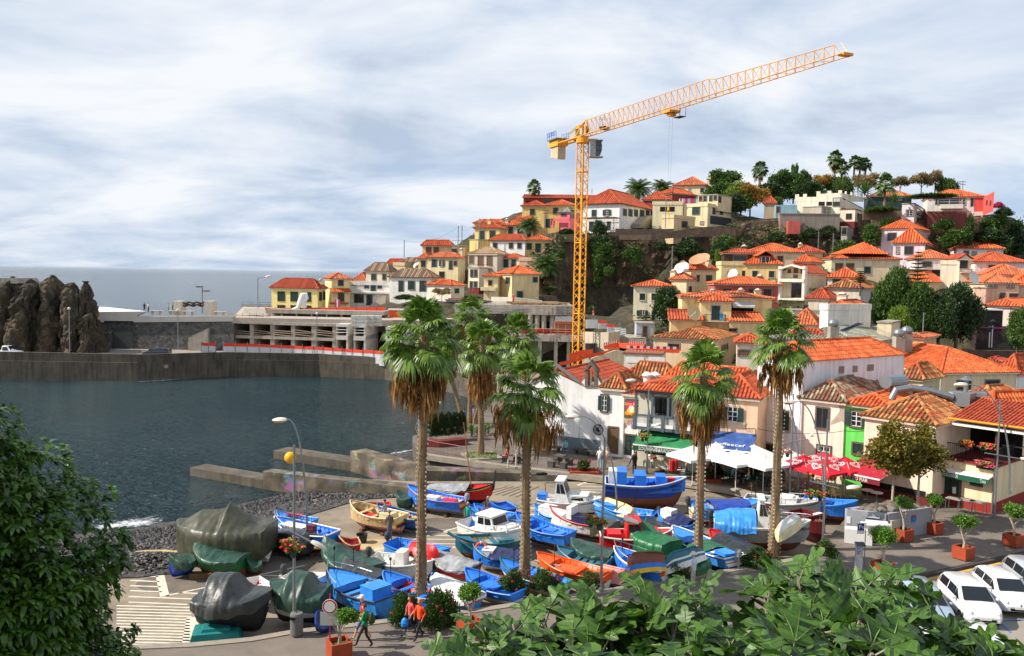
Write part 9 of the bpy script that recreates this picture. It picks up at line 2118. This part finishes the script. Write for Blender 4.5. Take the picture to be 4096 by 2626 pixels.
def PL(la,base,c,tx,ty,arm=None,head=None,pots=(),hs=1,r=.075):
 z=dp(c,tx,ty,base.y).z;o=EY('street_lamp',base,la,'street lamp',GL);b=MB(MS);b.TU([base,base+Zz((z-base.z)*.45),V(base.x,base.y,z)],[r,r*.8,r*.62],0,8);b.cyl(base,r*1.9,.2,0,8);b.bd('pole',o)
 if arm:
  (x0,y0),(x1,y1)=arm;p0,p1=dp(c,x0,y0,base.y-.02),dp(c,x1,y1,base.y-.02);b=MB(MS);b.TU([p0,p1],.045,0,6);b.bd('arm',o);b=MB(M_LAMP,M_AMB);lamp_head(b,p1,p1-p0,s=hs);b.bd('lamp_head',o)
 for q in pots:pots_on(o,c,base.y-.1,[q[:2]],[q[2]])
RED=(220,40,50)
PL('lamp post with a low cross arm and flower pots beside the litter bin',pg('R',470,1035),'Z',1200,1782,None,None)
o=find('lamp post with a low cross');by=o.location.y
p0,p1=dp('Q',1885,640,by-.02),dp('Q',2150,775,by-.02);arm_on(o,p0,p1,p1,p1-p0,.9)
pots_on(o,'Q',by-.15,((1880,860),(1945,905)),[RED],share=.3)
WL('curved street lamp arching left over the bay, behind the yellow ball',gz('Q',2105,905,ZY),'D',672,986)
PL('straight lamp post in the boat yard with a cross arm lamp pointing right',V(gz('Z',2404,2370,0).x,gz('Z',2404,2370,0).y,0),'J',778,1155,None)
o=find('straight lamp post in the boat yard');by=o.location.y
p0,p1=dp('O',962,570,by-.02),dp('O',1365,695,by-.02);arm_on(o,p0,p1,p1,p1-p0)
pots_on(o,'O',by-.12,((965,750),(1070,790)),[RED])
WL('curved street lamp arching left in front of the chapel wall',gz('O',1285,812,ZY),'J',470,918)
PL('slim lamp post at the plaza kerb with a small lamp before the lattice balcony',pg('O',1652,140),'J',1265,568,((1215,1085),(1345,1030)),None,((1215,1175,(230,90,60)),(1255,1165,(230,60,90))),.8)
WL('thin curved lamp arching left above the lichened roof by the lattice balcony',V(dp('J',1322,1120,68.5).x,68.5,0),'J',1130,500,dy=-.3)
PL('lamp post at the kerb right of the rightmost palm with flower pots',pg('P',1720,585),'K',1005,868,None,None,())
o=find('lamp post at the kerb right of');by=o.location.y
arm_on(o,dp('Y',2028,228,by-.02),dp('Y',2330,175,by-.02),dp('Y',2335,170,by),V(.5,0,.5),.8)
pots_on(o,'Y',by-.12,((2030,365),(2100,355)),[(240,214,214),RED],.2,.6)
WL('curved lamp arching left across the tall white house',V(dp('K',1160,1540,60.5).x,60.5,0),'K',690,745)
PL('tall lamp post between the white wheelhouse boat and the grey hut',pg('Z',3290,2190,ZY),'K',1545,1262,None)
o=find('tall lamp post between the white');by=o.location.y
arm_on(o,dp('P',1970,388,by-.02),dp('P',2330,475,by-.02),dp('M',-40,1010,by),V(1,0,.12))
pots_on(o,'P',by-.12,((1985,570),(2095,590)),[RED])
WL('curved lamp arching left across the cream house with peeling paint',V(dp('K',1575,1540,53).x,53,ZY),'K',1085,1000)
PL('lamp post at the corner of the roof terrace restaurant',pg('M',1915,1400),'L',1975,990,None)
o=find('lamp post at the corner of');by=o.location.y
p0,p1=dp('M',1790,540,by-.02),dp('M',2270,620,by-.02);arm_on(o,p0,p1,p1,p1-p0)
WL('large curved lamp arching left over the roofs at the right edge',V(dp('L',2150,1540,54).x,54,2),'L',1548,798)
PL('lamp post on the plaza corner seen over the bay beside the leftmost palm',V(dp('X',372,1300,82).x,82,0),'X',372,940,((300,1008),(512,1015)),None,((300,1070,(230,200,170)),(352,1078,(230,200,60))),1,.06)
PL('lamp post on the plaza edge between the leftmost palm and the leaning trunk',V(dp('X',740,1190,87).x,87,0),'X',742,700,((715,905),(880,908)),None,(),.9,.06)
def SP(la,c,x,yt,yb,d,top='globe',r=.07,name='street_lamp',cat='street lamp'):
 p=dp(c,x,yb,d);t=dp(c,x,yt,d);o=EY(name,p,la,cat,GL if cat=='street lamp' else None);b=MB(MS);b.TU([p,V(p.x,p.y,t.z)],r,0,6);b.bd('pole',o);q=V(p.x,p.y,t.z)
 if top=='globe':b=MB(M_LAMP);b.BL(q+Zz(.1),.22,0,10,6);b.bd('lamp_head',o)
 elif top=='arm':
  b=MB(MS);b.TU([q,q+V(.9,0,.1),q+V(1.6,-.1,.25)],.05,0,5);b.bd('arm',o);b=MB(M_LAMP,M_AMB);lamp_head(b,q+V(1.4,0,.22),V(1,0,.25),s=1.3);b.bd('lamp_head',o)
 elif top=='double':
  b=MB(MI);b.box(q+V(-.6,0,-.25),(1,.4,.2),0);b.box(q+V(.9,0,-1),(1,.4,.2),0);b.TU([q+Zz(-.25),q+V(-.6,0,-.25)],.06,0,5);b.TU([q+Zz(-1),q+V(.9,0,-1)],.06,0,5);b.bd('lamp_head',o)
 elif top=='lantern':
  b=MB(MI,M_LAMP);b.lt(q,[(.08,0),(.3,.45),(.36,.5),(.05,.75)],0,8);b.lt(q+Zz(.05),[(.1,0),(.27,.38)],1,8);b.bd('lamp_head',o)
 elif top=='cross':
  b=MB(MQ);b.box(q+Zz(-.3),(1.6,.1,.12),0);b.box(q+Zz(-.9),(1.2,.1,.12),0);b.bd('crossarm',o)
 return o
SP('short lamp with a pale globe in front of the dark rock','A',715,610,1046,131,'globe')
SP('thin lamp in front of the dark stone terrace wall','A',1828,628,1022,133,'globe')
SP('dark twin lamp standing behind the terrace portal','A',2078,368,655,160,'double',.12)
SP('tall single arm lamp against the sea right of the terrace portal','B',594,290,605,160,'arm',.09)
SP('thin lamp on the harbour wall in front of the red topped hoarding','B',1200,660,1065,137,'globe',.06)
SP('dark lantern lamp in front of the right edge square, taller one','G',1968,1035,1260,103,'lantern',.07)
SP('dark lantern lamp in front of the right edge square, shorter one','G',1942,1100,1260,102,'lantern',.07)
SP('slim grey pole in front of the dark trees','G',1260,900,1140,104,None,.07,'utility_pole','pole')
SP('lamp post on the street beside the grey transformer hut','F',192,1240,1370,122,'cross',.06)
SP('tall dark pole beside the grey transformer hut','F',330,1110,1420,121,None,.06,'utility_pole','pole')
for lab,c,x,yt,yb,d,t in(('leftmost utility pole above the seaward roofs','C',42,285,480,186,None),('utility pole left of the yellow house with tall shutters, nearer one','C',595,140,420,184,None),('thin utility pole beside the nearer one by the tan block','C',635,135,330,186,None),('utility pole in front of the yellow house with two tall shuttered windows','C',815,62,380,183,None),('pole with two aerials standing before the dark cliff','F',540,245,560,158,'cross'),('wooden pole before the cliff left of the two tier roof, longer one','I',228,1040,1310,172,'cross'),('wooden pole before the cliff left of the two tier roof, shorter one','I',72,1025,1225,176,'cross'),('thin pole in front of the cream annexe on the cliff','E',1568,290,600,181,None),('thin mast behind the long red fascia building','E',815,195,245,216,None),('aerial pole on the long orange hilltop roof','I',1640,470,590,200,'cross'),('pole in front of the yellow hilltop houses','E',335,405,610,196,'cross')):
 SP(lab,c,x,yt,yb,d,t,.09,'utility_pole','utility pole')
def wire(la,c,PT,d,sag=.6):
 b=MB(MI);P=[dp(c,x,y,d)for x,y in PT]
 for p,q in zip(P[:-1],P[1:]):b.TU([p.lerp(q,i/10)-Zz(sag*4*(i/10)*(1-i/10))for i in rg(11)],.02,0,3,cap=0)
 tag(b.bd('overhead_wire'),la,'wire')
wire('sagging overhead wire between the seaward utility poles','C',((42,292),(595,150),(815,68)),184,1.4)
wire('overhead wire from the second utility pole towards the hilltop','C',((595,150),(1050,100),(1500,-40)),184,.4)
wire('thin cable strung across the fronts of the plaza houses','K',((500,1405),(1150,1480),(1840,1440),(2300,1420)),62,.1)
p=pg('R',852,1290)
o=EY('traffic_sign',p,'round white traffic sign with a red ring on a red post','traffic sign')
zc=dp('R',862,735,p.y).z
b=MB(PN(180,50,50,.5));b.TU([p,V(p.x,p.y,zc+.5)],.03,0,6);b.bd('post',o)
f=Face(V(p.x,p.y-.04,0),(1,0,0),(0,-1,0));rr=82*mpp('R',p.y)
disc=lambda r:[(r*cos(t*pi/18),zc+r*sin(t*pi/18))for t in rg(36)]
b=MB(MW,PN(196,32,44,.4),mat('sign_white',S(226,226,226),.4,.02));b.sb(f,disc(rr),0,.02,0);b.sb(f,disc(rr*.93),.02,.026,1);b.sb(f,disc(rr*.74),.026,.032,2);b.bd('disc',o)
b=MB(mat('grey_plate',S(176,180,176),.5,.05));z2=dp('R',858,865,p.y).z;b.sb(f,[(-.38,z2-.27),(.38,z2-.27),(.38,z2+.27),(-.38,z2+.27)],0,.015,0);b.bd('plate',o)
p=pg('R',498,1050)
o=EY('litter_bin',p,'grey cylindrical litter bin at the foot of the lamp post','litter bin')
b=MB(mat('bin_grey',S(112,112,110),.6,.1),MD);b.lt(p,[(.24,.05),(.27,.08),(.28,.92),(.25,1),(.05,1.02)],0,16);b.bd('body',o)
b=MB(MD);b.box(p+V(-.1,-.25,.84),(.24,.1,.1),0);b.bd('slot',o)
p=dp('D',681,1074,47.5)
o=EY('yellow_ball',p,'bright yellow ball float hanging beside the curved lamp over the bay','float')
b=MB(mat('yellow_plastic',S(246,176,22),.4,.05));b.SM=1;b.BL(p,.33,0,20,14);b.bd('ball',o)
b=MB(MI);b.TU([p+Zz(.33),p+V(.45,.6,.9)],.015,0,4);b.bd('cord',o)
p=pg('S',325,730)
o=EY('parking_meter',p,'grey solar parking ticket machine in front of the grey hut','parking meter')
b=MB(mat('meter_grey',S(160,164,172),.45,.06),PN(60,120,190,.5),PN(200,60,50,.5),MD)
zt=dp('S',330,440,p.y).z
b.box(p+Zz(zt*.47),(.34,.28,zt*.94),0,rz=-.2);b.bd('body',o)
b=MB(mat('solar_glass',(.02,.03,.06)),MS);b.M=Matrix.Translation(p+V(.05,0,zt))@Matrix.Rotation(.35,4,'X');b.box((0,0,0),(.5,.4,.05),1);b.box((0,0,.03),(.44,.34,.02),0);b.bd('solar_panel',o)
f=Face(V(p.x,p.y-.17,0),(1,0,0),(-.2,-.98,0))
b=MB(PN(60,120,190,.5),PN(200,60,50,.5),MW);b.sb(f,[(-.16,zt*.78),(-.02,zt*.78),(-.02,zt*.9),(-.16,zt*.9)],0,.02,0);b.sb(f,[(-.16,zt*.7),(-.04,zt*.7),(-.04,zt*.76),(-.16,zt*.76)],0,.02,1);pn=b.bd('panel',o)
TX('P','lettering',pn,f,-.09,zt*.84,.14,MW,.03)
p=pg('S',385,640)
o=EY('parking_sign',p,'blue and white parking sign on a thin pole beside the grey hut','sign')
zt=dp('S',405,225,p.y).z
b=MB(MS);b.TU([p,V(p.x,p.y,zt)],.025,0,5);b.TU([V(p.x,p.y,zt-.05),V(p.x-.5,p.y,zt-.1)],.02,0,4);b.bd('pole',o)
f=Face(V(p.x,p.y-.03,0),(1,0,0),(0,-1,0));zz=dp('S',370,275,p.y).z
b=MB(MW,PN(34,54,130,.4));b.sb(f,[(-.48,zz-.33),(-.08,zz-.33),(-.08,zz+.28),(-.48,zz+.28)],0,.02,0);b.sb(f,[(-.45,zz-.14),(-.11,zz-.14),(-.11,zz+.24),(-.45,zz+.24)],.02,.03,1);pn=b.bd('plate',o)
TX('P','lettering',pn,f,-.33,zz+.05,.32,MW,.035);TX('€','lettering',pn,f,-.18,zz+.02,.2,MW,.035)
hc=V(26.2,0,0);hcn=gz('S',592,392,0)
o=EY('grey_hut',hcn,'low grey rendered hut with a bed of boulders on its flat roof','hut')
hl,hr_=gz('S',203,425,ZY),gz('S',1025,318,0)
zt=dp('S',592,132,hcn.y).z
hb=V(hl.x+hr_.x-hcn.x,hl.y+hr_.y-hcn.y,0)
GM=mat('grey_render',S(158,160,166),.85,.06,.8,.15,9,stain=.12)
b=MB(GM,mat('hut_gravel',S(96,88,80),.95,.4,8,.8,10))
q=[hcn,hr_,hb,hl]
for i in rg(4):wz(b,[q[i],q[(i+1)%4]],.3,-1,zt,0)
b.PR([(p.x,p.y)for p in q],zt-.5,zt-.12,1);b.bd('wall',o)
fl_=Face(V(hcn.x,hcn.y,0),V(hl.x-hcn.x,hl.y-hcn.y,0),V(hl.y-hcn.y,-(hl.x-hcn.x),0))
if fl_.n.y>0:fl_.n=-fl_.n
b=MB(mat('hut_door_blue',S(136,152,164),.6,.08),MD)
def hs_(x0,y0,x1,y1,t0,t1,m):
 (a0,z0),(a1,z1)=fl_.hit('S',x0,y0),fl_.hit('S',x1,y1);b.sb(fl_,[(a0,z1),(a1,z1),(a1,z0),(a0,z0)],t0,t1,m)
hs_(398,165,458,330,.1,.2,0);hs_(464,172,522,340,.1,.2,0);hs_(458,165,464,335,.1,.17,1);b.bd('door',o)
b=MB(GM);hs_(385,148,535,164,.1,.55,0);b.bd('door_hood',o)
b=MB(MW);hs_(212,158,250,228,.1,.18,0);b.bd('notice',o)
fr_=Face(V(hcn.x,hcn.y,0),V(hr_.x-hcn.x,hr_.y-hcn.y,0),V(hr_.y-hcn.y,-(hr_.x-hcn.x),0))
if fr_.n.y>0:fr_.n=-fr_.n
b=MB(PN(40,130,190,.5),PN(200,60,60,.5))
(a0,z0),(a1,z1)=fr_.hit('S',830,160),fr_.hit('S',870,205);b.sb(fr_,[(a0,z1),(a1,z1),(a1,z0),(a0,z0)],.1,.2,0)
(a0,z0),(a1,z1)=fr_.hit('S',830,148),fr_.hit('S',870,160);b.sb(fr_,[(a0,z1),(a1,z1),(a1,z0),(a0,z0)],.1,.2,1);b.bd('wall_sign',o)
b=MB(MATS['beach_stone_grey'],MATS['beach_stone_pale'],mat('boulder_brown',S(112,94,80),.85,.25,3))
cx_=(hcn+hb)*.5
for i in rg(70):
 u_,v_=RU(.08,.92),RU(.08,.92);p=hcn+(hr_-hcn)*u_+(hl-hcn)*v_;r=RU(.12,.34);b.BL(V(p.x,p.y,zt-.1+r*.3),(r*RU(.9,1.3),r*RU(.9,1.2),r*.75),R.randrange(3),9,6)
b.bd('boulders',o)['kind']='stuff'
LA=lf('autumn_plane_leaf',58,70,24,146,128,50,.55,1.2,.25)
AUT=cm(81,[(0,0,.1,.4,1.1),(.3,.05,.2,.32,1.1),(-.32,0,.15,.34,1.1),(.05,-.1,.5,.3,1.1),(-.15,.1,.38,.3),(.2,.1,-.15,.3),(-.1,0,.78,.18,1.2)],7500,.07,LA,fill=.25,aspect=1.1)
for k,(x,y,sx,sz,lab)in en(((560,1215,2.7,2.6,'autumn leaved tree growing from the hut roof, left one with a pale thin trunk'),(900,1160,2.4,2.5,'autumn leaved tree growing from the hut roof, right one'))):
 p=gz('M',x,y,zt-.1);o=EY('autumn_tree',p,lab,'tree','trees on the hut roof');b=MB(mat('pale_bark',S(176,164,146)));H_=dp('M',x,650,p.y).z-p.z;b.TU([p-Zz(.3),p+V(.02,0,H_*.6),p+Zz(H_*1.25)],[.09,.07,.03],0,7)
 for i in rg(7):
  a=i*.9;z0=H_*(.55+.08*i);b.TU([p+Zz(z0),p+V(cos(a)*.6,sin(a)*.6,z0+.5),p+V(cos(a)*1.3,sin(a)*1.2,z0+.95)],[.04,.025,.01],0,5)
 b.bd('trunk',o);link(AUT,'crown',o,(0,0,H_),k*2.2,(sx,sx,sz))
p=gz('S',390,445,0)
o=EY('dumped_fridge',p,'white fridge lying on its side against the grey hut','fridge')
b=MB(MW);b.box(p+V(-.25,.35,.45),(1.5,.7,.85),0,rz=-.35);b.bd('body',o)
b=MB(MD);b.box(p+V(.55,-.12,.3),(.4,.05,.3),0,rz=-.35);b.bd('opening',o)
p=gz('S',520,455,0)
o=EY('dumped_cabinet',p,'white cabinet with its door open leaning on the grey hut','cabinet')
b=MB(MW);b.box(p+V(.1,.5,.65),(1.2,.6,1.3),0,rz=-.3);b.box(p+V(-.2,-.05,1.28),(1.6,.7,.06),0,rz=-.3);b.bd('body',o)
p=gz('S',672,395,0)
o=EY('electrical_cabinet',p,'beige electrical cabinet at the corner of the grey hut','cabinet')
zc2=dp('S',672,208,p.y).z
b=MB(mat('beige_cabinet',S(190,184,164),.6,.06));b.box(p+V(0,.2,zc2/2),(.75,.45,zc2),0,rz=.5);b.box(p+V(0,.2,zc2+.03),(.82,.52,.06),0,rz=.5);b.bd('body',o)
for i,(x,y)in en(((1375,1330),(1540,1350),(1690,1375))):
 p=pg('M',x,y);lab=('high grey bar table nearest the green door','high grey bar table in the middle by the red base','high grey bar table nearest the corner lamp post')[i];o=EY('bar_table',p,lab,'table','bar tables outside the restaurant');h=REST.u;b=MB(mat('grey_table_top',S(150,148,140),.6,.1));b.box(p+Zz(.95),(.95,.6,.05),0,h=h);b.bd('top',o);g_=V(-h.y,h.x,0)
 for s,t in((1,1),(1,-1),(-1,1),(-1,-1)):
  b=MB(MS);b.TU([p+h*s*.42+g_*t*.25+Zz(.93),p+h*s*.46+g_*t*.28],.022,0,5);b.bd('leg',o)
zt2=REST.ze+.17
CHK=None
def checked():
 m=bpy.data.materials.new('checked_cloth');m.use_nodes=1;t=m.node_tree;c=N(t,'ShaderNodeTexChecker');iv(c,'Scale',9);c.inputs[1].default_value=(.75,.75,.73,1);c.inputs[2].default_value=(.12,.12,.13,1);tc=N(t,'ShaderNodeTexCoord');lk(t,tc.outputs['Object'],c.inputs['Vector']);lk(t,c.outputs[0],t.nodes['Principled BSDF'].inputs['Base Color']);return m
M_CHK=checked()
for i,(x,y)in en(((1440,500),(1820,560),(2170,540))):
 (a,z)=(0,0);p=gz('M',x,y+45,zt2);lab=('terrace table with a checked cloth at the left end of the railing','terrace table with a checked cloth behind the middle flowers','terrace table with a checked cloth at the right corner')[i];o=EY('terrace_table',p,lab,'table','tables on the restaurant terrace');b=MB(M_CHK);b.box(p+Zz(.74),(1.3,.8,.04),0,h=REST.u);b.bd('top',o)
 for s in(-.5,.5):b=MB(MD);b.TU([p+REST.u*s,p+REST.u*s+Zz(.72)],.03,0,5);b.bd('leg',o)
def flowerbox(la,p,col,w=.8):
 o=EY('flower_box',p,la,'flower box','flower boxes of the restaurant');b=MB(MD);b.box(p,(w,.22,.2),0,h=REST.u);b.bd('box',o);b=MB(LL,PN(*col,rough=.6))
 for i in rg(160):
  q=p+REST.u*RU(-w*.5,w*.5)+V(RG(0,.1),RG(0,.1),RU(.08,.42));t=V(RG(0,1),RG(0,1),RG(0,.6)).normalized()*.08;s=t.orthogonal().normalized()*.07;b.FA([q-t,q+s,q+t,q-s],1 if RR()<.5 else 0)
 b.bd('flowers',o)
for lab,x,y,col,zz in(('red geraniums in a box on the left part of the terrace railing',1560,460,(226,44,34),.9),('bright red geraniums in the middle of the terrace railing',1850,500,(230,40,20),.9),('green and pink pot at the right end of the terrace railing',2235,500,(206,90,120),.9),('pink geraniums hanging below the terrace railing, left pot',1780,690,(226,80,110),0),('pink geraniums hanging below the terrace railing, right pot',1905,715,(226,70,110),0)):
 a,z=REST.fl.hit('M',x,y);flowerbox(lab,REST.fl.at(max(a,.5),(zt2+.95)if zz else REST.ze-.1,.15),col)
def di(la,c,x,y,d,r,az,el=.3,col=(226,222,214)):
 p=dp(c,x,y,d);n=V(cos(az)*cos(el),sin(az)*cos(el),sin(el));o=EY('satellite_dish',p,la,'satellite dish','satellite dishes on the roofs');b=MB(mat('dish_%d_%d'%col[:2],S(*col),.6,.06));b.SM=1;t=n.orthogonal().normalized();s=n.cross(t);b.gd([[p+(t*cos(j*pi/10)+s*sin(j*pi/10))*(r*q)+n*(.22*r*q*q)for j in rg(20)]for q in(.02,.35,.7,1)],0,close=1);b.bd('reflector',o);b=MB(MS);b.TU([p,p-n*.15-Zz(1)],.05,0,5);b.TU([p+t*r*.9+n*.2*r,p+n*r*.8],.025,0,4);b.box(p+n*r*.8,(.12,.12,.12),0);b.bd('mount',o)
di('white dish left of a pair on the peach house roof','F',632,506,149,.95,-2.2)
di('white dish right of a pair on the peach house roof','F',680,490,149.5,.95,-2)
di('small brown dish behind the pair on the peach house roof','F',668,455,151,.7,-2.4,.3,(150,100,80))
di('very large brown dish tilted up on the pointed peach house roof','F',865,415,152,1.9,-2.3,1,(190,140,104))
di('white dish leaning in front of the half open shutter','F',1252,578,146,1,-2.5)
di('large pale mesh dish on the low orange lean-to roof','F',785,1020,117.5,1.1,-1.2,.3,(214,190,140))
di('white dish on the roofs beside the mottled brown hip roof','B',2235,165,188,1,-1.9,.8)
di('round white dish beside the chimney at the far right','G',1775,545,139,1.1,-1.2)
o=EY('washing_line',dp('E',1820,310,195),'line of pink and white washing on the terrace by the modern flat roofed house','washing line')
b=MB(MW,PN(226,70,140,.8),PN(200,190,220,.8),PN(180,150,160,.8))
for i in rg(13):
 x=1710+i*15;p0,p1=dp('E',x,296,195),dp('E',x+11,296,195);h_=RU(1,2.2);m=R.choice((0,0,1,2,3))if i!=4 else 1;b.FA([p0,p1,p1-V(0,RU(-.1,.1),h_),p0-Zz(h_)],m)
b.bd('laundry',o)
b=MB(MI);b.TU([dp('E',1690,294,195.1),dp('E',1910,294,195.1)],.03,0,3);b.bd('cord',o)
o=EY('washing',dp('B',1405,525,163),'pink and white washing hung on the loggia rail of the narrow cream house','washing')
b=MB(PN(226,60,120,.8),MW);
for i,m in en((0,1,0)):p0,p1=dp('B',1385+i*17,508,165.5),dp('B',1400+i*17,508,165.5);b.FA([p0,p1,p1-Zz(1.5),p0-Zz(1.5)],m)
b.bd('laundry',o)
p=dp('B',1030,612,156)
o=EY('white_sculpture',p,'white curling sculpture on the parapet in front of the yellow house','sculpture')
b=MB(MW);b.SM=1;b.TU([p+V(-1.6,0,-.1),p+V(-.4,0,.3),p+V(.1,0,1.6),p+V(.5,0,2.7),p+V(1,0,2.9),p+V(1.1,0,2.2),p+V(.5,0,1.3),p+V(.9,0,.2)],[.15,.4,.55,.5,.35,.45,.5,.3],0,10);b.bd('figure',o)
def car(la,p,rz,col,L=4,W=1.68,H=1.48,name='parked_car',plate=1,pickup=0,gr='parked cars',logo=0):
 o=EY(name,p,la,'car',gr,rz);M=Matrix.Translation(p)@Matrix.Rotation(rz,4,'Z');body=mat('car_paint_%d_%d_%d'%col,S(*col),.28,.02,1,spec=.5,coat=.6)
 def nb(ms):
  b=MB(ms);b.M=M;return b
 w=W/2
 if pickup:
  st=[(-L/2,w*.9,.85,w*.86,.9,.45),(-L/2+.1,w*.98,.9,w*.95,.95,.35),(-.2,w,.92,w*.95,.96,.3),(-.18,w,.92,w*.8,H,.3),(.6,w,.9,w*.78,H,.3),(1.15,w,.9,w*.86,.98,.3),(L/2-.2,w*.95,.84,w*.85,.9,.32),(L/2,w*.86,.6,w*.8,.66,.4)];gl=[(3,4),(4,5)]
 else:
  st=[(-L/2,w*.84,.72,w*.72,.98,.42),(-L/2+.1,w*.94,.88,w*.74,1.22,.34),(-L/2+.42,w*.99,.92,w*.76,H-.06,.28),(-L*.12,w,.93,w*.77,H,.25),(L*.1,w,.92,w*.76,H-.03,.25),(L*.29,w,.9,w*.88,.985,.25),(L*.4,w*.97,.8,w*.84,.87,.27),(L/2-.07,w*.86,.62,w*.76,.72,.3),(L/2,w*.74,.5,w*.68,.56,.34)]
 b=nb([body]);b.SM=1;rw=[]
 for x,wb,zb,wt,zt_,z0 in st:
  half=[(wb*.93,z0),(wb,z0+.12),(wb*1.015,(z0+zb)/2+.05),(wb,zb),(wb*.985,zb+.02),(wt+(wb-wt)*.12,zb+(zt_-zb)*.82),(wt*.9,zt_-.015),(wt*.5,zt_+.012),(0,zt_+.022)];rw.append([V(x,y,z)for y,z in half]+[V(x,-y,z)for y,z in reversed(half[:-1])])
 b.gd(rw);b.FA(list(reversed(rw[0])));b.FA(rw[-1]);b.bd('body',o);gm=mat('car_glass',(.012,.016,.018),.08,0,spec=.7);g=nb([gm])
 def side(i,j,f0,f1,g0=.08,g1=.78):
  for s in(1,-1):
   q=[]
   for k,f in((i,f0),(j,f1)):
    pass
   a,c=st[i],st[j]
   def P(f,h):
    x=a[0]+(c[0]-a[0])*f;wb=a[1]+(c[1]-a[1])*f;zb=a[2]+(c[2]-a[2])*f;wt=a[3]+(c[3]-a[3])*f;zt_=a[4]+(c[4]-a[4])*f;return V(x,s*(wb*.985+(wt+(wb-wt)*.12-wb*.985)*h/.82+.012),zb+.02+(zt_-zb)*h*.98)
   g.FA([P(f0,g0),P(f1,g0),P(f1,g1),P(f0,g1)])
 if not pickup:
  side(2,3,.05,.93);side(3,4,.02,.96)
  for s in(1,-1):
   x0,x1=st[4][0]+.02,st[5][0]-.12;g.FA([V(x0,s*(st[4][1]*.985+.012),st[4][2]+.07),V(x1,s*(w*.97+.012),st[5][2]+.06),V(x0,s*(st[4][3]+(st[4][1]-st[4][3])*.16+.012),st[4][4]-.1)]);x0,x1=st[1][0]+.16,st[2][0]-.01;g.FA([V(x0,s*(w*.955),.98),V(x1,s*(w*.975),.99),V(x1,s*(w*.83),1.26),V(x0+.06,s*(w*.83),1.18)])
  a,c=st[4],st[5];sg=[V(c[0]-.02,-c[3]*.9,c[4]+.03),V(c[0]-.02,c[3]*.9,c[4]+.03),V(a[0]+.05,a[3]*.86,a[4]-.015),V(a[0]+.05,-a[3]*.86,a[4]-.015)];g.FA([p_+V(.02,0,.02)for p_ in sg]);g.FA([V(st[1][0]+.03,-w*.62,1),V(st[1][0]+.03,w*.62,1),V(st[2][0]-.06,w*.6,1.36),V(st[2][0]-.06,-w*.6,1.36)])
 else:
  for s in(1,-1):g.FA([V(-.1,s*(w*.98),1),V(.95,s*(w*.98),1),V(.55,s*(w*.82),H-.1),V(-.1,s*(w*.83),H-.1)])
  g.FA([V(1.12,-w*.78,1.02),V(1.12,w*.78,1.02),V(.68,w*.7,H-.05),V(.68,-w*.7,H-.05)])
 g.bd('window',o)
 for sx in(-L*.315,L*.315):
  for s in(1,-1):
   b=nb([mat('tyre_rubber',(.02,.02,.02),.85,.1)]);c_=V(sx,s*(w-.09),.3);b.TU([c_-V(0,s*.1,0),c_+V(0,s*.105,0)],.3,0,18);wh=b.bd('wheel',o);b=nb([MS,MD]);b.TU([c_+V(0,s*.1,0),c_+V(0,s*.115,0)],.19,0,14)
   for k in rg(5):a=k*2*pi/5;b.box(c_+V(cos(a)*.11,s*.117,sin(a)*.11),(.05,.01,.05),1)
   b.bd('rim',wh)
 lm=mat('headlight_glass',S(200,204,206),.1,.05,spec=.8)
 for s in(1,-1):
  b=nb([lm]);b.BL(V(L/2-.22,s*w*.7,.7),(.2,.14,.1),0,10,6);b.bd('headlight',o);b=nb([PN(170,24,28,.3)]);b.box((-L/2+.06,s*w*.8,.86),(.1,.12,.3),0);b.bd('tail_light',o);b=nb([body]);b.BL(V(L*.2,s*(w+.11),1),(.07,.11,.08),0,8,6);b.bd('mirror',o)
 b=nb([MD]);b.box((L/2-.005,0,.42),(.04,W*.55,.12),0);b.bd('grille',o)
 if plate:
  b=nb([MW,MD]);b.box((L/2+.02,0,.5),(.02,.5,.11),0);b.bd('number_plate',o)
 if logo:
  b=nb([MS]);b.FA([V(L/2-.02,0,.7),V(L/2+0,.05,.63),V(L/2+.015,0,.56),V(L/2+0,-.05,.63)]);b.bd('badge',o)
 return o
hd=-pi/2-.14
def cpos(x,y):
 p=gz('S',x,y,.98);return V(p.x-cos(hd)*.85,p.y-sin(hd)*.85,-.14)
car('white five door hatchback parked in the middle of the bay row',cpos(1490,950),hd,(232,232,234))
car('white hatchback with black bumper strip and a diamond badge',cpos(1835,860),hd,(230,231,234),3.9,1.66,1.42,logo=1)
car('silver car cut by the right edge of the picture',cpos(2140,760),hd,(170,174,180))
car('pale blue car half hidden behind the fig leaves',cpos(1030,985),hd,(150,170,186),4.1,1.7,1.44)
p=gz('S',1450,1230,1.3);car('white car in the nearer row, glimpsed through the fig leaves',V(p.x,p.y,-.14),hd+pi,(234,234,236))
p=gz('S',1000,1290,1.3);car('second white car in the nearer row, glimpsed through the fig leaves',V(p.x,p.y,-.14),hd+pi,(226,228,230))
p=gz('Q',1860,960,ZY)
car('small black car with a silver roof parked between the boats',p+V(-.1,.8,0),radians(152),(24,26,30),3.6,1.68,1.42)
p=dp('A',60,1040,129.5);p.z=1.6
car('white pickup truck on the quay in front of the dark rock',p,0,(228,230,232),4.8,1.7,1.7,pickup=1)
p=dp('A',1610,1022,134);p.z=1.58
car('dark blue car parked under the stone terrace wall',p,pi,(30,36,54),4.2,1.7,1.42)
